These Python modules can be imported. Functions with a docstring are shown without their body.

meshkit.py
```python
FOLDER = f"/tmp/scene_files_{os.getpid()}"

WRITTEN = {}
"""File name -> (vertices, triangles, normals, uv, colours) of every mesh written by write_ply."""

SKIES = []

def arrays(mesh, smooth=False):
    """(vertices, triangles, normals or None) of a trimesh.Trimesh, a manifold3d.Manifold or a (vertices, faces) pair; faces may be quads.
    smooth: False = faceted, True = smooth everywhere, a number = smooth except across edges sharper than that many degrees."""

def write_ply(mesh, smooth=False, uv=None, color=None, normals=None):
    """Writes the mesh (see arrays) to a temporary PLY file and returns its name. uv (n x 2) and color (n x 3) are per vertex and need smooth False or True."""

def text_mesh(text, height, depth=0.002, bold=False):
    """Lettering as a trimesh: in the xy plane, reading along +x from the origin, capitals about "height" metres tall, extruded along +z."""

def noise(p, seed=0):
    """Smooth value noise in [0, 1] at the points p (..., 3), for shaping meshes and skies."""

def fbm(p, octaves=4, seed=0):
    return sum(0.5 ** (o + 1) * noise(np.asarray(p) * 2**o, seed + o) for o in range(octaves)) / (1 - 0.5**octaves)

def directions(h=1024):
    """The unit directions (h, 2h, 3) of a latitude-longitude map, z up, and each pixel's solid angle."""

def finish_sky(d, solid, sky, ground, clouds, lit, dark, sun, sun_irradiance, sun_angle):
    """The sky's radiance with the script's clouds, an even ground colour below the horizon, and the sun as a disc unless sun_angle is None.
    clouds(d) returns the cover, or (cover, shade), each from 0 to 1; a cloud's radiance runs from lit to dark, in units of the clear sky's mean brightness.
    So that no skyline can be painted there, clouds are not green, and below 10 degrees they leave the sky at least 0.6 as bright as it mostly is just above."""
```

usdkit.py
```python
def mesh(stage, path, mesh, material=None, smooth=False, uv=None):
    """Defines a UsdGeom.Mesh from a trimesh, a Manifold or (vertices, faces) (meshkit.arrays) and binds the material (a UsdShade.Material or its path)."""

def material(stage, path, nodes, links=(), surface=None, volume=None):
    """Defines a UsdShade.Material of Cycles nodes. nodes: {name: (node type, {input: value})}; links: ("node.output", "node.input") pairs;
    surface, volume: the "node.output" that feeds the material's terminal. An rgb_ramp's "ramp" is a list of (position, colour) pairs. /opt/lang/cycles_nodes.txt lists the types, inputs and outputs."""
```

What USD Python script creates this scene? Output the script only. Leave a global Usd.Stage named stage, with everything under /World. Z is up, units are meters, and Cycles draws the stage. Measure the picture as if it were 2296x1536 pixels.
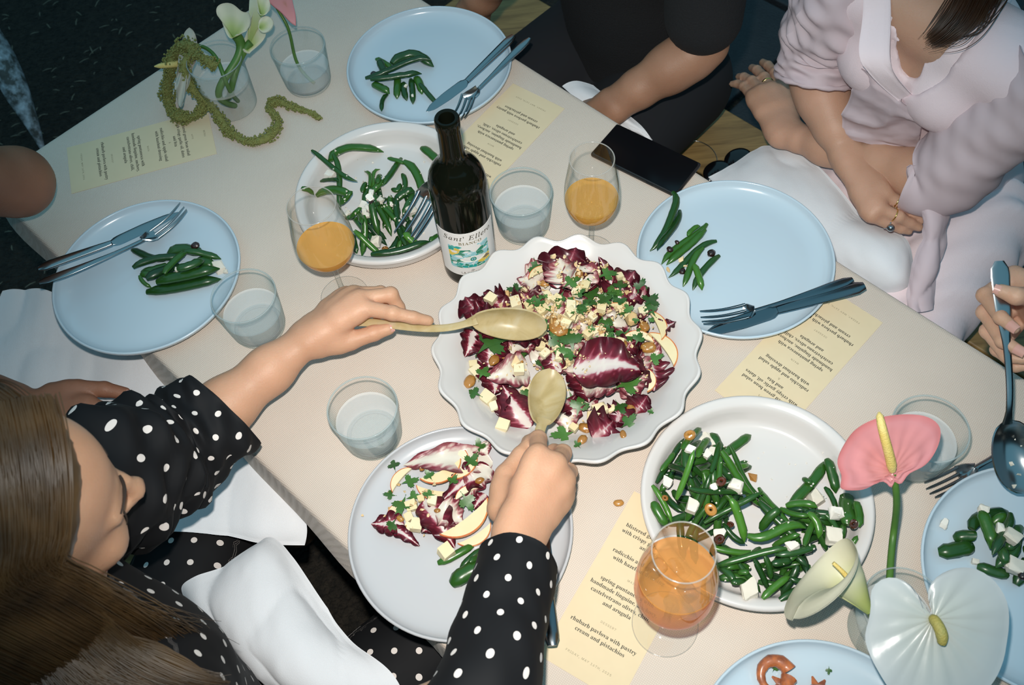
import math, random
import numpy as np, trimesh, manifold3d
import usdkit, meshkit
from pxr import Usd, UsdGeom, UsdLux, UsdShade, Sdf, Gf
from scipy.interpolate import RectBivariateSpline, CubicSpline

# ---------------------------------------------------------------- camera, lights, exposure
stage = Usd.Stage.CreateInMemory()
UsdGeom.SetStageUpAxis(stage, UsdGeom.Tokens.z)
UsdGeom.SetStageMetersPerUnit(stage, 1.0)
UsdGeom.Xform.Define(stage, '/World')
FPX, TH, RO = 2177.9, 0.5514, -0.1189           # focal length in pixels, tilt from straight down, roll
EYE = np.array([0, 0, 1.8686])
VD = np.array([0, math.sin(TH), -math.cos(TH)])
_r = np.array([1.0, 0, 0]); _u = np.cross(_r, VD)
VR = math.cos(RO) * _r + math.sin(RO) * _u
VU = -math.sin(RO) * _r + math.cos(RO) * _u
cam = UsdGeom.Camera.Define(stage, '/World/camera')
m = np.eye(4); m[0, :3] = VR; m[1, :3] = VU; m[2, :3] = -VD; m[3, :3] = EYE
cam.AddTransformOp().Set(Gf.Matrix4d(m.tolist()))
cam.CreateHorizontalApertureAttr(36.0); cam.CreateVerticalApertureAttr(24.084)
cam.CreateFocalLengthAttr(36.0 * FPX / 2296)
cam.CreateFStopAttr(9.0); cam.CreateFocusDistanceAttr(1.30)
cam.CreateClippingRangeAttr(Gf.Vec2f(0.02, 100))
cam.CreateExposureAttr(0.0)
# the compact camera's flash, a small bright source just above its lens
unit_ = lambda v: v / np.linalg.norm(v); at_ = np.array
FLASH = EYE + 0.075 * VU - 0.02 * VR + 0.01 * VD
fl = UsdLux.SphereLight.Define(stage, '/World/flash'); fl.CreateRadiusAttr(0.012)
fm = np.eye(4); fd = unit_(at_([0.05, 0.64, 0.75]) - FLASH); fm[0, :3] = VR - fd * (VR @ fd); fm[0, :3] /= np.linalg.norm(fm[0, :3]); fm[2, :3] = -fd; fm[1, :3] = np.cross(fm[2, :3], fm[0, :3]); fm[3, :3] = FLASH
fl.AddTransformOp().Set(Gf.Matrix4d(fm.tolist())); fl.CreateIntensityAttr(14800.0); fl.CreateColorAttr(Gf.Vec3f(1.0, 0.94, 0.87))
sh = UsdLux.ShapingAPI.Apply(fl.GetPrim()); sh.CreateShapingConeAngleAttr(37.5); sh.CreateShapingConeSoftnessAttr(1.0)
# the dim evening sky
dome = UsdLux.DomeLight.Define(stage, '/World/evening_sky')
dome.CreateIntensityAttr(1.0); dome.CreateColorAttr(Gf.Vec3f(0.055, 0.130, 0.168))

# ---------------------------------------------------------------- helpers
TZ = 0.75                                         # table top height
def at(px, py, z=TZ):
    """The point of the plane at height z seen at this place of the photograph."""
    v = VD + VR * (px - 1148) / FPX + VU * (768 - py) / FPX
    return EYE + v * ((z - EYE[2]) / v[2])
def ray(px, py, D):
    return EYE + (VD + VR * (px - 1148) / FPX + VU * (768 - py) / FPX) * D
def unit(v):
    v = np.asarray(v, float); return v / max(np.linalg.norm(v), 1e-12)
rng = np.random.default_rng(16)
_names = {}
def numbered(parent, name):
    k = (parent, name); n = _names.get(k, 0); _names[k] = n + 1
    return name if n == 0 else f'{name}_{n:03d}'
def setd(p, **kw):
    for k, v in kw.items():
        if v: p.SetCustomDataByKey(k, v)
def thing(name, label, cat, loc=(0, 0, 0), group=None, kind=None):
    path = '/World/' + numbered('/World', name)
    x = UsdGeom.Xform.Define(stage, path); x.AddTranslateOp().Set(Gf.Vec3d(*map(float, loc)))
    p = x.GetPrim(); setd(p, label=label, category=cat, group=group, kind=kind)
    p._loc = None
    LOC[path] = np.asarray(loc, float)
    return p
LOC = {}
def mat(m):
    return MATS[m] if isinstance(m, str) else m
def mesh(name, g, m, parent=None, smooth=40, label=None, cat=None, group=None, kind=None, uv=None, loc=None):
    """One mesh given in world coordinates; under parent (a prim) or top-level, then with its origin at loc."""
    base = str(parent.GetPath()) if parent is not None else '/World'
    path = base + '/' + numbered(base, name)
    if isinstance(g, (list,)):
        g = trimesh.util.concatenate(g)
    if isinstance(g, tuple):
        v, f = np.asarray(g[0], float), np.asarray(g[1], int)
        if f.shape[1] == 4: f = np.vstack([f[:, [0, 1, 2]], f[:, [0, 2, 3]]])
        g = trimesh.Trimesh(v, f, process=False)
    o = np.zeros(3)
    b = base
    while b and b != '/World':
        if b in LOC: o = LOC[b]; break
        b = b.rsplit('/', 1)[0]
    if parent is None:
        lo, hi = g.bounds
        o = np.array([(lo[0] + hi[0]) / 2, (lo[1] + hi[1]) / 2, lo[2]]) if loc is None else np.asarray(loc, float)
        LOC[path] = o
    g = g.copy(); g.apply_translation(-o)
    pm = usdkit.mesh(stage, path, g, mat(m), smooth=smooth, uv=uv)
    if parent is None:
        pm.AddTranslateOp().Set(Gf.Vec3d(*map(float, o)))
    p = pm.GetPrim(); setd(p, label=label, category=cat, group=group, kind=kind)
    return p

def lathe(profile, n=72, wave=None):
    """Closed of revolution from (r, z) points; r = 0 at both ends, or a closed loop (last = first). wave(theta, r, z) -> r, z"""
    pr_ = np.asarray(profile, float)
    loop = np.allclose(pr_[0], pr_[-1])
    if loop: pr_ = pr_[:-1]
    th = np.linspace(0, 2 * np.pi, n, endpoint=False)
    k = len(pr_); V, idx = [], []
    for i, (r, z) in enumerate(pr_):
        if r < 1e-9:
            idx.append([len(V)] * n); V.append((0, 0, z))
        else:
            idx.append(list(range(len(V), len(V) + n)))
            for t in th:
                rr, zz = (r, z) if wave is None else wave(t, r, z)
                V.append((rr * math.cos(t), rr * math.sin(t), zz))
    F = []
    for i in range(k if loop else k - 1):
        a, b = idx[i], idx[(i + 1) % k]
        for j in range(n):
            q = (a[j], a[(j + 1) % n], b[(j + 1) % n], b[j])
            if a[0] == a[1]: F.append((q[0], q[2], q[3]))
            elif b[0] == b[1]: F.append((q[0], q[1], q[2]))
            else: F += [(q[0], q[1], q[2]), (q[0], q[2], q[3])]
    t = trimesh.Trimesh(np.array(V), np.array(F), process=False)
    if t.volume < 0: t.invert()
    return t
def arc(cx, cz, r, a0, a1, n=6):
    return [(cx + r * math.cos(math.radians(a)), cz + r * math.sin(math.radians(a))) for a in np.linspace(a0, a1, n)]
def moved(t, v, rz=0, tilt=None):
    t = t.copy()
    if rz: t.apply_transform(trimesh.transformations.rotation_matrix(rz, [0, 0, 1]))
    if tilt is not None: t.apply_transform(trimesh.transformations.rotation_matrix(tilt[0], tilt[1]))
    t.apply_translation(v); return t
def spline(pts, n):
    pts = np.asarray(pts, float)
    if len(pts) == 2: return pts[0] + np.linspace(0, 1, n)[:, None] * (pts[1] - pts[0])
    s = np.r_[0, np.cumsum(np.linalg.norm(np.diff(pts, axis=0), axis=1))]
    return CubicSpline(s, pts)(np.linspace(0, s[-1], n))
def tube(path, radii, n=8, up=(0, 0, 1), flat=1.0, uvscale=None, caps=True, rough=None):
    """A swept tube. radii: one per path point; flat squashes it along up. Returns a trimesh (and uv)."""
    P_ = np.asarray(path, float); k = len(P_)
    R_ = np.broadcast_to(np.asarray(radii, float), k); flat = np.broadcast_to(np.asarray(flat, float), k)
    T = np.gradient(P_, axis=0); T /= np.maximum(np.linalg.norm(T, axis=1, keepdims=True), 1e-9)
    up = np.asarray(up, float)
    V = []
    prev = None
    for i in range(k):
        if prev is None:
            s = np.cross(T[i], up)
            if np.linalg.norm(s) < 0.1: s = np.cross(T[i], [1, 0.3, 0])
        else:
            s = prev - T[i] * (prev @ T[i])
        s = unit(s); prev = s; w = np.cross(s, T[i])
        a = np.linspace(0, 2 * np.pi, n, endpoint=False)
        rr = R_[i] * (1 if rough is None else rough(i, a))
        V.append(P_[i] + np.outer(np.cos(a) * rr, s) + np.outer(np.sin(a) * rr * flat[i], w))
    V = np.concatenate(V); F = []
    for i in range(k - 1):
        for j in range(n):
            a, b = i * n + j, i * n + (j + 1) % n
            F += [(a, a + n, b + n), (a, b + n, b)]
    if caps:
        V = np.vstack([V, P_[0], P_[-1]]); c0, c1 = len(V) - 2, len(V) - 1
        for j in range(n):
            F.append((c0, j, (j + 1) % n)); F.append((c1, (k - 1) * n + (j + 1) % n, (k - 1) * n + j))
    t = trimesh.Trimesh(V, np.array(F), process=False)
    if caps and t.volume < 0: t.invert()
    return t
def rbox(sx, sy, sz, r=0.003, seg=3):
    """A box with rounded edges, centred on the origin in x, y, standing on z = 0."""
    cs = manifold3d.CrossSection.square((sx - 2 * r, sy - 2 * r), True).offset(r, manifold3d.JoinType.Round, 2.0, 16)
    layers = []
    for a in np.linspace(0, 90, seg + 1): layers.append((r * (1 - math.cos(math.radians(90 - a))) if False else r - r * math.sin(math.radians(a)), r * (1 - math.cos(math.radians(a)))))
    sol = None
    hulls = []
    for ins, z in layers:
        c = cs.offset(-ins, manifold3d.JoinType.Round, 2.0, 16) if ins > 1e-6 else cs
        hulls.append(c.extrude(max(sz - 2 * z, 1e-5)).translate((0, 0, z)))
    sol = manifold3d.Manifold.batch_hull(hulls)
    mm = sol.to_mesh(); return trimesh.Trimesh(mm.vert_properties[:, :3], mm.tri_verts, process=False)
def grid_faces(nu, nv):
    i, j = np.meshgrid(np.arange(nu - 1), np.arange(nv - 1), indexing='ij'); a = (i * nv + j).ravel()
    return np.stack([a, a + nv, a + nv + 1, a + 1], 1)
def sheet(V, th):
    """V (nu, nv, 3): a thin closed slab of thickness th around the grid of points."""
    nu, nv, _ = V.shape
    du, dv = np.gradient(V, axis=0), np.gradient(V, axis=1)
    N = np.cross(du, dv); N /= np.maximum(np.linalg.norm(N, axis=2, keepdims=True), 1e-12)
    if N[..., 2].mean() < 0: N = -N
    A, B = (V + N * th / 2).reshape(-1, 3), (V - N * th / 2).reshape(-1, 3)
    q = grid_faces(nu, nv); n = nu * nv
    F = [q, q[:, ::-1] + n]
    idx = np.arange(n).reshape(nu, nv)
    ring = np.concatenate([idx[0, :-1], idx[:-1, -1], idx[-1, :0:-1], idx[:0:-1, 0]])
    r2 = np.roll(ring, -1)
    F.append(np.stack([r2, ring, ring + n, r2 + n], 1))
    F = np.vstack(F); F = np.vstack([F[:, [0, 1, 2]], F[:, [0, 2, 3]]])
    t = trimesh.Trimesh(np.vstack([A, B]), F, process=False)
    if t.volume < 0: t.invert()
    return t
def plate_poly(outline, th, bevel=0.0, z=0.0):
    """Extrudes a 2-D outline (closed polygon) by th."""
    cs = manifold3d.CrossSection([np.asarray(outline, float)], manifold3d.FillRule.NonZero)
    mm = cs.extrude(th).translate((0, 0, z)).to_mesh()
    return trimesh.Trimesh(mm.vert_properties[:, :3], mm.tri_verts, process=False)
def to_frame(t, o, x, z):
    """Places a mesh made in its own axes with origin o, its x along x and its z near z."""
    x = unit(x); z = np.asarray(z, float); z = unit(z - x * (z @ x)); y = np.cross(z, x)
    M = np.eye(4); M[:3, 0] = x; M[:3, 1] = y; M[:3, 2] = z; M[:3, 3] = o
    t = t.copy(); t.apply_transform(M); return t
# ---------------------------------------------------------------- materials
MATS = {}
def pbr(name, color, rough=0.5, noise=None, bump=None, **kw):
    """noise = (scale, colour 2, amount[, detail]); bump = (scale, distance)"""
    n = {'p': ('principled_bsdf', dict(base_color=color, roughness=rough, **kw))}; l = []
    if noise or bump: n['c'] = ('texture_coordinate', {})
    if noise:
        n['n'] = ('noise_texture', dict(scale=noise[0], detail=noise[3] if len(noise) > 3 else 3.0, roughness=0.6))
        lo, hi = 0.5 - noise[2] / 2, 0.5 + noise[2] / 2
        n['r'] = ('rgb_ramp', dict(ramp=[(0, color), (max(lo, 0), color), (min(hi, 1), noise[1]), (1, noise[1])]))
        l += [('c.object', 'n.vector'), ('n.fac', 'r.fac'), ('r.color', 'p.base_color')]
    if bump:
        n['bn'] = ('noise_texture', dict(scale=bump[0], detail=2.0)); n['b'] = ('bump', dict(strength=1.0, distance=bump[1]))
        l += [('c.object', 'bn.vector'), ('bn.fac', 'b.height'), ('b.normal', 'p.normal')]
    MATS[name] = usdkit.material(stage, '/World/Looks/' + name, n, l, surface='p.BSDF')
def varied(name, c1, c2, rough, spread=0.3, scale=60, **kw):
    """Colour between c1 and c2, by thing and, a little, by noise over the thing."""
    n = {'p': ('principled_bsdf', dict(roughness=rough, **kw)), 'o': ('object_info', {}), 'c': ('texture_coordinate', {}),
         'n': ('noise_texture', dict(scale=scale, detail=2.0)), 'a': ('math', dict(math_type='multiply_add', value2=spread, value3=-spread / 2)),
         's': ('math', dict(math_type='add', use_clamp=True)), 'r': ('rgb_ramp', dict(ramp=[(0, c1), (1, c2)])),
         'b': ('bump', dict(strength=0.6, distance=0.001))}
    l = [('c.object', 'n.vector'), ('n.fac', 'a.value1'), ('a.value', 's.value1'), ('o.random', 's.value2'), ('s.value', 'r.fac'), ('r.color', 'p.base_color'),
         ('n.fac', 'b.height'), ('b.normal', 'p.normal')]
    MATS[name] = usdkit.material(stage, '/World/Looks/' + name, n, l, surface='p.BSDF')
def clear(name, face, edge, gloss=0.03, ior=1.45, body=None, body_w=0.0, body_edge=None, thru=0.6):
    """Thin clear glass or drink: light passes straight through, tinted more where the wall is seen edge-on."""
    n = {'t': ('transparent_bsdf', {}), 'g': ('glossy_bsdf', dict(color=(1, 1, 1), roughness=gloss, distribution='ggx')), 'f': ('rgb_ramp', dict(ramp=[(0, (0.04,) * 3), (0.5, (0.05,) * 3), (0.75, (0.12,) * 3), (0.92, (0.35,) * 3), (1, (0.7,) * 3)])),
         'w': ('layer_weight', dict(blend=0.35)), 'w2': ('layer_weight', dict(blend=0.5)), 'r': ('rgb_ramp', dict(ramp=[(0, face), (0.45, face), (0.85, edge), (1, edge)])), 'm': ('mix_closure', {})}
    l = [('w.facing', 'r.fac'), ('r.color', 't.color'), ('w2.facing', 'f.fac'), ('f.color', 'm.fac'), ('g.BSDF', 'm.closure2')]
    if body_w:
        n['br'] = ('rgb_ramp', dict(ramp=[(0, body), (0.35, body), (0.8, body_edge or body)])); n['d'] = ('diffuse_bsdf', {}); n['tl'] = ('translucent_bsdf', {}); l += [('w.facing', 'br.fac'), ('br.color', 'd.color'), ('br.color', 'tl.color')]; n['dm'] = ('mix_closure', dict(fac=thru)); n['m0'] = ('mix_closure', dict(fac=body_w))
        l += [('d.BSDF', 'dm.closure1'), ('tl.BSDF', 'dm.closure2'), ('t.BSDF', 'm0.closure1'), ('dm.closure', 'm0.closure2'), ('m0.closure', 'm.closure1')]
    else:
        l.append(('t.BSDF', 'm.closure1'))
    MATS[name] = usdkit.material(stage, '/World/Looks/' + name, n, l, surface='m.closure')
def cloth(name, color, pitch=0.0011, depth=0.0003, tint=None, rough=0.9, xy=True, sheer=0.0):
    """Plain weave: two crossed thread waves in the cloth's own plane."""
    k = 2 * math.pi / pitch / 20.0
    n = {'c': ('texture_coordinate', {}), 'm': ('mapping', dict(mapping_type='point', rotation=(0, 0, 0.72), scale=(1, 1, 1))),
         'wx': ('wave_texture', dict(wave_type='bands', bands_direction='x', profile='sine', scale=k)),
         'wy': ('wave_texture', dict(wave_type='bands', bands_direction='y', profile='sine', scale=k)),
         's': ('math', dict(math_type='multiply')), 'b': ('bump', dict(strength=1.0, distance=depth)),
         'r': ('rgb_ramp', dict(ramp=[(0, tuple(x * 0.80 for x in color)), (0.5, color), (1, tuple(min(1, x * 1.06) for x in color))])),
         'n': ('noise_texture', dict(scale=9.0, detail=4.0)), 'v': ('hsv', dict(hue=0.5, saturation=1.0)), 'mr': ('map_range', dict(from_min=0.3, from_max=0.7, to_min=0.95, to_max=1.03)),
         'p': ('principled_bsdf', dict(roughness=rough, specular_ior_level=0.2, sheen_weight=0.15))}
    l = [('c.object', 'm.vector'), ('m.vector', 'wx.vector'), ('m.vector', 'wy.vector'), ('wx.fac', 's.value1'), ('wy.fac', 's.value2'), ('s.value', 'b.height'), ('s.value', 'r.fac'),
         ('c.object', 'n.vector'), ('n.fac', 'mr.value'), ('mr.result', 'v.value'), ('r.color', 'v.color'), ('v.color', 'p.base_color'), ('b.normal', 'p.normal')]
    out = 'p.BSDF'
    if sheer:
        n['t'] = ('transparent_bsdf', {}); n['mm'] = ('mix_closure', dict(fac=1 - sheer)); l += [('t.BSDF', 'mm.closure1'), ('p.BSDF', 'mm.closure2')]; out = 'mm.closure'
    MATS[name] = usdkit.material(stage, '/World/Looks/' + name, n, l, surface=out)
def skin(name, c1, c2, rough=0.5):
    n = {'c': ('texture_coordinate', {}), 'n': ('noise_texture', dict(scale=14.0, detail=4.0)), 'r': ('rgb_ramp', dict(ramp=[(0.3, c1), (0.7, c2)])),
         'bn': ('noise_texture', dict(scale=420.0, detail=2.0)), 'b': ('bump', dict(strength=0.5, distance=0.0006)),
         'p': ('principled_bsdf', dict(roughness=rough, subsurface_weight=0.25, subsurface_radius=(1.0, 0.3, 0.15), subsurface_scale=0.006, specular_ior_level=0.35))}
    MATS[name] = usdkit.material(stage, '/World/Looks/' + name, n, [('c.object', 'n.vector'), ('n.fac', 'r.fac'), ('r.color', 'p.base_color'), ('c.object', 'bn.vector'), ('bn.fac', 'b.height'), ('b.normal', 'p.normal')], surface='p.BSDF')
def dots(name, base, dot, pitch=0.031, rad=0.0052):
    """Printed spots on a staggered lattice, from the cloth's uv in metres."""
    n = {'u': ('uvmap', dict(attribute='st')), 's': ('vector_math', dict(vector_math_type='scale') if False else dict(math_type='scale', scale=1 / pitch)),
         'o': ('vector_math', dict(math_type='add', vector2=(0.5, 0.5, 0))),
         'f1': ('vector_math', dict(math_type='fraction')), 'f2': ('vector_math', dict(math_type='fraction')),
         'd1': ('vector_math', dict(math_type='distance', vector2=(0.5, 0.5, 0))), 'd2': ('vector_math', dict(math_type='distance', vector2=(0.5, 0.5, 0))),
         'm': ('math', dict(math_type='minimum')), 'l': ('math', dict(math_type='less_than', value2=rad / pitch)),
         'x': ('mix', dict(color1=base, color2=dot)), 'p': ('principled_bsdf', dict(roughness=0.75, specular_ior_level=0.25, sheen_weight=0.0)),
         'sep': ('separate_xyz', {}), 'comb': ('combine_xyz', {})}
    l = [('u.UV', 's.vector1'), ('s.vector', 'sep.vector'), ('sep.x', 'comb.x'), ('sep.y', 'comb.y'), ('comb.vector', 'f1.vector1'), ('comb.vector', 'o.vector1'), ('o.vector', 'f2.vector1'),
         ('f1.vector', 'd1.vector1'), ('f2.vector', 'd2.vector1'), ('d1.value', 'm.value1'), ('d2.value', 'm.value2'), ('m.value', 'l.value1'), ('l.value', 'x.fac'), ('x.color', 'p.base_color')]
    MATS[name] = usdkit.material(stage, '/World/Looks/' + name, n, l, surface='p.BSDF')
def leaf(name, stops, rough=0.35, trans=0.25, axis='x', nscale=30, namp=0.25, gloss=0.5):
    """A leaf or petal: colour along uv v (0 base .. 1 tip / edge), broken up by noise; a little light comes through."""
    n = {'u': ('uvmap', dict(attribute='st')), 'sx': ('separate_xyz', {}), 'c': ('texture_coordinate', {}), 'n': ('noise_texture', dict(scale=nscale, detail=3.0)),
         'a': ('math', dict(math_type='multiply_add', value2=namp, value3=-namp / 2)), 's': ('math', dict(math_type='add', use_clamp=True)),
         'r': ('rgb_ramp', dict(ramp=stops)), 'p': ('principled_bsdf', dict(roughness=rough, specular_ior_level=gloss)), 't': ('translucent_bsdf', {}), 'm': ('mix_closure', dict(fac=trans)),
         'b': ('bump', dict(strength=0.5, distance=0.0015))}
    l = [('u.UV', 'sx.vector'), ('c.object', 'n.vector'), ('n.fac', 'a.value1'), ('a.value', 's.value1'), ('sx.' + axis, 's.value2'), ('s.value', 'r.fac'), ('r.color', 'p.base_color'), ('r.color', 't.color'),
         ('p.BSDF', 'm.closure1'), ('t.BSDF', 'm.closure2'), ('n.fac', 'b.height'), ('b.normal', 'p.normal'), ('b.normal', 't.normal')]
    MATS[name] = usdkit.material(stage, '/World/Looks/' + name, n, l, surface='m.closure')
def wood(name, c1, c2, rot=0.0):
    n = {'c': ('texture_coordinate', {}), 'm': ('mapping', dict(mapping_type='point', rotation=(0, 0, rot), scale=(1.2, 14, 14))), 'n': ('noise_texture', dict(scale=3.0, detail=6.0, roughness=0.65, distortion=0.8)),
         'r': ('rgb_ramp', dict(ramp=[(0.3, c1), (0.7, c2)])), 'p': ('principled_bsdf', dict(roughness=0.5)), 'b': ('bump', dict(strength=0.5, distance=0.001))}
    MATS[name] = usdkit.material(stage, '/World/Looks/' + name, n, [('c.object', 'm.vector'), ('m.vector', 'n.vector'), ('n.fac', 'r.fac'), ('r.color', 'p.base_color'), ('n.fac', 'b.height'), ('b.normal', 'p.normal')], surface='p.BSDF')

cloth('tablecloth_linen', (0.68, 0.585, 0.50), pitch=0.0022, depth=0.0004)
pbr('napkin_cotton', (0.74, 0.76, 0.79), 0.9, bump=(700, .0002))
pbr('plate_blue', (0.47, 0.57, 0.64), 0.22, coat_weight=0.3)
pbr('plate_pale', (0.47, 0.475, 0.49), 0.22, coat_weight=0.3)
pbr('white_glaze', (0.60, 0.575, 0.555), 0.20, coat_weight=0.3)
clear('glass', (0.955, 0.965, 0.965), (0.45, 0.60, 0.62), body=(0.85, 0.86, 0.85), body_w=0.03)
clear('glass_base', (0.80, 0.86, 0.86), (0.35, 0.48, 0.50), body=(0.85, 0.88, 0.88), body_w=0.22, thru=.3)
clear('glass_foot', (0.80, 0.89, 0.92), (0.30, 0.48, 0.55))
clear('lip_glass', (0.93, 0.93, 0.92), (0.70, 0.70, 0.66), gloss=0.12, body=(0.9, 0.88, 0.84), body_w=0.35)
clear('water', (0.99, 0.99, 0.99), (0.80, 0.86, 0.87), ior=1.33, body=(1.0, 0.985, 0.96), body_w=0.36, thru=.25)  # milky white body: brightness of the flash caustics put into the water colour
clear('wine_glass', (0.97, 0.97, 0.965), (0.50, 0.52, 0.47))
clear('amber_wine', (0.92, 0.60, 0.18), (0.85, 0.45, 0.10), body=(1.0, 0.60, 0.15), body_w=0.52, thru=.3)
clear('amber_wine_clear', (0.94, 0.70, 0.32), (0.85, 0.50, 0.12), body=(1.0, 0.62, 0.17), body_w=0.38, thru=.3)
clear('rose_wine', (1.0, 0.76, 0.46), (0.97, 0.50, 0.40), body=(1.0, 0.50, 0.14), body_w=0.30, body_edge=(1.0, 0.36, 0.27), thru=.3)
clear('ice', (0.98, 0.97, 0.95), (0.85, 0.80, 0.70), ior=1.31, gloss=0.08)
pbr('bottle_glass', (0.004, 0.005, 0.003), 0.10, specular_ior_level=0.18)
pbr('steel', (0.36, 0.38, 0.39), 0.22, metallic=1.0)
pbr('label_paper', (0.78, 0.76, 0.74), 0.7)
pbr('menu_paper', (0.66, 0.545, 0.36), 0.85, noise=(35, (0.63, 0.52, 0.34), 0.5))
pbr('print_ink', (0.075, 0.07, 0.05), 0.8)
pbr('print_ink_light', (0.26, 0.23, 0.15), 0.8)
pbr('black_glass', (0.004, 0.004, 0.005), 0.12)
pbr('black_plastic', (0.008, 0.009, 0.010), 0.35)
pbr('gold', (0.75, 0.52, 0.16), 0.2, metallic=1.0)
# ---------------------------------------------------------------- setting: ground, paving, benches, table
AX = unit([0.645, -0.764, 0]); BX = unit([0.764, 0.645, 0])     # along and across the table
C0 = np.array([-0.794, 1.095, 0.0])                                  # its far left corner
def tp(a, b, z=0.0):
    return C0 + AX * a + BX * b + np.array([0, 0, z])
pbr('mulch', (0.010, 0.009, 0.007), 0.95, noise=(60, (0.035, 0.028, 0.02), 0.4), bump=(90, 0.02))
pbr('straw', (0.16, 0.14, 0.10), 0.9)
pbr('slate', (0.018, 0.022, 0.027), 0.7, noise=(12, (0.030, 0.035, 0.040), 0.5), bump=(150, 0.002))
pbr('white_paint_worn', (0.72, 0.72, 0.78), 0.8, noise=(30, (0.12, 0.11, 0.10), 0.22), bump=(60, 0.004))
wood('bench_oak', (0.13, 0.075, 0.025), (0.36, 0.235, 0.085), rot=0.85)
wood('table_wood', (0.05, 0.025, 0.012), (0.10, 0.055, 0.03), rot=0.85)
g = np.linspace(-4, 4, 90)
gx, gy = np.meshgrid(g, g + 1.0, indexing='ij')
gz = -0.03 + 0.02 * meshkit.fbm(np.stack([gx * 6, gy * 6, 0 * gx], -1), 3)
floor = mesh('floor', sheet(np.stack([gx, gy, gz], -1), 0.02), 'mulch', kind='structure', label='dark mulch ground under the table and benches', smooth=True)
pbr('night_wall', (0.015, 0.016, 0.018), 0.9)
for nm, (x, y, sx, sy) in dict(wall_back=(0, 4.9, 8, .12), wall_front=(0, -2.9, 8, .12), wall_left=(-3.9, 1, .12, 7.7), wall_right=(3.9, 1, .12, 7.7)).items():
    b_ = trimesh.creation.box((sx, sy, 2.6)); b_.apply_translation((x, y, 1.28)); mesh(nm, b_, 'night_wall', smooth=False, kind='structure', label='dark courtyard wall')
bits = []
for k in range(700):
    p = tp(rng.uniform(-1.6, 0.2), rng.uniform(-0.6, 1.2), 0.004); a = rng.uniform(0, 6.3); L = rng.uniform(0.008, 0.035)
    d = np.array([math.cos(a), math.sin(a), rng.uniform(-.1, .3)]) * L
    q_ = (p - C0) @ AX, (p - C0) @ BX
    if q_[0] > -.02: continue
    bits.append(tube([p, p + d / 2 + [0, 0, .002], p + d], [0.0012, 0.002, 0.0008], n=4, flat=0.4))
mesh('straw_litter', bits, 'straw', kind='stuff', label='scattered pale straw bits on the dark ground past the table end', cat='straw')
for i in range(4):                                                   # dark paving beyond the right-hand bench
    for j in range(2):
        s = rbox(0.58, 0.58, 0.03, 0.006); o = tp(0.1 + 0.6 * i, 1.62 + 0.6 * j, -0.012)
        mesh('paving_slab', to_frame(s, o, AX, [0, 0, 1]), 'slate', parent=floor)
# white painted leaning post past the far left corner of the table
q0, q1 = at(-60, 30, 0.30), at(96, 335, 0.02)
pth = spline([q0 + [0, 0, .25], q0, (q0 * .45 + q1 * .55) + [0.01, 0, 0.01], q1], 14)
mesh('white_post', tube(pth, np.r_[np.linspace(0.036, 0.036, 9), 0.034, 0.03, 0.022, 0.014, 0.006], n=9, rough=lambda i, a: 1 + 0.08 * np.sin(3 * a + i)), 'white_paint_worn', label='weathered white painted post leaning in the dark mulch beyond the table corner', cat='post')
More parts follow.
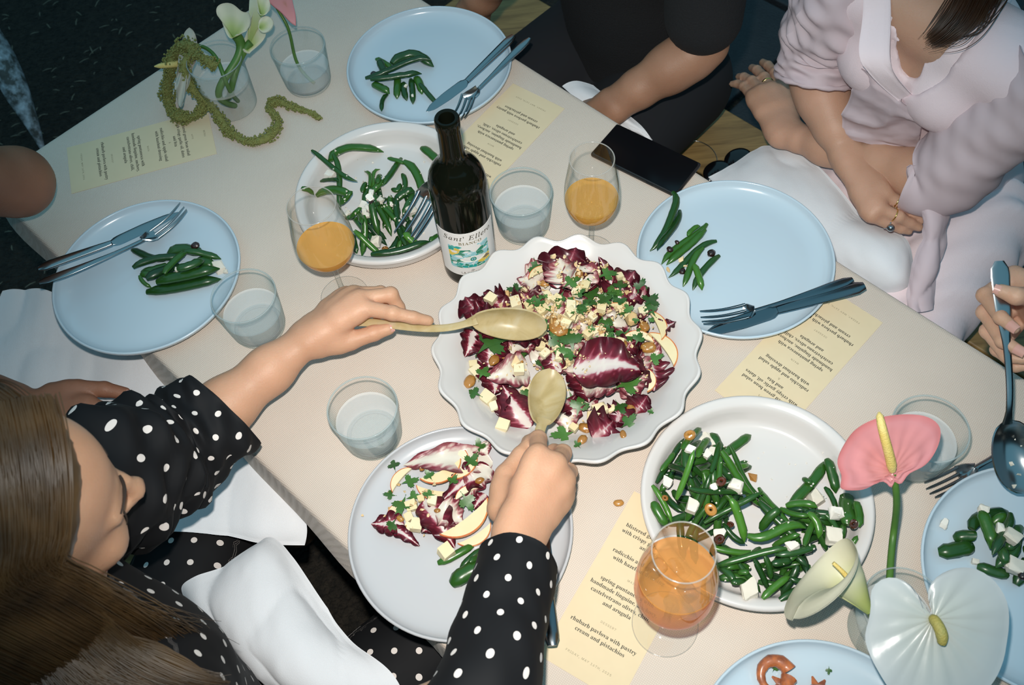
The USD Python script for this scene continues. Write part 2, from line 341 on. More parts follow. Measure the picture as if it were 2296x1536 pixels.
# two oak benches
TL = 2.15                                                            # table length
def bench(b0, b1, label):
    z = 0.43
    t = thing('oak_bench', label, 'bench', tp(TL / 2, (b0 + b1) / 2, 0))
    nb = 2; w = (b1 - b0) / nb
    for i in range(nb):
        s = rbox(TL + 0.1, w - 0.006, 0.04, 0.005); mesh('plank', to_frame(s, tp(TL / 2, b0 + w * (i + .5), z - 0.04), AX, [0, 0, 1]), 'bench_oak', parent=t)
    for a in (0.25, TL - 0.25):
        for b in (b0 + 0.06, b1 - 0.06):
            mesh('leg', moved(rbox(0.05, 0.05, z - 0.04, 0.004), tp(a, b, 0)), 'bench_oak', parent=t)
    return t
bench(0.81, 1.155, 'oak plank bench under the guests in black and in pink')
bench(-0.45, -0.08, 'oak plank bench under the woman in polka dots')
# table: frame, legs, top under a hanging cloth
W = 0.744
table = thing('dining_table', 'long dining table hidden under a cream linen cloth', 'table', tp(TL / 2, W / 2, 0))
mesh('tabletop', to_frame(rbox(TL - 0.012, W - 0.012, 0.03, 0.004), tp(TL / 2, W / 2, TZ - 0.0345), AX, [0, 0, 1]), 'table_wood', parent=table)
for a in (0.12, TL - 0.12):
    for b in (0.1, W - 0.1):
        mesh('leg', moved(rbox(0.07, 0.07, TZ - 0.035, 0.005), tp(a, b, 0)), 'table_wood', parent=table)
# the cloth: flat top, rounded edge, a hanging skirt with soft folds
def cloth_ring(off, z, wav):
    n = 240; per = 2 * (TL + W); pts = []
    for s in np.linspace(0, per, n, endpoint=False):
        if s < TL: p, nrm, e = tp(s, 0), -BX, min(s, TL - s)
        elif s < TL + W: p, nrm, e = tp(TL, s - TL), AX, min(s - TL, TL + W - s)
        elif s < 2 * TL + W: p, nrm, e = tp(2 * TL + W - s, W), BX, min(s - TL - W, 2 * TL + W - s)
        else: p, nrm, e = tp(0, per - s), -AX, min(s - 2 * TL - W, per - s)
        w = wav * (math.sin(s * 17) * 0.6 + math.sin(s * 29 + 1) * 0.4 + 0.9)
        pts.append(p + nrm * (off + w) + np.array([0, 0, z]))
    return np.array(pts)
rings = [cloth_ring(-0.010, TZ, 0), cloth_ring(-0.004, TZ - 0.0006, 0), cloth_ring(-0.001, TZ - 0.003, 0), cloth_ring(0.0008, TZ - 0.007, 0), cloth_ring(0.001, TZ - 0.03, 0.001), cloth_ring(0.001, TZ - 0.06, 0.003), cloth_ring(0.001, TZ - 0.095, 0.006)]
V = np.concatenate(rings); F = []
n = 240
for i in range(len(rings) - 1):
    for j in range(n):
        F += [(i * n + j, i * n + (j + 1) % n, (i + 1) * n + (j + 1) % n), (i * n + j, (i + 1) * n + (j + 1) % n, (i + 1) * n + j)]
c = len(V); V = np.vstack([V, tp(TL / 2, W / 2, TZ)])
F += [(c, (j + 1) % n, j) for j in range(n)]
F = np.array(F); e0 = V[F[-1]]
if np.cross(e0[1] - e0[0], e0[2] - e0[0])[2] < 0: F = F[:, ::-1]
tc = trimesh.Trimesh(V, F, process=False); nv = np.array(tc.vertex_normals)
inner = trimesh.Trimesh(V - nv * 0.0012, F[:, ::-1], process=False)
mesh('tablecloth', [tc, inner], 'tablecloth_linen', smooth=50, label='cream woven linen tablecloth covering the whole table', cat='tablecloth', loc=tp(TL / 2, W / 2, TZ - 0.095))
# ---------------------------------------------------------------- plates and bowls
def coupe(R, h=0.022, t=0.0038):
    """A coupe plate: foot ring, flat well, low curved wall with a rounded lip."""
    k = R / 0.135
    out = [(0, 0.0022), (0.082 * k, 0.0022), (0.083 * k, 0), (0.087 * k, 0), (0.089 * k, 0.0024)] + [(0.098 * k, 0.003)]
    for a in np.linspace(0, 1, 7)[1:]: out.append((0.098 * k + (R - 0.098 * k) * math.sin(a * 1.5) / math.sin(1.5) * 1.0, 0.003 + (h - 0.005) * (a ** 2.0)))
    lip = arc(R - t / 2, h - t / 2, t / 2, 0, 180, 7)
    inn = []
    for a in np.linspace(1, 0, 9)[1:]: inn.append((0.098 * k + (R - t - 0.098 * k) * math.sin(a * 1.5) / math.sin(1.5), 0.0062 + (h - 0.0085) * (a ** 2.2)))
    return lathe(out + lip + inn + [(0.06 * k, 0.0060), (0, 0.0060)], 96)
def shallow_bowl(R=0.135, h=0.038):
    """A low straight-sided serving bowl with a thick flat-topped rim."""
    out = [(0, 0.002), (0.100, 0.002), (0.101, 0), (0.106, 0), (0.108, 0.003), (0.117, 0.005), (0.124, 0.010), (0.129, 0.018), (R - 0.004, h - 0.006)]
    lip = arc(R - 0.0042, h - 0.0042, 0.0042, -30, 110, 8)
    inn = [(R - 0.012, h - 0.0025), (R - 0.016, h - 0.006), (0.116, h - 0.013), (0.113, 0.016), (0.109, 0.0105), (0.102, 0.0069), (0.08, 0.0076), (0, 0.0075)]
    return lathe(out + lip + inn, 112)
def scalloped(R=0.170, h=0.055, n=18, ph=0.0):
    """A serving dish whose flared wall is fluted and ends in a wavy lip."""
    def wave(t, r, z):
        k = np.clip((r - 0.112) / (R - 0.112), 0, 1) ** 1.3
        c = math.cos(n * t + ph)
        return r * (1 + 0.024 * k * c), z + 0.0028 * k * c
    out = [(0, 0.002), (0.098, 0.002), (0.099, 0), (0.104, 0), (0.107, 0.003), (0.120, 0.012), (0.136, 0.026), (0.154, 0.042), (R - 0.003, h - 0.006)]
    lip = arc(R - 0.0026, h - 0.0026, 0.0026, -45, 120, 6)
    inn = [(R - 0.008, h - 0.005), (0.152, 0.046), (0.138, 0.034), (0.125, 0.022), (0.113, 0.012), (0.104, 0.0085), (0.08, 0.008), (0, 0.008)]
    return lathe(out + lip + inn, 288, wave)
def on(x, y, z=TZ): return np.array([x, y, z])
PL = dict(A=(-0.0799, 1.2246), B=(-0.5067, 0.8634), C=(0.3197, 0.7727), D=(-0.088, 0.4262), E=(0.5625, 0.2875), F=(0.265, 0.1169))
cp = coupe(0.135)
for k, m, lab in (('A', 'plate_blue', 'round pale blue dinner plate with a small heap of beans beside the guest in black'),
                  ('B', 'plate_blue', 'round pale blue dinner plate hanging over the table edge beside the bare elbow'),
                  ('C', 'plate_blue', 'round pale blue dinner plate partly under the scalloped dish, before the woman in pink'),
                  ('D', 'plate_pale', 'round dinner plate with radicchio and apple salad under the polka dot sleeve'),
                  ('E', 'plate_blue', 'round pale blue dinner plate with beans behind the white anthurium'),
                  ('F', 'plate_blue', 'round pale blue dinner plate with prawns cut off by the bottom edge of the photo')):
    mesh('dinner_plate', moved(cp, on(*PL[k])), m, label=lab, cat='plate', loc=on(*PL[k]))
G = (0.2632, 0.4151); H = (-0.1568, 0.9529); S = (0.0688, 0.6453)
sb = shallow_bowl()
mesh('serving_bowl', moved(sb, on(*G)), 'white_glaze', label='low white serving bowl of green beans beside the rose wine glass', cat='bowl', loc=on(*G))
mesh('serving_bowl', moved(sb, on(*H)), 'white_glaze', label='low white serving bowl of green beans behind the wine bottle', cat='bowl', loc=on(*H))
mesh('scalloped_dish', moved(scalloped(ph=1.2), on(*S, TZ + .0004)), 'white_glaze', label='large white serving dish with a scalloped rim holding the radicchio salad', cat='dish', loc=on(*S))

# ---------------------------------------------------------------- tumblers of water
def tumbler(name_label, x, y, h=0.0805, ro=0.0435, rb=0.0365, water=0.042, label_w=None, group=None):
    t = thing('tumbler', name_label, 'glass', on(x, y))
    R = lambda z: rb + (ro - rb) * min(1, (z / h)) ** 0.8
    body = [(0, 0.0012), (rb - 0.004, 0.0012)] + arc(rb - 0.004, 0.0052, 0.004, -90, -5, 6) + [(R(z), z) for z in np.linspace(0.010, h - 0.0015, 12)]
    mesh('body', moved(lathe(body, 64), on(x, y)), 'glass', parent=t, smooth=60)
    ring = lambda r, z, w: moved(lathe(arc(r, z, w, 0, 360, 9), 64), on(x, y))
    mesh('lip', ring(ro - 0.0006, h - 0.0011, 0.0012), 'glass_base', parent=t, smooth=True)
    mesh('base', moved(lathe([(0, 0.0032), (rb - 0.007, 0.0032), (rb - 0.0035, 0.0045), (rb - 0.0030, 0.0100)], 48), on(x, y)), 'glass_foot', parent=t, smooth=60)
    mesh('base_rim', ring(rb - 0.007, 0.0085, 0.0012), 'glass_base', parent=t, smooth=True)
    if water:
        rw = R(water) - 0.0012
        side = [(R(z) - 0.0010, z) for z in np.linspace(0.010, water - 0.001, 6)]
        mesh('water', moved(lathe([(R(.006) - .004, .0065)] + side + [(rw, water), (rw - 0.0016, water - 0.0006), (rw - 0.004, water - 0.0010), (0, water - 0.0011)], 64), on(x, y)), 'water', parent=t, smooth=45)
    return t
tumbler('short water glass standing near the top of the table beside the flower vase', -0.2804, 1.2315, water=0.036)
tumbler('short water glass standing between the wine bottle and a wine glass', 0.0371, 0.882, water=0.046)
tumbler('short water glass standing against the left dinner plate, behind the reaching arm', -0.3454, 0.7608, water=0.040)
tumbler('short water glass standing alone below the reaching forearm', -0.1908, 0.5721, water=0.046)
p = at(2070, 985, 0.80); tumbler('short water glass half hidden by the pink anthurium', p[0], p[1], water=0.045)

# ---------------------------------------------------------------- wine glasses
def wine_glass(label, x, y, prof, foot_r, stem_z, fill_z, drink, wname, ice=False, group=None):
    t = thing('wine_glass', label, 'wine glass', on(x, y))
    f = [(foot_r - 0.0003, 0.0004), (foot_r, 0.0010), (foot_r - .0006, 0.0016), (foot_r * .6, 0.0030), (0.009, 0.006), (0.0045, 0.013), (0.0034, 0.03), (0.0034, stem_z - 0.012), (0.0050, stem_z - 0.003), (0.008, stem_z + 0.0005)]
    mesh('foot_and_stem', moved(lathe(f, 56), on(x, y)), 'wine_glass', parent=t, smooth=60)
    mesh('foot_rim', moved(lathe(arc(foot_r - .0004, .0011, .0006, 0, 360, 8), 64), on(x, y)), 'lip_glass', parent=t, smooth=True)
    P_ = np.asarray(prof, float); w = 0.0011
    zz = np.linspace(P_[0, 1], P_[-1, 1], 30); rr = np.interp(zz, P_[:, 1], P_[:, 0])
    cs = CubicSpline(P_[:, 1], P_[:, 0]); rr = np.maximum(cs(zz), 0.0)
    a = np.linspace(0, 1, 34)
    # arc-length like sampling near the round bottom
    zz = P_[0, 1] + (P_[-1, 1] - P_[0, 1]) * a ** 1.8
    rr = np.interp(zz, np.linspace(P_[0, 1], P_[-1, 1], 400), np.maximum(np.interp(np.linspace(P_[0, 1], P_[-1, 1], 400), P_[:, 1], P_[:, 0]), 0))
    from scipy.interpolate import PchipInterpolator
    pc = PchipInterpolator(P_[:, 1], P_[:, 0]); rr = pc(zz); rr[0] = 0
    outer = [(r, z) for r, z in zip(rr, zz) if z > fill_z - 0.0015]
    mesh('bowl', moved(lathe(outer, 72), on(x, y)), wname, parent=t, smooth=60)
    mesh('lip', moved(lathe(arc(rr[-1], zz[-1], 0.0008, 0, 360, 9), 72), on(x, y)), 'lip_glass', parent=t, smooth=True)
    fz = [(max(r - 0.0006, 0), z + 0.0004) for r, z in zip(rr, zz) if z < fill_z - 0.0008]
    fz[0] = (0, fz[0][1]); re = float(pc(fill_z)) - 0.0008
    fz += [(re, fill_z), (re - 0.004, fill_z - 0.0007), (0, fill_z - 0.0009)]
    mesh('wine', moved(lathe(fz, 72), on(x, y)), drink, parent=t, smooth=45)
    if ice:
        r3 = np.random.default_rng(3)
        for k, (dx, dy, s_) in enumerate(((0.006, 0.010, 0.022), (-0.016, 0.002, 0.020), (0.013, -0.014, 0.019))):
            q = rbox(s_, s_ * .9, s_ * .8, 0.004); q.apply_transform(trimesh.transformations.random_rotation_matrix(r3.random(3)))
            mesh('ice_cube', moved(q, on(x + dx, y + dy, TZ + fill_z - 0.001)), 'ice', parent=t, smooth=30)
    return t
tul = [(0.0, 0.085), (0.013, 0.0875), (0.024, 0.095), (0.0325, 0.108), (0.0362, 0.125), (0.0355, 0.145), (0.0325, 0.168), (0.0295, 0.188), (0.028, 0.2)]
wine_glass('stemmed glass of cloudy amber wine in front of the bean bowl, left of the bottle', -0.2265, 0.797, [(r * 1.09, z) for r, z in tul], 0.034, 0.086, 0.120, 'amber_wine', 'wine_glass')
wine_glass('stemmed glass of clear amber wine between the water glass and the phone', 0.1262, 0.818, tul, 0.034, 0.086, 0.124, 'amber_wine_clear', 'wine_glass')
bal = [(0.0, 0.085), (0.016, 0.0875), (0.029, 0.097), (0.0380, 0.113), (0.0418, 0.134), (0.0415, 0.158), (0.0385, 0.188), (0.0335, 0.218), (0.0295, 0.243)]
wine_glass('large stemmed glass of rose wine standing on the menu by the bean bowl', 0.1348, 0.2905, bal, 0.0375, 0.086, 0.176, 'rose_wine', 'wine_glass', ice=True)

# ---------------------------------------------------------------- bottle
BT = np.array([-0.0448, 0.8240, TZ])
bot = thing('wine_bottle', 'dark glass wine bottle with an illustrated white label', 'bottle', BT)
bp = [(0, 0.012), (0.020, 0.006), (0.031, 0.0), (0.0345, 0.001), (0.0372, 0.005), (0.0378, 0.012), (0.0378, 0.175)]
bp += [(0.0372, 0.186), (0.0350, 0.197), (0.0310, 0.207), (0.0245, 0.2165), (0.0190, 0.223), (0.0160, 0.231), (0.0148, 0.242), (0.0142, 0.262), (0.0138, 0.276), (0.0138, 0.2785), (0.0152, 0.2795), (0.0155, 0.287), (0.0150, 0.2925), (0.0138, 0.2945), (0.0112, 0.2945), (0.0096, 0.2935), (0.0092, 0.288), (0.0092, 0.25), (0, 0.245)]
mesh('bottle', moved(lathe(bp, 96), BT), 'bottle_glass', parent=bot, smooth=40)
LAZ = math.radians(-86)                                           # the label faces the diners at the near side
def on_bottle(x, z, off):
    """A point of the label: x along its width (metres), z height; off in front of the glass."""
    a = LAZ + x / 0.0378
    return BT + np.stack([(0.0378 + off) * np.cos(a), (0.0378 + off) * np.sin(a), z + 0 * a], -1)
def wrap(t, off):
    v = np.asarray(t.vertices); t = t.copy(); t.vertices = on_bottle(v[:, 0], v[:, 1], off + v[:, 2]); return t
LW, LZ0, LZ1 = 0.0455, 0.030, 0.122
u, v = np.meshgrid(np.linspace(-LW, LW, 41), np.linspace(LZ0, LZ1, 9), indexing='ij')
lab = sheet(on_bottle(u.ravel(), v.ravel() + 0.000 * u.ravel(), 0.0005).reshape(41, 9, 3), 0.0004)
label = mesh('label', lab, 'label_paper', parent=bot, smooth=40, label='white paper label')

# lettering from the bundled fonts: bold serif letters of the mathematical alphabet
import glob
from PIL import Image, ImageDraw, ImageFont
from shapely import affinity, box, union_all
FONTS = {}
def font(kind):
    if kind not in FONTS:
        FONTS[kind] = ImageFont.truetype(glob.glob('/opt/blender-*/*/datafiles/fonts/' + ('*SansMath*' if kind == 'serif' else 'Inter.woff2'))[0], 80)
    return FONTS[kind]
def letter(ch, style):
    if style.startswith('serif'):
        b = style.endswith('bold')
        if 'a' <= ch <= 'z':
            c = ord(ch) - 97
            if b: return chr(0x1D41A + c)
            return '\u210e' if ch == 'h' else chr(0x1D44E + c)
        if 'A' <= ch <= 'Z': return chr((0x1D400 if b else 0x1D434) + ord(ch) - 65)
        if '0' <= ch <= '9' and b: return chr(0x1D7CE + ord(ch) - 48)
    return ch
GL = {}
def glyph(ch, style):
    k = (ch, style)
    if k not in GL:
        f = font('serif' if style.startswith('serif') else 'sans'); c = letter(ch, style)
        adv = f.getlength(c); x0, y0, x1, y1 = f.getbbox(c, anchor='ls')
        if x1 - x0 < 1 or y1 - y0 < 1: GL[k] = (adv, None)
        else:
            im = Image.new('L', (x1 - x0 + 8, y1 - y0 + 8)); ImageDraw.Draw(im).text((4 - x0, 4 - y0), c, 255, f, anchor='ls')
            onp = np.pad(np.asarray(im) > 120, ((0, 0), (1, 1))).astype(np.int8); d = np.diff(onp, axis=1)
            rows, st = np.nonzero(d == 1); en = np.nonzero(d == -1)[1]
            sh = union_all(box(st, -rows - 1, en, -rows)).buffer(0.7).buffer(-0.7).simplify(1.1)
            sh = affinity.translate(sh, x0 - 4, 4 - y0)
            GL[k] = (adv, [trimesh.creation.extrude_polygon(g_, 1.0, engine='earcut') for g_ in getattr(sh, 'geoms', [sh]) if g_.area > 2])
    return GL[k]
def text(s, size, style='serif_bold', spacing=0.0, depth=0.00012, align='c'):
    """Lettering in the xy plane reading along +x, em size in metres, baseline on y = 0."""
    k = size / 80.0; x = 0.0; parts = []
    for ch in s:
        adv, g_ = glyph(ch, style)
        for q in g_ or ():
            q = q.copy(); q.vertices = np.asarray(q.vertices) * [k, k, depth] + [x, 0, 0]; parts.append(q)
        x += adv * k + spacing
    t = trimesh.util.concatenate(parts); t.apply_translation([-(x - spacing) / 2 if align == 'c' else 0, 0, 0]); return t
mesh('lettering', [wrap(moved(text("Sant' Ellero", 0.0125, 'serif', 0.0008), [0.002, 0.1075, 0]), 0.0009)], 'print_ink', parent=label, smooth=False)
mesh('lettering', [wrap(moved(text('BIANCO', 0.0075, 'serif_bold', 0.0005), [0.003, 0.0985, 0]), 0.0009)], 'print_ink_light', parent=label, smooth=False)
mesh('lettering', [wrap(moved(text('LA GINESTRA', 0.0050, 'sans', 0.0003), [0.003, 0.0345, 0]), 0.0009)], 'print_ink', parent=label, smooth=False)
em = [wrap(moved(tube(spline([(0.0022 * math.cos(a) * s, 0.0022 * math.sin(a) * s, 0) for a, s in zip(np.linspace(0, 7.5, 12), np.linspace(1, .3, 12))], 24), 0.0003, n=5, flat=0.3), [0.001, 0.0412, 0.0001]), 0.0009)]
mesh('emblem', em, 'print_ink', parent=label, smooth=False)
# the mosaic picture: shards cut from a Voronoi pattern, hills, sky, sea and an eye
cols = dict(mosaic_green=(0.02, 0.22, 0.13), mosaic_teal=(0.02, 0.34, 0.30), mosaic_aqua=(0.28, 0.55, 0.60), mosaic_yellow=(0.72, 0.52, 0.08), mosaic_cream=(0.70, 0.70, 0.58), mosaic_brown=(0.22, 0.17, 0.10), mosaic_dark=(0.02, 0.12, 0.15))
for k, c in cols.items(): pbr(k, c, 0.6)
from scipy.spatial import Voronoi
from shapely.geometry import Polygon
AW, A0, A1 = 0.0285, 0.0475, 0.0955
r2 = np.random.default_rng(5)
pts = np.stack([r2.uniform(-AW - .01, AW + .01, 130), r2.uniform(A0 - .01, A1 + .01, 130)], 1)
pts[:, 0] *= 1.0
vo = Voronoi(pts * [1, 1.7]); frame = box(-AW, A0, AW, A1); eye = affinity.scale(Polygon([(math.cos(a) * (1.0), math.sin(a) * (abs(math.sin(a)) ** 0.4)) for a in np.linspace(0, 6.283, 40)]), 0.0175, 0.0055, origin=(0, 0))
eye = affinity.translate(eye, 0.004, 0.066)
for i in range(len(pts)):
    reg = vo.regions[vo.point_region[i]]
    if -1 in reg or len(reg) < 3: continue
    pg = Polygon(vo.vertices[reg] / [1, 1.7]).intersection(frame).difference(eye.buffer(0.0006)).buffer(-0.00022)
    if pg.is_empty or pg.area < 2e-6: continue
    pg = max(getattr(pg, 'geoms', [pg]), key=lambda q: q.area)
    x, y = pg.centroid.x, pg.centroid.y; w = (y - A0) / (A1 - A0)
    if w > 0.80 - 0.25 * abs(x) / AW and w < 0.97 - 0.2 * max(0, -x) / AW and x < 0.021: m_ = 'mosaic_yellow' if r2.random() < .7 else 'mosaic_green'
    elif w < 0.12: m_ = ('mosaic_green', 'mosaic_aqua', 'mosaic_teal')[r2.integers(3)]
    elif w < 0.35: m_ = ('mosaic_teal', 'mosaic_green', 'mosaic_green', 'mosaic_aqua')[r2.integers(4)]
    else: m_ = ('mosaic_green', 'mosaic_teal', 'mosaic_aqua', 'mosaic_aqua')[r2.integers(4)]
    if x > 0.012 and w < 0.45 and w > .12: m_ = ('mosaic_yellow', 'mosaic_brown', 'mosaic_yellow')[r2.integers(3)]
    if y > 0.085 and x < 0.014 and abs(x) < .012: continue
    mesh('mosaic_piece', wrap(trimesh.creation.extrude_polygon(pg, 0.0001, engine='earcut'), 0.0009), m_, parent=label, smooth=False)
mesh('mosaic_eye', wrap(trimesh.creation.extrude_polygon(eye, 0.0001, engine='earcut'), 0.00092), 'mosaic_cream', parent=label, smooth=False)
for rr_, m_ in ((0.0042, 'mosaic_green'), (0.0027, 'mosaic_aqua'), (0.0012, 'mosaic_dark')):
    d = trimesh.creation.extrude_polygon(Polygon([(0.004 + rr_ * math.cos(a), 0.066 + rr_ * math.sin(a)) for a in np.linspace(0, 6.283, 20)]), 0.00008 + (0.0042 - rr_) * 0.05, engine='earcut')
    mesh('mosaic_ring', wrap(d, 0.00102), m_, parent=label, smooth=False)

# ---------------------------------------------------------------- menus
MENU = [('MENU', 'sans', 0.0042, 0.2150), ('APPS', 'sans', 0.0036, 0.1955),
        ('blistered green bean salad', 's', 0.0069, 0.1840), ('with crispy garlic oil, dates', 's', 0.0069, 0.1755), ('and feta', 's', 0.0069, 0.1670), ('&', 'sans', 0.0042, 0.1590),
        ('radicchio and apple salad', 's', 0.0069, 0.1490), ('with hazelnut dressing', 's', 0.0069, 0.1405), ('MAIN', 'sans', 0.0036, 0.1245),
        ('spring puntanesca with', 's', 0.0069, 0.1120), ('handmade linguine, anchovy,', 's', 0.0069, 0.1035), ('castelvetrano olives, chili,', 's', 0.0069, 0.0950), ('and arugula', 's', 0.0069, 0.0865),
        ('DESSERT', 'sans', 0.0036, 0.0670), ('rhubarb pavlova with pastry', 's', 0.0069, 0.0540), ('cream and pistachios', 's', 0.0069, 0.0455), ('FRIDAY, MAY 16TH, 2025', 'sans', 0.0036, 0.0200)]
MW, MH = 0.1016, 0.2286
ink = [moved(text(s, z, 'serif_bold' if st == 's' else 'sans', 0.0 if st == 's' else 0.0006), [0, y - MH / 2, 0]) for s, st, z, y in MENU if st == 's']
ink2 = [moved(text(s, z, 'sans', 0.0006), [0, y - MH / 2, 0]) for s, st, z, y in MENU if st != 's']
def menu(label, c, upx, z=0.0):
    """c: centre; upx: the direction its lines read."""
    o = np.array([c[0], c[1], TZ + 0.0002 + z]); t = thing('menu_card', label, 'menu', o)
    mesh('card', to_frame(plate_poly([(-MW / 2, -MH / 2), (MW / 2, -MH / 2), (MW / 2, MH / 2), (-MW / 2, MH / 2)], 0.0004), o, upx, [0, 0, 1]), 'menu_paper', parent=t, smooth=False)
    for gr, m_ in ((ink, 'print_ink'), (ink2, 'print_ink_light')):
        mesh('lettering', to_frame(trimesh.util.concatenate(gr), o + [0, 0, 0.0004], upx, [0, 0, 1]), m_, parent=t, smooth=False)
def menu_from(bl, near, far, label):
    """From the photographed foot corner where its lines begin and two points along a long edge."""
    y = unit(at(*far) - at(*near)); x = np.cross(y, [0, 0, 1]); a = at(*bl)
    menu(label, a + x * MW / 2 + y * MH / 2, x)
menu_from((1210, 1470), (1210, 1467), (1407, 1125), 'cream printed menu card under the rose wine glass')
menu_from((1979, 724), (1977, 731), (1816, 912), 'cream printed menu card between the right plate and the lower bean bowl')
menu_from((1266, 244), (1265, 246), (1162, 355), 'cream printed menu card behind the bottle, beside the top dinner plate')
menu_from((150, 332), (160, 428), (478, 340), 'cream printed menu card lying by the trailing green amaranth')

# ---------------------------------------------------------------- phone
pc = [at(1385, 284, TZ + .004), at(1562, 368, TZ + .004), at(1508, 443, TZ + .004), at(1338, 345, TZ + .004)]
px_ = unit(pc[1] - pc[0]); ctr = sum(pc) / 4
ph_ = thing('smartphone', 'black smartphone lying face up at the table edge', 'phone', [ctr[0], ctr[1], TZ])
mesh('case', to_frame(rbox(0.150, 0.074, 0.0085, 0.0035), [ctr[0], ctr[1], TZ + 0.0002], px_, [0, 0, 1]), 'black_plastic', parent=ph_)
cs = manifold3d.CrossSection.square((0.132, 0.056), True).offset(0.0065, manifold3d.JoinType.Round, 2.0, 32).extrude(0.0006).to_mesh()
mesh('screen', to_frame(trimesh.Trimesh(cs.vert_properties[:, :3], cs.tri_verts), [ctr[0], ctr[1], TZ + 0.0086], px_, [0, 0, 1]), 'black_glass', parent=ph_)
mesh('side_button', to_frame(rbox(0.012, 0.0012, 0.0025, 0.0004), [ctr[0], ctr[1], TZ + 0.0035] + px_ * 0.03 - np.cross([0, 0, 1], px_) * 0.0372, px_, [0, 0, 1]), 'black_plastic', parent=ph_)
# ---------------------------------------------------------------- food
varied('bean_green', (0.008, 0.040, 0.006), (0.034, 0.120, 0.014), 0.30, coat_weight=0.25)
varied('bean_bright', (0.020, 0.085, 0.008), (0.060, 0.185, 0.020), 0.30, coat_weight=0.25)
varied('bean_dark', (0.008, 0.034, 0.010), (0.024, 0.085, 0.018), 0.30, coat_weight=0.25)
varied('date_flesh', (0.045, 0.014, 0.006), (0.16, 0.035, 0.014), 0.22, coat_weight=0.8)
varied('date_dark', (0.010, 0.005, 0.004), (0.03, 0.010, 0.007), 0.28, coat_weight=0.6)
varied('amber_fruit', (0.24, 0.10, 0.018), (0.46, 0.22, 0.05), 0.25, coat_weight=0.7)
varied('feta', (0.62, 0.57, 0.47), (0.76, 0.73, 0.66), 0.75)
varied('apple_flesh', (0.66, 0.54, 0.29), (0.76, 0.68, 0.47), 0.42)
pbr('apple_skin', (0.45, 0.05, 0.025), 0.3, noise=(40, (0.62, 0.25, 0.06), 0.5))
varied('hazelnut', (0.55, 0.34, 0.13), (0.78, 0.62, 0.38), 0.5)
pbr('hazelnut_crumb', (0.62, 0.44, 0.20), 0.6, noise=(300, (0.78, 0.66, 0.42), 0.4))
varied('parsley', (0.022, 0.075, 0.014), (0.060, 0.16, 0.030), 0.4)
leaf('radicchio', [(0, (0.78, 0.72, 0.66)), (0.28, (0.74, 0.62, 0.60)), (0.46, (0.42, 0.10, 0.14)), (0.62, (0.18, 0.016, 0.032)), (1, (0.075, 0.008, 0.016))], rough=0.3, nscale=45, namp=0.22)
leaf('radicchio_dark', [(0, (0.60, 0.42, 0.42)), (0.10, (0.34, 0.07, 0.10)), (0.3, (0.17, 0.016, 0.032)), (1, (0.06, 0.007, 0.014))], rough=0.3, nscale=45, namp=0.22)
leaf('radicchio_pale', [(0, (0.80, 0.76, 0.66)), (0.7, (0.76, 0.70, 0.60)), (0.9, (0.55, 0.28, 0.28)), (1, (0.24, 0.04, 0.06))], rough=0.35, nscale=45, namp=0.2)
pbr('prawn', (0.55, 0.17, 0.055), 0.3, noise=(80, (0.20, 0.06, 0.03), 0.4), coat_weight=0.5)

class Heap:
    """Keeps the height of whatever lies in a dish, so that each new piece rests on those below it."""
    def __init__(self, c, floor_fn, R=0.18, n=240):
        self.c = np.array(c); self.R = R; self.n = n; self.d = 2 * R / n
        a = (np.arange(n) + .5) * self.d - R; X, Y = np.meshgrid(a, a, indexing='ij'); self.X, self.Y = X, Y
        self.h = TZ + floor_fn(np.hypot(X, Y))
    def ij(self, p):
        q = (np.asarray(p)[..., :2] - self.c + self.R) / self.d
        return np.clip(q.astype(int), 1, self.n - 2)
    def below(self, p, r, q=1.0):
        k = max(1, int(r / self.d)); i, j = self.ij(p)
        w = self.h[max(i - k, 0):i + k + 1, max(j - k, 0):j + k + 1]; return float(w.max() if q == 1 else np.quantile(w, q))
    def stamp(self, p, r, z):
        k = int(r / self.d) + 1; i, j = self.ij(p); a, b, c, e = max(i - k, 0), i + k + 1, max(j - k, 0), j + k + 1
        dx, dy = self.X[a:b, c:e] + self.c[0] - p[0], self.Y[a:b, c:e] + self.c[1] - p[1]
        u = 1 - (dx * dx + dy * dy) / (r * r); s = np.where(u > 0, z - r + r * np.sqrt(np.maximum(u, 0)), -9)
        self.h[a:b, c:e] = np.maximum(self.h[a:b, c:e], s)
    def lay(self, xy, r):
        """Heights of the axis of a stiff rod resting on the heap."""
        base = np.array([self.below(p, max(rr * .6, .001)) for p, rr in zip(xy, r)]); s = np.r_[0, np.cumsum(np.linalg.norm(np.diff(xy, axis=0), axis=1))]
        best = None
        for b in np.linspace(-.7, .7, 57):
            a = (base - b * s).max(); c = a + b * s.mean()
            if best is None or c < best[0]: best = (c, a, b)
        z = best[1] + best[2] * s
        return 0.75 * z + 0.25 * np.maximum(base, z - 0.004)
    def raise_(self, p, r, top):
        k = int(r / self.d); i, j = self.ij(p); w = self.h[max(i - k, 0):i + k + 1, max(j - k, 0):j + k + 1]; np.maximum(w, top, out=w)
coupe_floor = lambda r: np.interp(r, [0, .098, .115, .131, .135, .14], [.006, .0062, .0095, .019, .022, 0])
bowl_floor = lambda r: np.interp(r, [0, .102, .109, .113, .116, .119, .135, .14], [.0075, .0082, .0105, .016, .025, .032, .038, 0])
dish_floor = lambda r: np.interp(r, [0, .104, .113, .125, .138, .152, .165, .175], [.008, .0085, .012, .022, .034, .046, .052, 0])

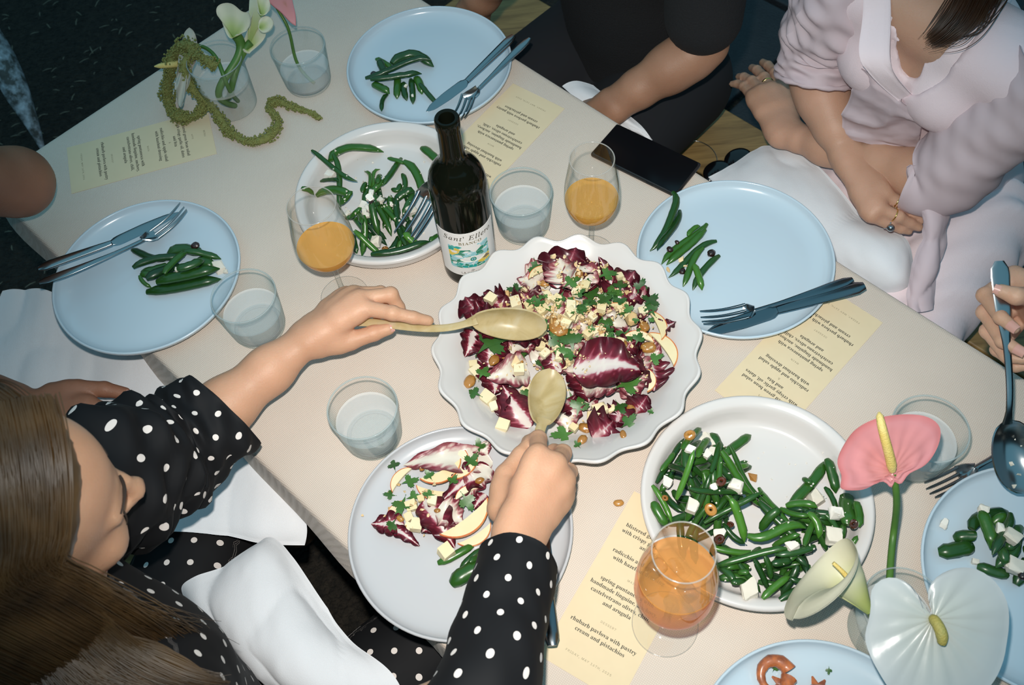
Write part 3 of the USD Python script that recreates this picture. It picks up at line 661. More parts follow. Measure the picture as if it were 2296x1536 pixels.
def bean(heap, xy, r, m, label, group, tail=False, lift=0.0):
    """A cooked green bean: long pod, slightly flattened, swelling over its seeds, pointed at one end and trimmed at the other."""
    xy = np.asarray(xy, float); L = np.linalg.norm(np.diff(xy, axis=0), axis=1).sum(); n = max(8, min(22, int(L / 0.006)))
    c = spline(np.c_[xy, np.zeros(len(xy))], n)[:, :2]; s = np.linspace(0, 1, n)
    pr_ = np.minimum(1, 0.55 + 3.0 * s) * np.where(s > .80, np.maximum(1 - ((s - .80) / .2) ** 1.7, 0.10), 1)
    rr = r * pr_ * (1 + 0.035 * np.sin(s * L / 0.0055 * 2 * np.pi / 2.2 + rng.uniform(0, 6)))
    fl_ = 0.78
    z = heap.lay(c, rr) + rr * fl_ + lift
    t = tube(np.c_[c, z], rr, n=9, flat=fl_)
    for p, q, zz in zip(c, rr, z): heap.stamp(p, max(q, .001), zz + q * fl_)
    return mesh('green_bean', t, m, smooth=50, label=label, cat='green bean', group=group)
def conv(pts, sc, off, z):
    return np.array([at(off[0] + x / sc, off[1] + y / sc, z)[:2] for x, y in pts])
def beans(heap, lists, sc, off, z, label, group, mats=('bean_green',), lens=0.84):
    for b in lists:
        r = b[0] if isinstance(b[0], float) else 0.0042
        pts = b[1:] if isinstance(b[0], float) else b
        bean(heap, conv(pts, sc, off, z), r * lens, mats[rng.integers(len(mats))], label, group)
def chunk(size, seed_rng, jag=0.25, n=14, box_=False):
    """A small irregular solid: the hull of a few jittered points."""
    if box_:
        p = np.array([[x, y, z] for x in (-1, 1) for y in (-1, 1) for z in (-1, 1)], float) * .5
        p = np.concatenate([p * [1, .92, .92], p * [.92, 1, .92], p * [.92, .92, 1]]) + seed_rng.normal(0, jag * .15, (24, 3))
    else:
        p = seed_rng.normal(size=(n, 3)); p = p / np.linalg.norm(p, axis=1, keepdims=True) * .5 * (1 + seed_rng.uniform(-jag, jag, (n, 1)))
    return trimesh.convex.convex_hull(p * np.asarray(size))
def crumbly(size, r_, amp=0.10):
    t = trimesh.creation.icosphere(2, .5) if amp >= .15 else chunk(size, r_, box_=True, jag=.95).subdivide().subdivide()
    if amp >= .15: t.vertices = np.asarray(t.vertices) * np.asarray(size)
    v = np.asarray(t.vertices)
    d = meshkit.fbm(v / np.mean(size) * 4 + r_.uniform(0, 50), 3) - .5
    t.vertices = v * (1 + amp * 2 * d[:, None]); return t
def put(heap, name, t, p, m, label, cat, group=None, q=0.75, spin=True, smooth=35, sink=0.15):
    r = t.extents[:2].max() / 2
    if spin: t.apply_transform(trimesh.transformations.rotation_matrix(rng.uniform(0, 6.28), [0, 0, 1]))
    z = heap.below(p, r * .7, q); h = t.bounds[1][2] - t.bounds[0][2]
    t.apply_translation([p[0], p[1], z - t.bounds[0][2] - h * sink]); heap.stamp(p, r * .9, z + h * (1 - sink))
    return mesh(name, t, m, smooth=smooth, label=label, cat=cat, group=group)
def leaf_grid(L, Wd, cup=0.3, ruf=0.12, frq=3.2, nu=26, nv=13, point=0.7, twist=0.0, arch=0.1, seed=0, vein=True, base_w=0.18):
    """A leaf in its own axes, base at the origin, tip along +x. Returns (vertices, uv): uv.x is 0 on the pale rib and 1 at the dark edge."""
    r_ = np.random.default_rng(seed); ph = r_.uniform(0, 6, 4)
    u, v = np.meshgrid(np.linspace(0, 1, nu), np.linspace(-1, 1, nv), indexing='ij')
    w = Wd / 2 * (base_w + (1 - base_w) * np.sin(np.pi * np.clip(u, 0, 1) ** point) ** 0.8); w[-1] *= 0.3
    e = ruf * Wd * np.abs(v) ** 1.6 * np.sin(frq * 2 * np.pi * u + np.where(v > 0, ph[0], ph[1])) * np.minimum(1, 3 * u)
    x = L * u * (1 - 0.06 * v * v) + 0.25 * e; y = w * v * (1 + 0.10 * np.sin(2 * frq * np.pi * u + ph[2]) * np.abs(v)); z = cup * w * v * v + e + arch * L * np.sin(np.pi * u) + 0.06 * Wd * np.sin(6 * u + ph[3])
    rib = np.exp(-(v / (0.22 * (1 - .6 * u) + .05)) ** 2)
    col = 0.12 + 0.75 * np.abs(v) ** 0.8 + 0.55 * u - 0.5 * rib
    if vein:
        k = (u * 7 - np.abs(v) * 2.2) % 1.0; col -= 0.30 * np.exp(-((k - .5) / .13) ** 2) * (np.abs(v) < .92)
    a = twist * (u - .3); y, z = y * np.cos(a) - z * np.sin(a), y * np.sin(a) + z * np.cos(a)
    return np.stack([x, y, z], -1), np.stack([np.clip(col, 0, 1), np.abs(v)], -1)
def put_leaf(name, V, uv, o, xdir, zdir, m, label, cat, group=None, th=0.0011, parent=None):
    t = sheet(V, th); t = to_frame(t, o, xdir, zdir); q = uv.reshape(-1, 2)
    return mesh(name, t, m, parent=parent, smooth=True, label=label, cat=cat, group=group, uv=np.vstack([q, q]))
def rad_leaf(heap, p0, p1, Wd, m, label, group, seed, cup=0.25, ruf=0.12, tilt=0.15, roll=0.0, lift=0.0, arch=0.12, name='radicchio_leaf'):
    p0, p1 = np.asarray(p0)[:2], np.asarray(p1)[:2]; L = np.linalg.norm(p1 - p0)
    V, uv = leaf_grid(L, Wd, cup=cup, ruf=ruf, seed=seed, arch=arch)
    z0 = heap.below(p0 * .75 + p1 * .25, Wd * .2, .6); z1 = heap.below(p0 * .25 + p1 * .75, Wd * .2, .6)
    zs = max(z0, z1 - 0.01) + 0.002 + lift
    d = np.r_[p1 - p0, np.clip(z1 - z0, -.012, .012) + tilt * L]; dn = unit(d); side = unit(np.cross([0, 0, 1], dn)); nz = unit(np.cross(dn, side) + side * roll)
    o = np.r_[p0, zs]; put_leaf(name, V, uv, o, dn, nz, m, label, 'radicchio leaf', group)
    for k in np.linspace(.15, .85, 5):
        q = p0 + (p1 - p0) * k; heap.raise_(q, Wd * .22, min(o[2] + d[2] * k + 0.003 + arch * L * math.sin(math.pi * k) * .6, TZ + 0.075))
def apple_slice(heap, c, ang, R, th, label, group, frac=0.42, tilt=0.0, lift=0.0):
    """A half-moon slice of apple with its rim of red skin."""
    a = np.linspace(-1.15, 1.15, 18); arc_ = np.stack([R * np.cos(a), R * np.sin(a)], 1); x0 = R * math.cos(1.15)
    inner = np.stack([x0 + R * .10 * (1 - np.linspace(-1, 1, 7) ** 2), np.linspace(R * math.sin(1.15), -R * math.sin(1.15), 7)], 1)
    fl_ = plate_poly(np.vstack([arc_ * .985, inner[1:-1]]), th); sk = plate_poly(np.vstack([arc_, (arc_ * .958)[::-1]]), th * 1.04, z=-th * .02)
    cz = heap.below(c, R * .5, .8) + 0.001 + lift
    x = unit([math.cos(ang), math.sin(ang), tilt]); o = np.r_[c[:2], cz] - x * (R * .7)
    o[2] = cz
    t = thing('apple_slice', label, 'apple slice', o, group)
    mesh('flesh', to_frame(fl_, o, x, [0, 0, 1]), 'apple_flesh', parent=t); mesh('skin', to_frame(sk, o, x, [0, 0, 1]), 'apple_skin', parent=t)
    heap.raise_(c, R * .5, cz + th)
def parsley(heap, c, size, ang, label, group, seed, lift=0.0):
    """A flat parsley leaf: three toothed lobes on a short stalk, gently crumpled."""
    r_ = np.random.default_rng(seed); out = []
    for th in np.linspace(-2.5, 2.5, 46):
        lobe = max(math.cos(1.45 * (th - o_)) ** 2 * (abs(th - o_) < 1.05) * s_ for o_, s_ in ((0, 1), (1.35, .8), (-1.35, .8)))
        out.append((size * (.22 + .78 * lobe * (1 + .20 * math.sin(th * 22 + seed))) * math.cos(th) + size * .25, size * (.22 + .62 * lobe * (1 + .20 * math.sin(th * 22 + seed))) * math.sin(th)))
    out += [(-size * .55, -size * .035), (-size * .55, size * .035)]
    t = plate_poly(out, 0.0006); t = t.subdivide_to_size(size * .3); v = np.array(t.vertices)
    v[:, 2] += size * .22 * np.sin(v[:, 0] / size * 2.2 + r_.uniform(0, 6)) + size * .15 * (v[:, 1] / size) ** 2 * r_.choice([-1, 1]); t.vertices = v
    t.apply_transform(trimesh.transformations.rotation_matrix(ang, [0, 0, 1])); z = heap.below(c, size * .5, .85)
    t.apply_translation([c[0], c[1], z - t.bounds[0][2] * .6 + 0.0008 + lift])
    mesh('parsley_leaf', t, 'parsley', smooth=60, label=label, cat='parsley leaf', group=group)

# --- the two bean bowls
hG = Heap(G, bowl_floor, .15); ZG = TZ + 0.022; sG, oG = 3.135, (1430, 880)
labG, grpG = 'glossy blistered green bean in the white bowl beside the rose wine glass', 'beans in the bowl by the rose wine'
fill = [((130, 480), (620, 1000), 24), ((330, 450), (640, 900), 16), ((560, 1050), (1150, 1350), 24), ((950, 850), (1480, 1180), 26), ((90, 650), (600, 1150), 20)]
for (x0, y0), (x1, y1), n in fill:
    for k in range(n):
        c_ = np.array([rng.uniform(x0, x1), rng.uniform(y0, y1)]); a = rng.uniform(0, 3.14); l = rng.uniform(150, 300); d = np.array([math.cos(a), math.sin(a)]) * l / 2; b = np.array([-d[1], d[0]]) * rng.uniform(-.2, .2)
        q = np.clip(np.array([c_ - d, c_ + b, c_ + d]), [120, 300], [1540, 1430])
        w = conv(q, sG, oG, ZG)
        if np.linalg.norm(w - np.array(G), axis=1).max() > 0.113: continue
        bean(hG, w, rng.uniform(.0036, .0052), ('bean_dark', 'bean_green')[rng.integers(2)], labG, grpG)
beans(hG, [
 [(130, 640), (240, 450), (330, 300)], [(210, 640), (280, 480), (390, 300)], [(100, 665), (170, 760), (240, 905)], [.0072, (105, 790), (150, 870), (205, 940)], [(240, 900), (290, 790), (340, 650)],
 [(380, 940), (430, 830), (470, 720)], [(470, 720), (510, 600), (540, 470)], [.0085, (525, 250), (560, 310), (600, 410)], [.0068, (610, 410), (700, 340), (815, 245)], [(640, 520), (720, 470), (790, 430)],
 [.0046, (660, 570), (740, 520), (820, 465)], [(600, 600), (690, 590), (770, 545)], [.0036, (610, 490), (680, 590), (760, 690), (860, 760), (960, 800)], [.0056, (545, 560), (640, 660), (740, 760), (840, 830)],
 [(320, 820), (480, 825), (620, 800), (760, 790)], [.0044, (450, 970), (600, 900), (740, 840), (840, 790)], [.0062, (620, 850), (680, 940), (740, 1080)], [(590, 960), (650, 1040), (740, 1090)],
 [.0043, (870, 625), (920, 730), (990, 840), (1070, 1000)], [.0062, (830, 820), (920, 910), (1020, 1000), (1130, 1100)], [(1000, 820), (1090, 880), (1200, 900)], [.0065, (850, 1000), (910, 930), (970, 900)],
 [.0066, (750, 1060), (850, 1075), (960, 1030), (1150, 1010)], [.0046, (1140, 1130), (1190, 1000), (1260, 870)], [.0078, (1090, 770), (1170, 670), (1270, 560), (1330, 440)], [.0075, (1345, 440), (1390, 560), (1420, 660)],
 [(1340, 620), (1400, 720), (1420, 800)], [.0115, (1450, 960), (1465, 840), (1480, 690)], [.0062, (1520, 980), (1535, 900), (1510, 780)], [.0044, (1180, 570), (1200, 600), (1240, 620)], [.0054, (1040, 800), (1150, 800), (1250, 835)],
 [.0046, (530, 1100), (700, 1130), (860, 1120)], [.0050, (550, 1230), (700, 1200), (850, 1170), (1040, 1150)], [.0044, (700, 1230), (780, 1310), (870, 1390)], [(800, 1210), (860, 1290), (920, 1380)], [(870, 1200), (910, 1270), (930, 1330)],
 [.0054, (920, 1250), (980, 1240), (1060, 1220)], [.0052, (870, 1460), (950, 1385), (1060, 1310)], [.0056, (990, 1470), (1100, 1410), (1260, 1350)], [(700, 1290), (730, 1290), (770, 1295)], [.0050, (650, 1357), (700, 1350), (760, 1345)],
 [.0040, (1430, 1110), (1490, 1080), (1535, 1020)], [(1060, 1330), (1120, 1350), (1200, 1330)], [.0052, (1380, 1150), (1390, 1060), (1400, 1030)], [(1240, 1000), (1290, 1060), (1330, 1110)], [(940, 1100), (1000, 1080), (1110, 1060)], [.0055, (1170, 900), (1230, 960), (1250, 1060)],
 [.0050, (270, 600), (340, 480), (420, 360)], [.0055, (380, 620), (430, 500), (480, 420)], [.0042, (160, 560), (230, 470), (260, 420)]],
 sG, oG, ZG + .008, labG, grpG, ('bean_green', 'bean_green', 'bean_bright'))
def feta_at(heap, pts, sc, off, z, label, group, name='feta_cube'):
    for x, y, w in pts:
        s_ = w / sc * 0.00053; p = conv([(x, y)], sc, off, z)[0]
        put(heap, name, crumbly((s_, s_ * rng.uniform(.7, .95), s_ * .75), rng, .14), p, 'feta', label, 'feta cheese', group, q=.75, sink=.25, smooth=25)
feta_at(hG, [(530, 420, 100), (470, 300, 90), (1285, 700, 95), (1375, 880, 85), (1365, 1030, 85), (325, 595, 50), (450, 595, 45), (205, 635, 55), (655, 755, 80), (360, 890, 75), (1062, 1130, 55), (1235, 1375, 50), (780, 1390, 95), (565, 1020, 60), (495, 790, 40), (1225, 770, 40)], sG, oG, ZG + .01,
        'white feta cheese piece among beans beside the rose wine glass', 'feta in the bowl by the rose wine')
def ring_at(heap, pts, sc, off, z, m, label, group):
    for x, y, w in pts:
        R = w / sc * 0.00028; t = lathe([(R * .55 + R * .42 * math.cos(a), R * .5 * math.sin(a)) for a in np.linspace(0, 2 * math.pi, 10)], 18)
        t.vertices = np.asarray(t.vertices) * [1, .85, 1]; t.apply_transform(trimesh.transformations.rotation_matrix(rng.uniform(-.5, .5), [1, .3, 0]))
        put(heap, 'date_slice', t, conv([(x, y)], sc, off, z)[0], m, label, 'date', group, q=.85, sink=.2)
ring_at(hG, [(325, 490, 85), (490, 900, 95), (190, 750, 50)], sG, oG, ZG + .01, 'amber_fruit', 'amber date slice with a hole lying on beans by the rose wine', 'amber date rings in the bowl')
ring_at(hG, [(545, 760, 75), (560, 1070, 80), (850, 710, 90), (1490, 970, 70), (640, 960, 50), (630, 340, 40)], sG, oG, ZG + .01, 'date_flesh', 'dark red date slice lying on beans by the rose wine', 'red date slices in the bowl')
put(hG, 'date_piece', chunk((.016, .011, .006), rng), conv([(820, 560)], sG, oG, ZG)[0], 'amber_fruit', 'brown date piece on the bare middle of the bean bowl', 'date')
cr = []
for k in range(110):
    q = conv([(rng.uniform(120, 1500), rng.uniform(320, 1400))], sG, oG, ZG)[0]
    if np.linalg.norm(q - np.array(G)) > .112: continue
    t = chunk(np.full(3, rng.uniform(.0012, .0032)), rng, n=9); t.apply_translation(np.r_[q, hG.below(q, .002, .9) + .0006]); cr.append(t)
mesh('feta_crumbs', cr, 'feta', kind='stuff', smooth=False, label='feta crumbs over the bean bowl beside the rose wine glass', cat='feta crumbs')

hH = Heap(H, bowl_floor, .15); sH, oH = 4.2675, (640, 260); ZH = TZ + 0.02
labH, grpH = 'glossy green bean in the white bowl behind the wine bottle', 'beans in the bowl behind the bottle'
for k in range(26):
    c_ = np.array([rng.uniform(620, 1180), rng.uniform(660, 1230)]); a = rng.uniform(.6, 2.4); l = rng.uniform(160, 300); d = np.array([math.cos(a), math.sin(a)]) * l / 2; b = np.array([-d[1], d[0]]) * rng.uniform(-.2, .2)
    bean(hH, conv([c_ - d, c_ + b, c_ + d], sH, oH, ZH), rng.uniform(.0038, .0055), ('bean_dark', 'bean_green', 'bean_dark')[rng.integers(3)], labH, grpH)
beans(hH, [
 [.0085, (450, 480), (500, 385), (620, 310), (780, 275), (920, 265)], [.0052, (480, 440), (520, 540), (510, 680), (500, 820)], [.0044, (270, 380), (370, 460), (480, 550), (620, 640), (700, 660)], [.0040, (320, 580), (430, 600), (520, 650)],
 [.0080, (280, 710), (380, 690), (500, 720), (640, 790)], [.0078, (1290, 250), (1380, 310), (1480, 400)], [.0058, (1090, 330), (1030, 450), (960, 580), (920, 640)], [.0040, (970, 360), (1040, 385), (1150, 420)],
 [.0078, (1130, 420), (1220, 480), (1280, 590), (1320, 710)], [.0052, (1100, 480), (1130, 600), (1100, 690)], [.0036, (810, 640), (820, 520), (850, 440), (885, 425)], [.0036, (800, 640), (800, 560), (770, 470), (730, 450)], [.0046, (720, 680), (745, 600), (755, 580)],
 [.0075, (1040, 770), (1130, 710), (1230, 690)], [.0055, (1070, 780), (1060, 900), (1080, 1050), (1170, 1250)], [.0056, (850, 780), (900, 900), (960, 1000), (1000, 1100)], [.0052, (700, 960), (760, 1100), (790, 1210)], [.0050, (690, 1190), (800, 1260), (930, 1330)],
 [.0066, (830, 1350), (1000, 1340), (1200, 1290), (1390, 1220)], [.0050, (1380, 1190), (1440, 1130), (1500, 1060)], [.0066, (1140, 1130), (1210, 1180), (1290, 1220)], [(1060, 1290), (1080, 1230), (1100, 1180)], [.0050, (560, 930), (620, 930), (680, 940)], [.0048, (630, 1020), (700, 1010), (760, 980)],
 [.0060, (520, 840), (600, 820), (660, 780)], [.0050, (880, 640), (890, 580), (900, 530)], [.0052, (170, 750), (220, 735), (270, 745)], [(940, 900), (1000, 950), (1060, 1020)], [(880, 930), (920, 860), (960, 760)], [.0055, (1120, 900), (1150, 960), (1170, 1010)], [.0050, (1000, 620), (1040, 640), (1080, 560)]],
 sH, oH, ZH + .008, labH, grpH, ('bean_green', 'bean_bright', 'bean_green'))
feta_at(hH, [(735, 790, 120), (775, 900, 80), (770, 960, 60), (860, 965, 70), (420, 545, 90), (575, 885, 70), (1180, 840, 110), (850, 1180, 110), (1000, 1250, 90), (1000, 800, 45), (920, 850, 60), (830, 775, 50), (800, 1030, 60)], sH, oH, ZH + .012,
        'white feta cheese piece among beans behind the wine bottle', 'feta in the bowl behind the bottle')
ring_at(hH, [(930, 1190, 80)], sH, oH, ZH + .01, 'amber_fruit', 'amber date slice in the bean bowl behind the bottle', None)
for x, y, w in ((680, 900, 90), (870, 1010, 70), (640, 840, 60)):
    put(hH, 'date_piece', chunk((w * .00012, w * .00010, w * .00008), rng), conv([(x, y)], sH, oH, ZH + .01)[0], 'date_dark', 'dark date piece among beans behind the wine bottle', 'date', 'dark dates in the bowl behind the bottle')
cr = []
for k in range(120):
    q = conv([(rng.normal(860, 220), rng.normal(850, 250))], sH, oH, ZH)[0]
    if np.linalg.norm(q - np.array(H)) > .11: continue
    t = chunk(np.full(3, rng.uniform(.0014, .0042)), rng, n=9); t.apply_translation(np.r_[q, hH.below(q, .002, .9) + .0006]); cr.append(t)
mesh('feta_crumbs', cr, 'feta', kind='stuff', smooth=False, label='feta crumbs over the bean bowl behind the bottle', cat='feta crumbs')

# --- beans left on the dinner plates
def plate_beans(key, lists, sc, off, what, extra=(), mats=('bean_dark', 'bean_green')):
    h = Heap(PL[key], coupe_floor, .15); beans(h, lists, sc, off, TZ + .012, 'green bean left ' + what, 'beans left ' + what, mats, 1.0)
    for kind, x, y, w in extra:
        p = conv([(x, y)], sc, off, TZ + .015)[0]; s_ = w / sc * .00058
        if kind == 'f': put(h, 'feta_cube', crumbly((s_, s_ * .8, s_ * .7), rng, .12), p, 'feta', 'crumbly white feta piece left ' + what, 'feta cheese', 'feta left ' + what, smooth=25)
        elif kind == 'd': put(h, 'date_piece', crumbly((s_, s_ * .85, s_ * .7), rng, .22), p, 'date_dark', 'dark sticky date piece left ' + what, 'date', 'dates left ' + what)
        elif kind == 'n': put(h, 'garlic_chip', chunk((s_, s_ * .5, s_ * .3), rng), p, 'hazelnut', 'pale golden garlic chip left ' + what, 'garlic chip', 'garlic chips left ' + what)
    return h
plate_beans('A', [[.0038, (600, 980), (530, 1080), (510, 1200), (510, 1330)], [.0068, (350, 820), (480, 900), (640, 1000)], [.0062, (780, 700), (770, 900), (760, 1050)], [.0052, (880, 780), (890, 950), (930, 1080)], [.0052, (1000, 720), (1030, 900), (1035, 1140)],
 [.0066, (1080, 700), (1170, 850), (1190, 970)], [.0042, (1170, 880), (1300, 1010), (1460, 1155)], [.0046, (400, 370), (550, 450), (690, 540)], [.0062, (470, 450), (540, 600), (600, 680)], [.0040, (1000, 270), (1010, 350), (1000, 420)],
 [.0082, (690, 520), (880, 400), (1100, 370), (1250, 440), (1400, 520)], [.0055, (230, 740), (450, 710), (750, 610), (1050, 510), (1380, 510)], [.0058, (330, 810), (600, 790), (900, 740), (1200, 680)]], 7.68, (790, 80), 'on the top dinner plate',
 [('d', 350, 610, 150), ('f', 470, 620, 100), ('f', 920, 860, 60), ('f', 1030, 1030, 50), ('f', 590, 860, 50)])
plate_beans('B', [[.0055, (90, 745), (220, 810), (400, 880), (620, 880)], [.0085, (620, 830), (800, 760), (960, 780), (1130, 800)], [.0058, (140, 1060), (300, 980), (560, 910), (850, 870)], [.0062, (230, 1080), (400, 1050), (640, 970)], [.0060, (240, 1130), (400, 1130), (570, 1070)], [.0030, (230, 1170), (260, 1230), (360, 1280)],
 [.0075, (350, 1250), (500, 1160), (680, 1040), (800, 960)], [.0082, (310, 1360), (500, 1350), (900, 1290), (1390, 1180)], [.0085, (500, 1290), (800, 1240), (1100, 1180), (1390, 1090)], [.0052, (900, 860), (1050, 850), (1200, 860), (1370, 880)], [.0085, (1040, 960), (1150, 950), (1240, 1050)], [.0065, (850, 1200), (1000, 1160), (1200, 1020)], [.0055, (640, 1240), (720, 1120), (820, 1000), (940, 890)]], 6.4, (280, 440), 'on the plate beside the bare elbow',
 [('d', 960, 1060, 230), ('d', 1035, 750, 140), ('f', 1340, 1000, 150), ('f', 815, 1140, 80), ('f', 1430, 1060, 60)])
plate_beans('C', [[.0056, (430, 10), (480, 110), (440, 270), (370, 450), (260, 650), (110, 790)], [.0046, (540, 200), (520, 330), (420, 540), (320, 680), (200, 880)], [.0050, (930, 380), (820, 500), (620, 640), (430, 780), (280, 950)], [.0052, (900, 500), (780, 620), (560, 800), (350, 960)], [.0046, (1070, 620), (900, 680), (760, 780), (600, 950), (380, 1140)],
 [.0048, (870, 760), (760, 880), (680, 1050), (590, 1270)], [.0048, (1110, 830), (980, 940), (830, 1120), (730, 1320)], [.0048, (740, 1020), (790, 1140), (860, 1340)], [.0036, (650, 590), (720, 500), (830, 440)]], 6.4, (1440, 440), 'on the plate before the woman in pink',
 [('n', 565, 890, 150), ('n', 380, 1010, 110), ('n', 620, 980, 90), ('d', 1000, 780, 140), ('d', 395, 770, 110), ('d', 500, 660, 80), ('d', 580, 1040, 120)], ('bean_green', 'bean_bright', 'bean_dark'))
plate_beans('E', [[.0092, (240, 850), (400, 840), (560, 800), (730, 790)], [.0072, (460, 660), (560, 650), (720, 670)], [.0080, (620, 600), (660, 510), (850, 410), (1020, 360), (1200, 395)], [.0066, (760, 1010), (880, 1060), (1000, 1100), (1180, 1120)], [.0080, (1320, 520), (1220, 640), (1190, 820), (1100, 930), (960, 1060)], [.0060, (940, 830), (1000, 930), (1020, 1060)],
 [.0055, (1060, 850), (1140, 790), (1200, 740)], [.0060, (880, 560), (960, 480), (1060, 440)], [.0078, (720, 420), (760, 550), (820, 700), (840, 870)], [.0055, (1080, 440), (1040, 600), (930, 780), (810, 1000)], [.0070, (1250, 1250), (1320, 1100), (1400, 900)], [.0065, (1330, 800), (1400, 900), (1500, 1000)], [.0060, (1420, 600), (1480, 760), (1560, 820)]], 5.69, (2060, 1090), 'on the plate behind the white anthurium',
 [('f', 770, 355, 90), ('f', 330, 470, 85), ('f', 930, 640, 90), ('f', 1060, 760, 130), ('f', 740, 940, 60), ('f', 1200, 1050, 180), ('d', 1280, 1180, 120)])
# --- the salad plate under the sleeve
hD = Heap(PL['D'], coupe_floor, .15); sD, oD = 4.516, (820, 980); ZD = TZ + .014
cD = lambda x, y: conv([(x, y)], sD, oD, ZD)[0]
beans(hD, [[.0062, (725, 1260), (860, 1210), (1000, 1130), (1100, 1080)], [.0050, (960, 1310), (1050, 1220), (1190, 1110)], [.0120, (870, 1480), (970, 1410), (1110, 1330), (1240, 1290)], [.0046, (1060, 1290), (1140, 1230), (1260, 1160)], [.0040, (960, 1790), (1030, 1760), (1110, 1720)], [.0052, (1690, 1310), (1700, 1240), (1690, 1190)]], sD, oD, ZD, 'green bean beside radicchio under the polka dot sleeve', 'beans on the salad plate')
LDr = 'wine red radicchio leaf on the salad plate under the polka dot sleeve'; gDr = 'radicchio on the salad plate'
for k, (a, b, w, m_) in enumerate([((380, 890), (50, 870), .030, 'radicchio'), ((250, 900), (540, 1090), .016, 'radicchio'), ((1280, 240), (380, 280), .040, 'radicchio_pale'), ((1280, 300), (760, 640), .036, 'radicchio'), ((820, 720), (560, 960), .036, 'radicchio'), ((600, 640), (900, 1110), .040, 'radicchio'), ((1240, 300), (1010, 620), .032, 'radicchio_pale'), ((740, 760), (1000, 870), .040, 'radicchio_pale'), ((1150, 60), (1230, 170), .030, 'radicchio_pale'), ((1210, 560), (1090, 720), .020, 'radicchio')]):
    rad_leaf(hD, cD(*a), cD(*b), w, m_, LDr if m_ == 'radicchio' else 'pale creamy radicchio rib leaf on the plate under the polka dot sleeve', gDr if m_ == 'radicchio' else 'pale radicchio on the salad plate', 40 + k, tilt=.05)
LDa, gDa = 'thin half-moon apple slice with red skin on the plate under the sleeve', 'apple slices on the salad plate'
for k, (x, y, a, R) in enumerate([(940, 170, 0.9, .023), (270, 740, 2.6, .020), (330, 400, 2.4, .022), (660, 560, -1.9, .024), (1010, 360, -1.0, .028), (800, 420, -1.2, .031), (1010, 570, 2.0, .018), (1130, 1010, -1.1, .026), (1060, 900, -1.0, .040)]):
    apple_slice(hD, cD(x, y), a, R, .0030, LDa, gDa)
for x, y, w in ((460, 690, 110), (430, 800, 90), (520, 900, 120), (820, 1170, 130), (430, 900, 80), (560, 620, 70), (690, 680, 90), (780, 690, 70)):
    s_ = w / sD * .00052; put(hD, 'apple_cube', chunk((s_, s_, s_ * .8), rng, box_=True, jag=.4), cD(x, y), 'apple_flesh', 'pale apple cube on the salad plate under the polka dot sleeve', 'apple cube', 'apple cubes on the salad plate')
for x, y, w in ((350, 830, 80), (580, 340, 70), (1160, 470, 90), (740, 790, 60)):
    s_ = w / sD * .0006; put(hD, 'golden_raisin', crumbly((s_, s_ * .7, s_ * .6), rng, .2), cD(x, y), 'amber_fruit', 'plump golden raisin on the salad plate under the polka dot sleeve', 'raisin', 'raisins on the salad plate')
for k, (x, y, s_, a) in enumerate([(295, 320, .011, 1.8), (410, 470, .013, .3), (670, 455, .010, 2), (1050, 310, .014, .8), (380, 640, .017, 4.4), (440, 600, .012, 0), (265, 570, .009, 3), (1010, 650, .015, 5.2), (880, 510, .010, 1), (1150, 140, .013, 1.6), (290, 880, .011, 4), (970, 690, .012, 2), (680, 610, .009, 3)]):
    parsley(hD, cD(x, y), s_, a, 'chopped parsley leaf on the salad plate under the polka dot sleeve', 'parsley on the salad plate', 60 + k)
for k in range(26):
    x, y = rng.normal(560, 180), rng.normal(680, 150); put(hD, 'hazelnut_piece', chunk(np.full(3, rng.uniform(.003, .006)), rng, n=10), cD(x, y), 'hazelnut', 'chopped hazelnut on the salad plate under the polka dot sleeve', 'hazelnut', 'hazelnuts on the salad plate')

# --- the radicchio and apple salad in the scalloped dish
hS = Heap(S, dish_floor, .18); sS, oS = 3.0717, (980, 540)
def cS(x, y, z=TZ + .035): return conv([(x, y)], sS, oS, z)[0]
LSr, gSr = 'wine red radicchio leaf in the scalloped dish', 'red radicchio in the scalloped dish'
LSp, gSp = 'pale creamy radicchio leaf in the scalloped dish', 'pale radicchio in the scalloped dish'
cen = np.array([900, 720])
for k in range(64):                                                  # the lower layer
    a = rng.uniform(0, 6.28); q = math.sqrt(rng.uniform(0, 1)); c_ = cen + np.array([math.cos(a) * 600, math.sin(a) * 480]) * q; a2 = a + rng.uniform(-1, 1); d = np.array([math.cos(a2), math.sin(a2)]) * rng.uniform(80, 120)
    pale = rng.random() < .6
    rad_leaf(hS, cS(*(c_ - d), TZ + .02), cS(*(c_ + d), TZ + .02), rng.uniform(.035, .05), 'radicchio_pale' if pale else 'radicchio', LSp if pale else LSr, gSp if pale else gSr, 100 + k, tilt=.1)
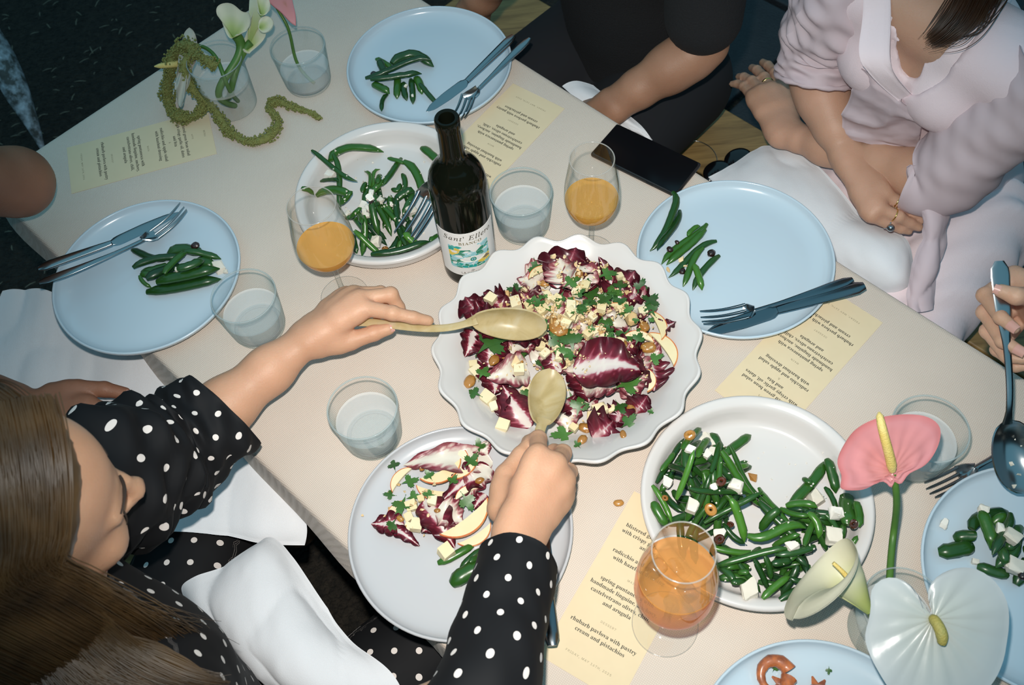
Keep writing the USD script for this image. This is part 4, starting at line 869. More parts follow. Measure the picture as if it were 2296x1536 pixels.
for k, (a, b, w, m_, ru) in enumerate([
 ((290, 560), (200, 430), .042, 'r', .16), ((440, 520), (390, 390), .040, 'r', .14), ((640, 480), (540, 300), .045, 'r', .18), ((860, 320), (960, 125), .075, 'r', .10), ((900, 370), (850, 220), .045, 'p', .08),
 ((1200, 400), (1370, 230), .060, 'r', .10), ((1330, 420), (1440, 330), .040, 'r', .14), ((260, 640), (190, 800), .035, 'r', .05), ((460, 620), (260, 660), .036, 'r', .12), ((760, 640), (520, 720), .036, 'r', .14),
 ((620, 830), (330, 950), .045, 'p', .08), ((470, 990), (440, 1200), .034, 'r', .10), ((1000, 980), (1250, 1010), .055, 'p', .10), ((1440, 800), (1490, 1060), .048, 'r', .14),
 ((1080, 1330), (1240, 1180), .055, 'r', .20), ((880, 1060), (980, 1160), .036, 'r', .18), ((980, 780), (1100, 700), .034, 'r', .10), ((620, 250), (800, 170), .036, 'p', .06), ((1240, 1230), (1290, 1090), .034, 'r', .15),
 ((1560, 640), (1650, 570), .026, 'r', .08), ((1360, 1150), (1460, 1050), .040, 'r', .08), ((1260, 760), (1390, 660), .036, 'r', .14), ((850, 900), (790, 760), .030, 'r', .12), ((650, 800), (790, 710), .036, 'p', .08), ((480, 560), (330, 430), .03, 'r', .15)]):
    rad_leaf(hS, cS(*a), cS(*b), w, ('radicchio_dark', 'radicchio', 'radicchio_dark')[k % 3] if m_ == 'r' else 'radicchio_pale', LSr if m_ == 'r' else LSp, gSr if m_ == 'r' else gSp, 200 + k, ruf=ru, tilt=.12, arch=.15, cup=(.2, .55, .35)[k % 3], roll=(0, .5, -.4)[k % 3])
rad_leaf(hS, cS(940, 880, TZ + .05), cS(1450, 870, TZ + .05), .072, 'radicchio', 'large radicchio leaf, white at its base and red at its tip, in the scalloped dish', None, 311, cup=.3, ruf=.09, tilt=.03)
rad_leaf(hS, cS(640, 1240, TZ + .03), cS(430, 915, TZ + .06), .044, 'radicchio', 'pointed dark red radicchio leaf standing up beside the lower horn spoon', None, 312, cup=.5, ruf=.03, tilt=.18, roll=.5)
rad_leaf(hS, cS(1200, 300, TZ + .05), cS(1100, 90, TZ + .07), .017, 'radicchio', 'narrow red and white radicchio rib sticking up at the far rim of the salad', None, 313, cup=.5, ruf=.02, tilt=.22)
LSc, gSc = 'pale apple cube in the salad of the scalloped dish', 'apple cubes in the scalloped dish'
for x, y, w in ((380, 470, 80), (260, 850, 95), (340, 1030, 95), (620, 960, 100), (1065, 1140, 85), (1215, 650, 75), (450, 1255, 85), (1255, 260, 60), (900, 800, 70), (1320, 1180, 60), (540, 440, 100), (560, 860, 80), (700, 960, 70), (1170, 690, 60), (240, 800, 60), (1420, 480, 70), (1300, 440, 60), (380, 1090, 70), (940, 1230, 60)):
    s_ = w / sS * .00050; put(hS, 'apple_cube', chunk((s_, s_ * rng.uniform(.8, 1), s_ * .8), rng, box_=True, jag=.4), cS(x, y, TZ + .045), 'apple_flesh', LSc, 'apple cube', gSc)
put(hS, 'apple_stick', chunk((.023, .009, .006), rng, box_=True, jag=.2), cS(665, 612, TZ + .05), 'apple_flesh', 'thin pale apple stick beside the tip of the upper horn spoon', 'apple stick', spin=False)
for x, y, a, R in ((1540, 560, .2, .026), (1590, 710, .4, .032), (1400, 620, 1.2, .022), (1290, 480, .6, .024), (1080, 620, 2.0, .018), (700, 210, 1.9, .020), (1480, 960, -.2, .018)):
    apple_slice(hS, cS(x, y, TZ + .045), a, R, .0032, 'thin apple slice in the salad of the scalloped dish', 'apple slices in the scalloped dish', tilt=rng.uniform(-.1, .25))
for x, y, w in ((390, 810, 95), (220, 945, 110), (1460, 690, 120), (1430, 570, 90), (1280, 690, 85), (1020, 1210, 100), (1340, 1120, 80), (1000, 1335, 80), (560, 790, 70), (470, 790, 90), (980, 290, 80), (740, 270, 80), (1140, 1130, 80), (700, 870, 60)):
    s_ = w / sS * .00055; put(hS, 'golden_raisin', crumbly((s_, s_ * .75, s_ * .55), rng, .2), cS(x, y, TZ + .045), 'amber_fruit', 'plump golden raisin in the salad of the scalloped dish', 'raisin', 'raisins in the scalloped dish')
put(hS, 'candied_walnut', crumbly((.030, .026, .014), rng, .25), cS(835, 580, TZ + .055), 'amber_fruit', 'large lumpy brown candied walnut in the middle of the salad', 'walnut', q=.9)
put(hS, 'fallen_raisin', crumbly((.012, .008, .005), rng, .15), cS(1280, 1350, TZ + .035), 'amber_fruit', 'wet brown raisin alone on the near rim of the scalloped dish', 'raisin')
gN = 0
for k in range(420):
    if k < 330: x, y = rng.normal(960, 230), rng.normal(480, 150)
    else: x, y = rng.uniform(300, 1500), rng.uniform(350, 1250)
    if ((x - 900) / 640) ** 2 + ((y - 690) / 530) ** 2 > 1 or gN >= 298: continue
    gN += 1; put(hS, 'hazelnut_piece', chunk(np.full(3, rng.uniform(.0038, .0085)), rng, n=10), cS(x, y, TZ + .05), 'hazelnut', 'chopped toasted hazelnut piece scattered on the salad of the scalloped dish', 'hazelnut', 'hazelnuts in the scalloped dish', q=.8)
for k in range(34):
    x, y = rng.normal(930, 260), rng.normal(560, 190)
    if ((x - 900) / 600) ** 2 + ((y - 690) / 500) ** 2 > 1: continue
    s_ = rng.uniform(.009, .015); put(hS, 'apple_cube', chunk((s_, s_ * rng.uniform(.7, 1), s_ * .7), rng, box_=True, jag=.6), cS(x, y, TZ + .045), 'apple_flesh', LSc, 'apple cube', gSc)
cr = []
for k in range(900):
    x, y = (rng.normal(950, 230), rng.normal(480, 170)) if k < 640 else (rng.uniform(300, 1500), rng.uniform(300, 1280))
    if ((x - 900) / 640) ** 2 + ((y - 690) / 530) ** 2 > 1: continue
    q = cS(x, y, TZ + .05); t = chunk(np.full(3, rng.uniform(.0018, .0046)), rng, n=8); t.apply_translation(np.r_[q, hS.below(q, .002, .9) + .001]); cr.append(t)
mesh('hazelnut_crumbs', cr, 'hazelnut_crumb', kind='stuff', smooth=False, label='fine chopped hazelnut crumbs over the salad of the scalloped dish', cat='hazelnut crumbs')
for x, y, w in ((730, 310, .011), (470, 300, .007), (1340, 540, .010), (1200, 1110, .009), (530, 800, .010)):
    put(hS, 'hazelnut', crumbly((w, w, w * .9), rng, .06), cS(x, y, TZ + .05), 'hazelnut', 'whole peeled hazelnut in the salad of the scalloped dish', 'hazelnut', 'whole hazelnuts in the scalloped dish', smooth=60)
PSL = [(330, 740, .030, .6), (690, 200, .015, 1.8), (300, 910, .014, 1), (270, 1020, .013, 2.6), (730, 840, .017, 1.2), (840, 700, .017, 2), (930, 710, .022, 1.6), (1140, 290, .016, .2), (1200, 350, .020, 1), (1170, 470, .015, 2), (1050, 470, .014, 3), (900, 360, .015, .5), (1310, 590, .018, 4), (1380, 660, .012, 1), (1270, 1000, .022, .4), (900, 1250, .018, 3.3), (970, 1110, .018, 1.2), (1250, 1080, .014, 5), (1450, 430, .018, .8), (1490, 480, .014, 2), (1480, 780, .013, .2), (680, 930, .010, 1), (1470, 1160, .006, 1), (975, 1390, .007, 2), (1300, 1220, .014, .6), (1240, 740, .012, 2), (560, 290, .013, 3), (640, 420, .012, 1), (860, 390, .012, 4), (720, 470, .011, 2), (1130, 660, .012, 0), (590, 990, .010, 1), (920, 960, .014, 5), (1100, 340, .020, 2.5), (1260, 330, .014, 1.4), (1220, 420, .014, .2), (1000, 540, .011, 2), (1160, 560, .012, 1), (1080, 420, .011, 4), (1330, 500, .010, 2), (720, 640, .012, 1), (870, 740, .016, 4.5), (590, 750, .010, 2), (940, 810, .010, 3), (1390, 330, .014, 1), (1190, 620, .010, 1.7), (960, 420, .010, .3)]
for k, (x, y, s_, a) in enumerate(PSL):
    parsley(hS, cS(x, y, TZ + .05), s_, a, 'toothed green parsley leaf on the salad of the scalloped dish', 'parsley in the scalloped dish', 400 + k)
for k in range(70):
    x, y = rng.normal(1050, 230), rng.normal(440, 160)
    if ((x - 900) / 600) ** 2 + ((y - 690) / 500) ** 2 > 1: continue
    parsley(hS, cS(x, y, TZ + .05), rng.uniform(.004, .009), rng.uniform(0, 6), 'toothed green parsley leaf on the salad of the scalloped dish', 'parsley in the scalloped dish', 500 + k)
# --- prawns on the bottom plate, a raisin on the cloth
hF = Heap(PL['F'], coupe_floor, .15)
for k, (x, y, a) in enumerate([(1740, 1515, .3), (1800, 1540, 2.4), (1760, 1570, 4.0), (1840, 1585, 1.0)]):
    c_ = at(x, y, TZ + .02); th = np.linspace(0, 3.6, 16); R = .016
    pth = np.stack([c_[0] + R * np.cos(th + a), c_[1] + R * np.sin(th + a), TZ + .017 + .003 * np.sin(th)], 1)
    t = thing('cooked_prawn', 'cooked orange prawn on the plate cut by the bottom edge', 'prawn', [c_[0], c_[1], TZ + .008], 'prawns on the bottom plate')
    mesh('body', tube(pth, .0085 * np.linspace(1, .45, 16) * (1 + .07 * np.cos(np.arange(16) * 2.1)), n=12), 'prawn', parent=t, smooth=60)
    e = pth[-1]; d = unit(pth[-1] - pth[-2])
    for s_ in (-.5, .5): mesh('tail_fin', tube([e, e + (d + s_ * np.array([-d[1], d[0], 0])) * .006, e + (d + s_ * np.array([-d[1], d[0], 0])) * .014], [.002, .004, .001], n=6, flat=.3), 'prawn', parent=t)
for x, y, s_ in ((1735, 1502, .006), (1858, 1500, .005), (1742, 1492, .004)): parsley(hF, at(x, y, TZ + .01)[:2], s_, x, 'tiny herb scrap on the plate with prawns', 'herb scraps on the prawn plate', x)
t = crumbly((.013, .009, .006), rng, .2); t.apply_translation(at(1387, 1130) - [0, 0, t.bounds[0][2]]); mesh('stray_raisin', t, 'amber_fruit', label='brown raisin lying alone on the tablecloth above the menu card', cat='raisin')
# ---------------------------------------------------------------- cutlery
def pts3(l): return np.array([at(x, y, z) for x, y, z in l])
def ladder(path, widths, thick, n=10):
    """A flat bar along a path: full widths and thicknesses per point, rounded section."""
    w = np.asarray(widths) / 2; return tube(path, w, n=n, flat=np.asarray(thick) / np.asarray(widths))
def interp_path(pts, n): return spline(pts, n)
def table_knife(label, pts, hw=0.017, group=None, dark=False):
    """pts: butt, end of handle, tip as (px, py, z)."""
    a, b, c = pts3(pts); t = thing('table_knife', label, 'knife', [a[0], a[1], min(a[2], c[2])], group); m = 'steel_dark' if dark else 'steel'
    k = np.linspace(0, 1, 12); mesh('handle', ladder(a + np.outer(k, b - a), np.interp(k, [0, .04, .15, .8, 1], [hw * .6, hw * .95, hw, hw * .72, hw * .6]), np.interp(k, [0, .1, 1], [.004, .0075, .006])), m, parent=t, smooth=60)
    k = np.linspace(0, 1, 16); mesh('blade', ladder(b + np.outer(k, c - b), np.interp(k, [0, .08, .5, .85, 1], [hw * .55, hw * 1.05, hw * 1.1, hw * .8, hw * .12]), np.interp(k, [0, .1, 1], [.005, .0022, .0012])), m, parent=t, smooth=60)
    return t
def table_fork(label, pts, side, hw=0.0145, head=0.025, tine=0.045, group=None, dark=False, tines=4):
    """pts: butt, middle, neck, bowl, tips as (px, py, z); side: a direction across the tines in the photograph (px)."""
    P_ = pts3(pts); t = thing('table_fork', label, 'fork', [P_[0][0], P_[0][1], P_[:, 2].min()], group); m = 'steel_dark' if dark else 'steel'
    c = spline(P_[:3], 14); k = np.linspace(0, 1, 14)
    mesh('handle', ladder(c, np.interp(k, [0, .04, .2, .75, 1], [hw * .5, hw * .9, hw, hw * .45, hw * .42]), np.interp(k, [0, 1], [.0028, .0036])), m, parent=t, smooth=60)
    N, B, T = P_[2], P_[3], P_[4]; ax = unit(T - B); sd = at(pts[3][0] + side[0], pts[3][1] + side[1], pts[3][2]) - B; sd = unit(sd - ax * (sd @ ax)); up = np.cross(sd, ax); up *= np.sign(up[2])
    L = np.linalg.norm(T - B); hs = spline([N, N * .5 + B * .5, B], 10); kk = np.linspace(0, 1, 10)
    V = np.array([[h + sd * v * np.interp(q, [0, .5, 1], [hw * .22, head * .42, head * .5]) + up * (.25 * head * v * v - 0.002 * math.sin(q * 3)) for v in np.linspace(-1, 1, 9)] for h, q in zip(hs, kk)])
    mesh('head', sheet(V, .0022), m, parent=t, smooth=50)
    for i in range(tines):
        v = (i - (tines - 1) / 2) / ((tines - 1) / 2); o = B + sd * v * head * .41 + up * (.2 * head * v * v)
        q = np.linspace(-.06, 1, 9); pt = o + np.outer(q, T - B) + np.outer(0.004 * np.sin(q * 3.1), -up)
        mesh('tine', tube(pt, np.interp(q, [-.06, .8, 1], [head * .085, head * .062, .0006]), n=7, flat=.8), m, parent=t, smooth=60)
    return t
def spoon_bowl(base, tip, up, width, depth, th=0.0016):
    """An egg-shaped spoon bowl, hollow side towards up."""
    x = tip - base; L = np.linalg.norm(x); x = unit(x); y = unit(np.cross(up, x)); z = np.cross(x, y)
    u, v = np.meshgrid(np.linspace(0, 1, 20), np.linspace(-1, 1, 15), indexing='ij')
    w = width / 2 * np.sqrt(np.maximum(1 - ((u - .55) / np.where(u < .55, .56, .455)) ** 2, 0)) * (1 - .18 * (1 - u)) + 0.0015 * (1 - u)
    V = base + x * (L * u)[..., None] + y * (w * v)[..., None] + z * (-depth * (1 - v * v) * np.sin(np.pi * np.clip(u * 1.02, 0, 1)) ** .7)[..., None]
    return sheet(V, th)
pbr('steel_dark', (0.20, 0.23, 0.25), 0.2, metallic=1.0)
table_fork('steel fork lying with a knife on the left plate, its tines raised', [(88, 634, .797), (200, 592, .792), (322, 538, .776), (352, 527, .7680), (416, 466, .784)], (10, 12), group=None)
table_knife('steel knife under the fork on the left plate, next to the bare elbow', [(86, 602, .793), (250, 545, .786), (400, 476, .7635)])
table_fork('steel fork crossing a knife on the top dinner plate behind the bottle', [(1188, 86, .797), (1130, 142, .790), (1072, 200, .782), (1050, 222, .772), (1028, 268, .775)], (12, -4))
table_knife('steel knife with its point towards the bottle on the top dinner plate', [(1152, 80, .787), (1046, 182, .775), (956, 250, .763)])
table_fork('dark handled fork next to a knife on the plate before the woman in pink', [(1912, 626, .790), (1800, 664, .786), (1690, 697, .777), (1668, 703, .771), (1572, 716, .772)], (3, 12), dark=True)
table_knife('dark table knife lying along the near rim of the plate before the woman in pink', [(1938, 640, .788), (1742, 695, .782), (1580, 748, .766)], hw=.019, dark=True)
table_knife('dark knife with its butt beyond the polka dot cuff on the salad plate', [(1238, 1448, .786), (1226, 1290, .782), (1208, 1150, .775)], dark=True)
table_fork('steel fork with curved tines on the cloth beside the last plate and pink anthurium', [(2330, 960, .757), (2250, 1012, .757), (2184, 1050, .758), (2150, 1070, .756), (2080, 1102, .764)], (5, 12), dark=False)
table_knife('dark knife half hidden behind the big spoon, beside the last plate', [(2330, 985, .757), (2250, 1030, .757), (2165, 1075, .7545)], dark=True)
table_fork('large serving fork in the bean bowl with its handle behind the bottle', [(1040, 330, .870), (1018, 365, .850), (985, 408, .822), (962, 448, .796), (908, 536, .778)], (14, 5), hw=.018, head=.040)

# two horn servers held by the woman in polka dots
n = {'p': ('principled_bsdf', dict(roughness=0.3, specular_ior_level=0.5)), 't': ('translucent_bsdf', {}), 'm': ('mix_closure', dict(fac=0.45)), 'x': ('mix_closure', dict(fac=0.22)), 'q': ('transparent_bsdf', dict(color=(0.9, 0.8, 0.5))),
     'c': ('texture_coordinate', {}), 'mp': ('mapping', dict(mapping_type='point', scale=(1, 1, 1))), 'n': ('noise_texture', dict(scale=28.0, detail=4.0, distortion=1.5)), 'r': ('rgb_ramp', dict(ramp=[(0.25, (0.58, 0.46, 0.22)), (0.5, (0.74, 0.62, 0.36)), (0.75, (0.80, 0.72, 0.52))]))}
MATS['horn'] = usdkit.material(stage, '/World/Looks/horn', n, [('c.object', 'n.vector'), ('n.fac', 'r.fac'), ('r.color', 'p.base_color'), ('r.color', 't.color'), ('p.BSDF', 'm.closure1'), ('t.BSDF', 'm.closure2'), ('m.closure', 'x.closure1'), ('q.BSDF', 'x.closure2')], surface='x.closure')
def horn_spoon(label, hp, hw, base, tip, up, width, depth):
    P_ = pts3(hp); t = thing('horn_spoon', label, 'serving spoon', [P_[-1][0], P_[-1][1], P_[:, 2].min()]); c = spline(P_, 22); k = np.linspace(0, 1, 22)
    mesh('handle', ladder(c, np.interp(k, [0, .5, .9, 1], np.array([1, .9, .85, 1.3]) * hw), np.interp(k, [0, 1], [.005, .0045])), 'horn', parent=t, smooth=60)
    mesh('bowl', spoon_bowl(at(*base), at(*tip), np.asarray(up, float), width, depth, .0022), 'horn', parent=t, smooth=60)
horn_spoon('amber horn serving spoon lying across the salad from the upper hand', [(800, 722, .843), (900, 731, .843), (1000, 735, .845), (1068, 716, .850)], .0125, (1058, 720, .850), (1226, 733, .842), [.1, -.75, .45], .046, .014)
horn_spoon('amber horn serving spoon upright in the fist at the near side of the salad', [(1192, 1075, .850), (1200, 1020, .846), (1208, 975, .838), (1220, 940, .832)], .0145, (1213, 952, .834), (1238, 828, .826), [.1, -.35, .9], .047, .013)
# the long steel serving spoon held at the right edge
sp = pts3([(2241, 585, .965), (2246, 660, .945), (2256, 760, .915), (2263, 850, .885), (2262, 925, .860), (2258, 950, .848)])
t = thing('serving_spoon', 'long polished steel serving spoon held over the last plate at the right edge', 'serving spoon', [sp[-1][0], sp[-1][1], .80])
c = spline(sp, 24); k = np.linspace(0, 1, 24); mesh('handle', ladder(c, np.interp(k, [0, .05, .3, .5, .92, 1], [.010, .021, .017, .009, .0075, .012]), np.interp(k, [0, .5, 1], [.003, .004, .004])), 'steel', parent=t, smooth=60)
mesh('bowl', spoon_bowl(at(2258, 945, .850), at(2312, 1105, .812), np.array([-.15, -.2, 1.0]), .062, .018, .0018), 'steel', parent=t, smooth=60)
cr = []
for x, y in ((2276, 985), (2285, 970), (2290, 1000), (2268, 1040), (2284, 1065), (2275, 1090)):
    q = chunk(np.full(3, rng.uniform(.002, .007)), rng, n=9); q.apply_translation(at(x, y, .832)); cr.append(q)
mesh('feta_crumbs', cr, 'feta', smooth=False, kind='stuff', label='feta crumbs clinging to the long serving spoon', cat='feta crumbs')

# ---------------------------------------------------------------- flowers and vases
leaf('spathe_white', [(0, (0.46, 0.47, 0.28)), (0.12, (0.50, 0.52, 0.47)), (1, (0.53, 0.555, 0.555))], rough=0.28, nscale=25, namp=.12, trans=.2)
leaf('spathe_pink', [(0, (0.55, 0.22, 0.17)), (0.2, (0.66, 0.26, 0.25)), (0.85, (0.68, 0.28, 0.29)), (1, (0.62, 0.20, 0.20))], rough=0.3, nscale=25, namp=.15, trans=.2)
leaf('petal_cream', [(0, (0.22, 0.34, 0.05)), (0.35, (0.52, 0.58, 0.22)), (0.7, (0.74, 0.72, 0.52)), (1, (0.76, 0.73, 0.58))], rough=0.45, nscale=25, namp=.15, trans=.3)
leaf('petal_wilted', [(0, (0.40, 0.38, 0.28)), (0.4, (0.62, 0.60, 0.52)), (1, (0.52, 0.50, 0.42))], rough=0.5, nscale=60, namp=.3, trans=.3)
pbr('spadix_yellow', (0.60, 0.44, 0.10), 0.6, noise=(60, (0.66, 0.55, 0.22), 0.5), bump=(600, .001))
pbr('spadix_ochre', (0.42, 0.32, 0.06), 0.6, noise=(60, (0.30, 0.30, 0.10), 0.5), bump=(600, .001))
pbr('stem_green', (0.045, 0.13, 0.018), 0.45, noise=(40, (0.08, 0.18, 0.03), 0.5))
pbr('amaranth_green', (0.13, 0.145, 0.035), 0.85, noise=(200, (0.22, 0.23, 0.07), 0.6))
def dz(x, y, z): return float((at(x, y, z) - EYE) @ VD)
def petal(outline, base, D, tiltx, tilty, cup, mat_, parent, name='petal', ruff=0.0, nr=14, frq=9, th=0.0012, wr=0.0, ph=0.0, veins=0.0, vf=24):
    """A petal or spathe: outline (photograph px) on a plane at distance D, tilted, then cupped and ruffled; base is where it is attached."""
    O = ray(base[0], base[1], D); N = unit(-VD + tiltx * VR + tilty * VU)
    def hit(x, y):
        d = VD + VR * (x - 1148) / FPX + VU * (768 - y) / FPX; return EYE + d * ((O - EYE) @ N / (d @ N))
    ol = spline(np.vstack([outline, outline[:1]]), 73)[:-1]; E_ = np.array([hit(*q) for q in ol]); R_ = np.linalg.norm(E_ - O, axis=1).max()
    V, uv = [], []
    th_ = np.linspace(0, 2 * np.pi, 72, endpoint=False)
    for i, s in enumerate(np.linspace(0, 1, nr)):
        for j in range(72):
            p = O + (E_[j] - O) * s; rr = np.linalg.norm(p - O)
            V.append(p + N * (cup * (rr / R_) ** 2 * R_ + ruff * math.sin(frq * th_[j] + ph) * s ** 2 * R_ + wr * R_ * math.sin(s * 16 + 1.5 * math.sin(th_[j] * 2)) * s * (1.15 - s) + veins * R_ * math.sin(vf * th_[j] + 1.2 * math.sin(3 * th_[j])) * s * (1.05 - s))); uv.append((s, j / 72))
    V = np.array(V); F = []
    for i in range(nr - 1):
        for j in range(72):
            a, b = i * 72 + j, i * 72 + (j + 1) % 72
            if i: F.append((a, b, b + 72)); 
            F.append((a, b + 72, a + 72))
    t = trimesh.Trimesh(V, F, process=False); nn = t.vertex_normals
    bk = trimesh.Trimesh(V - nn * th, np.array(F)[:, ::-1], process=False)
    k = (nr - 1) * 72; rim = []; nV = len(V)
    for j in range(72):
        a, b = k + j, k + (j + 1) % 72; rim += [(a, b, b + nV), (a, b + nV, a + nV)]
    g_ = trimesh.Trimesh(np.vstack([V, bk.vertices]), np.vstack([F, np.array(F)[:, ::-1] + nV, np.array(rim)[:, ::-1]]), process=False)
    return mesh(name, g_, mat_, parent=parent, smooth=True, uv=np.vstack([uv, uv]))
def vase(label, x, y, h, ro, rb, wl):
    t = thing('glass_vase', label, 'vase', on(x, y)); R = lambda z: rb + (ro - rb) * min(1, z / h) ** .9
    mesh('body', moved(lathe([(0, .0012), (rb - .004, .0012)] + arc(rb - .004, .0052, .004, -90, -5, 5) + [(R(z), z) for z in np.linspace(.01, h - .001, 10)], 64), on(x, y)), 'glass', parent=t, smooth=60)
    mesh('lip', moved(lathe(arc(ro - .0004, h - .0008, .0010, 0, 360, 9), 64), on(x, y)), 'glass_base', parent=t, smooth=True)
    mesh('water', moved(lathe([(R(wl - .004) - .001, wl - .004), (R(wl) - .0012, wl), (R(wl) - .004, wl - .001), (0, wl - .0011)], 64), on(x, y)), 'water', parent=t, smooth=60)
    return t
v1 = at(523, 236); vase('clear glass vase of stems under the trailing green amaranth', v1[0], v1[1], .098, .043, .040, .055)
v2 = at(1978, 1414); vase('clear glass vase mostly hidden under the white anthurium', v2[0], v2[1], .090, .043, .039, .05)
def stem(name, pts, r, parent, m='stem_green', n=10):
    c = spline(pts, 22); c[:, 2] = np.maximum(c[:, 2], TZ + .006); return mesh(name, tube(c, np.linspace(r[0], r[1], 22), n=n), m, parent=parent, smooth=60)
# white anthurium in the near vase
D_ = dz(2092, 1388, .895)
wa = thing('white_anthurium', 'large glossy white heart-shaped anthurium at the bottom right corner', 'flower', on(v2[0], v2[1], TZ + .02))
petal([(2078, 1386), (2062, 1346), (2045, 1315), (2015, 1297), (1980, 1300), (1955, 1325), (1953, 1360), (1948, 1395), (1943, 1425), (1950, 1460), (1968, 1500), (2000, 1550), (2050, 1600), (2110, 1625), (2170, 1600), (2220, 1545), (2250, 1490), (2264, 1430), (2264, 1370), (2246, 1320), (2215, 1288), (2175, 1273), (2125, 1280), (2095, 1300), (2083, 1330), (2092, 1365)], (2092, 1388), D_, -.12, .22, -.10, 'spathe_white', wa, 'spathe', ruff=.02, wr=.006, frq=7, veins=.030, vf=19)
sd = [ray(2090, 1386, D_ - .002), ray(2102, 1400, D_ - .012), ray(2112, 1425, D_ - .016), ray(2109, 1446, D_ - .014)]
c = spline(sd, 16); mesh('spadix', tube(c, np.interp(np.linspace(0, 1, 16), [0, .1, .7, .95, 1], [.003, .0052, .0058, .0042, .001]), n=12), 'spadix_ochre', parent=wa, smooth=60)
stem('stem', [ray(2092, 1390, D_ + .004), ray(2060, 1385, D_ + .03), at(1995, 1405, TZ + .06), on(v2[0] + .012, v2[1] - .006, TZ + .008)], (.0030, .0034), wa)
# calla lily in the near vase
cl = thing('calla_lily', 'pale green and white calla lily leaning over the rim of the lower bean bowl', 'flower', on(v2[0], v2[1], TZ + .02))
A = [at(1950, 1372, .858), at(1925, 1330, .868), at(1898, 1292, .876), at(1868, 1262, .882)]
ax_ = spline(A, 16); T_ = unit(ax_[-1] - ax_[0]); lat = unit(at(1800, 1290, .886) - at(1868, 1262, .882)); lat = unit(lat - T_ * (lat @ T_)); nrm = np.cross(T_, lat)
V, uv = [], []; ns, nt = 26, 48
for i, s in enumerate(np.linspace(0, 1, ns)):
    for j, a in enumerate(np.linspace(0, 2 * np.pi, nt)):
        k = (1 + math.cos(a)) / 2; e = 1 + .10 * k
        q = s * e; o = ax_[0] + (ax_[-1] - ax_[0]) * min(q, 1.0); r = np.interp(s, [0, .2, .6, .82, 1], [.0035, .008, .019, .0225, .024])
        fl = max(0, s - .62) / .38; r2_ = r + fl ** 1.5 * (.046 * k ** 1.6 + .004); dn = fl ** 2 * .016 * k
        ov = .003 * (a / (2 * np.pi)) * s
        V.append(o + (lat * math.cos(a) * .95 + nrm * math.sin(a)) * (r2_ + ov) - T_ * dn + T_ * fl * .010 * (1 - k)); uv.append((min(1, .05 + s * .85 + .12 * k), s))
t = sheet(np.array(V).reshape(ns, nt, 3), .0011); mesh('spathe', t, 'petal_cream', parent=cl, smooth=True, uv=np.vstack([uv, uv]))
mesh('spadix', tube(spline([ax_[4], ax_[10], ax_[-1]], 12), np.linspace(.004, .002, 12), n=8), 'spadix_yellow', parent=cl, smooth=60)
stem('stem', [ax_[0] + T_ * .004, at(1958, 1388, TZ + .075), at(1972, 1412, TZ + .04), on(v2[0] + .004, v2[1] + .006, TZ + .006)], (.0042, .0042), cl)
# pink anthurium above the near vase
D2 = dz(2003, 1058, .915)
pa = thing('pink_anthurium', 'pink anthurium with a yellow spadix rising over the lower bean bowl', 'flower', on(v2[0], v2[1], TZ + .02))
petal([(2006, 1080), (1994, 1092), (1985, 1082), (1950, 1092), (1910, 1100), (1882, 1094), (1885, 1070), (1877, 1045), (1886, 1005), (1910, 970), (1950, 944), (2000, 932), (2045, 930), (2082, 940), (2103, 962), (2104, 990), (2090, 1022), (2062, 1050), (2035, 1066), (2022, 1084)], (2003, 1058), D2, .10, .25, .06, 'spathe_pink', pa, 'spathe', ruff=.015, wr=.045, frq=6, veins=.022, vf=14)
c = spline([ray(2001, 1056, D2 - .003), ray(1990, 1005, D2 - .016), ray(1977, 955, D2 - .020), ray(1971, 924, D2 - .016)], 18)
mesh('spadix', tube(c, np.interp(np.linspace(0, 1, 18), [0, .1, .8, .96, 1], [.0035, .0052, .0045, .0036, .001]), n=12), 'spadix_yellow', parent=pa, smooth=60)
stem('stem', [ray(2003, 1062, D2 + .003), ray(2010, 1110, D2 + .012), ray(2003, 1200, D2 + .05), at(1995, 1300, TZ + .085), on(v2[0] + .02, v2[1] + .012, TZ + .01)], (.0036, .0040), pa)
# trailing amaranth, wilted spathe and cream flower in the far vase
def rope(name, pts, r, parent, seed):
    c = spline(pts, 60); r_ = np.random.default_rng(seed); rad = r * (1 + .25 * np.sin(np.linspace(0, 30, 60) + seed)) * np.interp(np.linspace(0, 1, 60), [0, .75, 1], [1, .85, .45])
    mesh('stalk', tube(c, rad * .75, n=9), 'amaranth_green', parent=parent, smooth=True)
    ic = trimesh.creation.icosphere(0, 1); out = []
    for k in range(1500):
        i = r_.integers(0, 59); f = r_.random(); p = c[i] * (1 - f) + c[i + 1] * f; d = unit(r_.normal(size=3)); tt = unit(c[i + 1] - c[i]); d = unit(d - tt * (d @ tt))
        q = ic.copy(); q.apply_scale(r_.uniform(.0011, .0024)); q.apply_translation(p + d * rad[i] * r_.uniform(.6, 1.28)); out.append(q)
    return mesh('blossoms', out, 'amaranth_green', parent=parent, smooth=True, kind='stuff')
am = thing('amaranth', 'hanging green amaranth with tassels trailing from the far vase over the cloth', 'flower', on(v1[0], v1[1], TZ + .01))
Z = TZ
rope('tassel', pts3([(486, 150, Z + .095), (455, 130, Z + .105), (425, 125, Z + .10), (412, 150, Z + .088), (428, 195, Z + .062), (455, 222, Z + .042), (480, 245, Z + .026), (505, 285, Z + .012), (530, 306, Z + .009), (560, 318, Z + .009), (592, 312, Z + .009), (618, 290, Z + .009), (620, 262, Z + .009), (603, 240, Z + .009), (612, 228, Z + .008), (650, 238, Z + .007), (690, 250, Z + .006), (716, 267, Z + .005)]), .0082, am, 2)
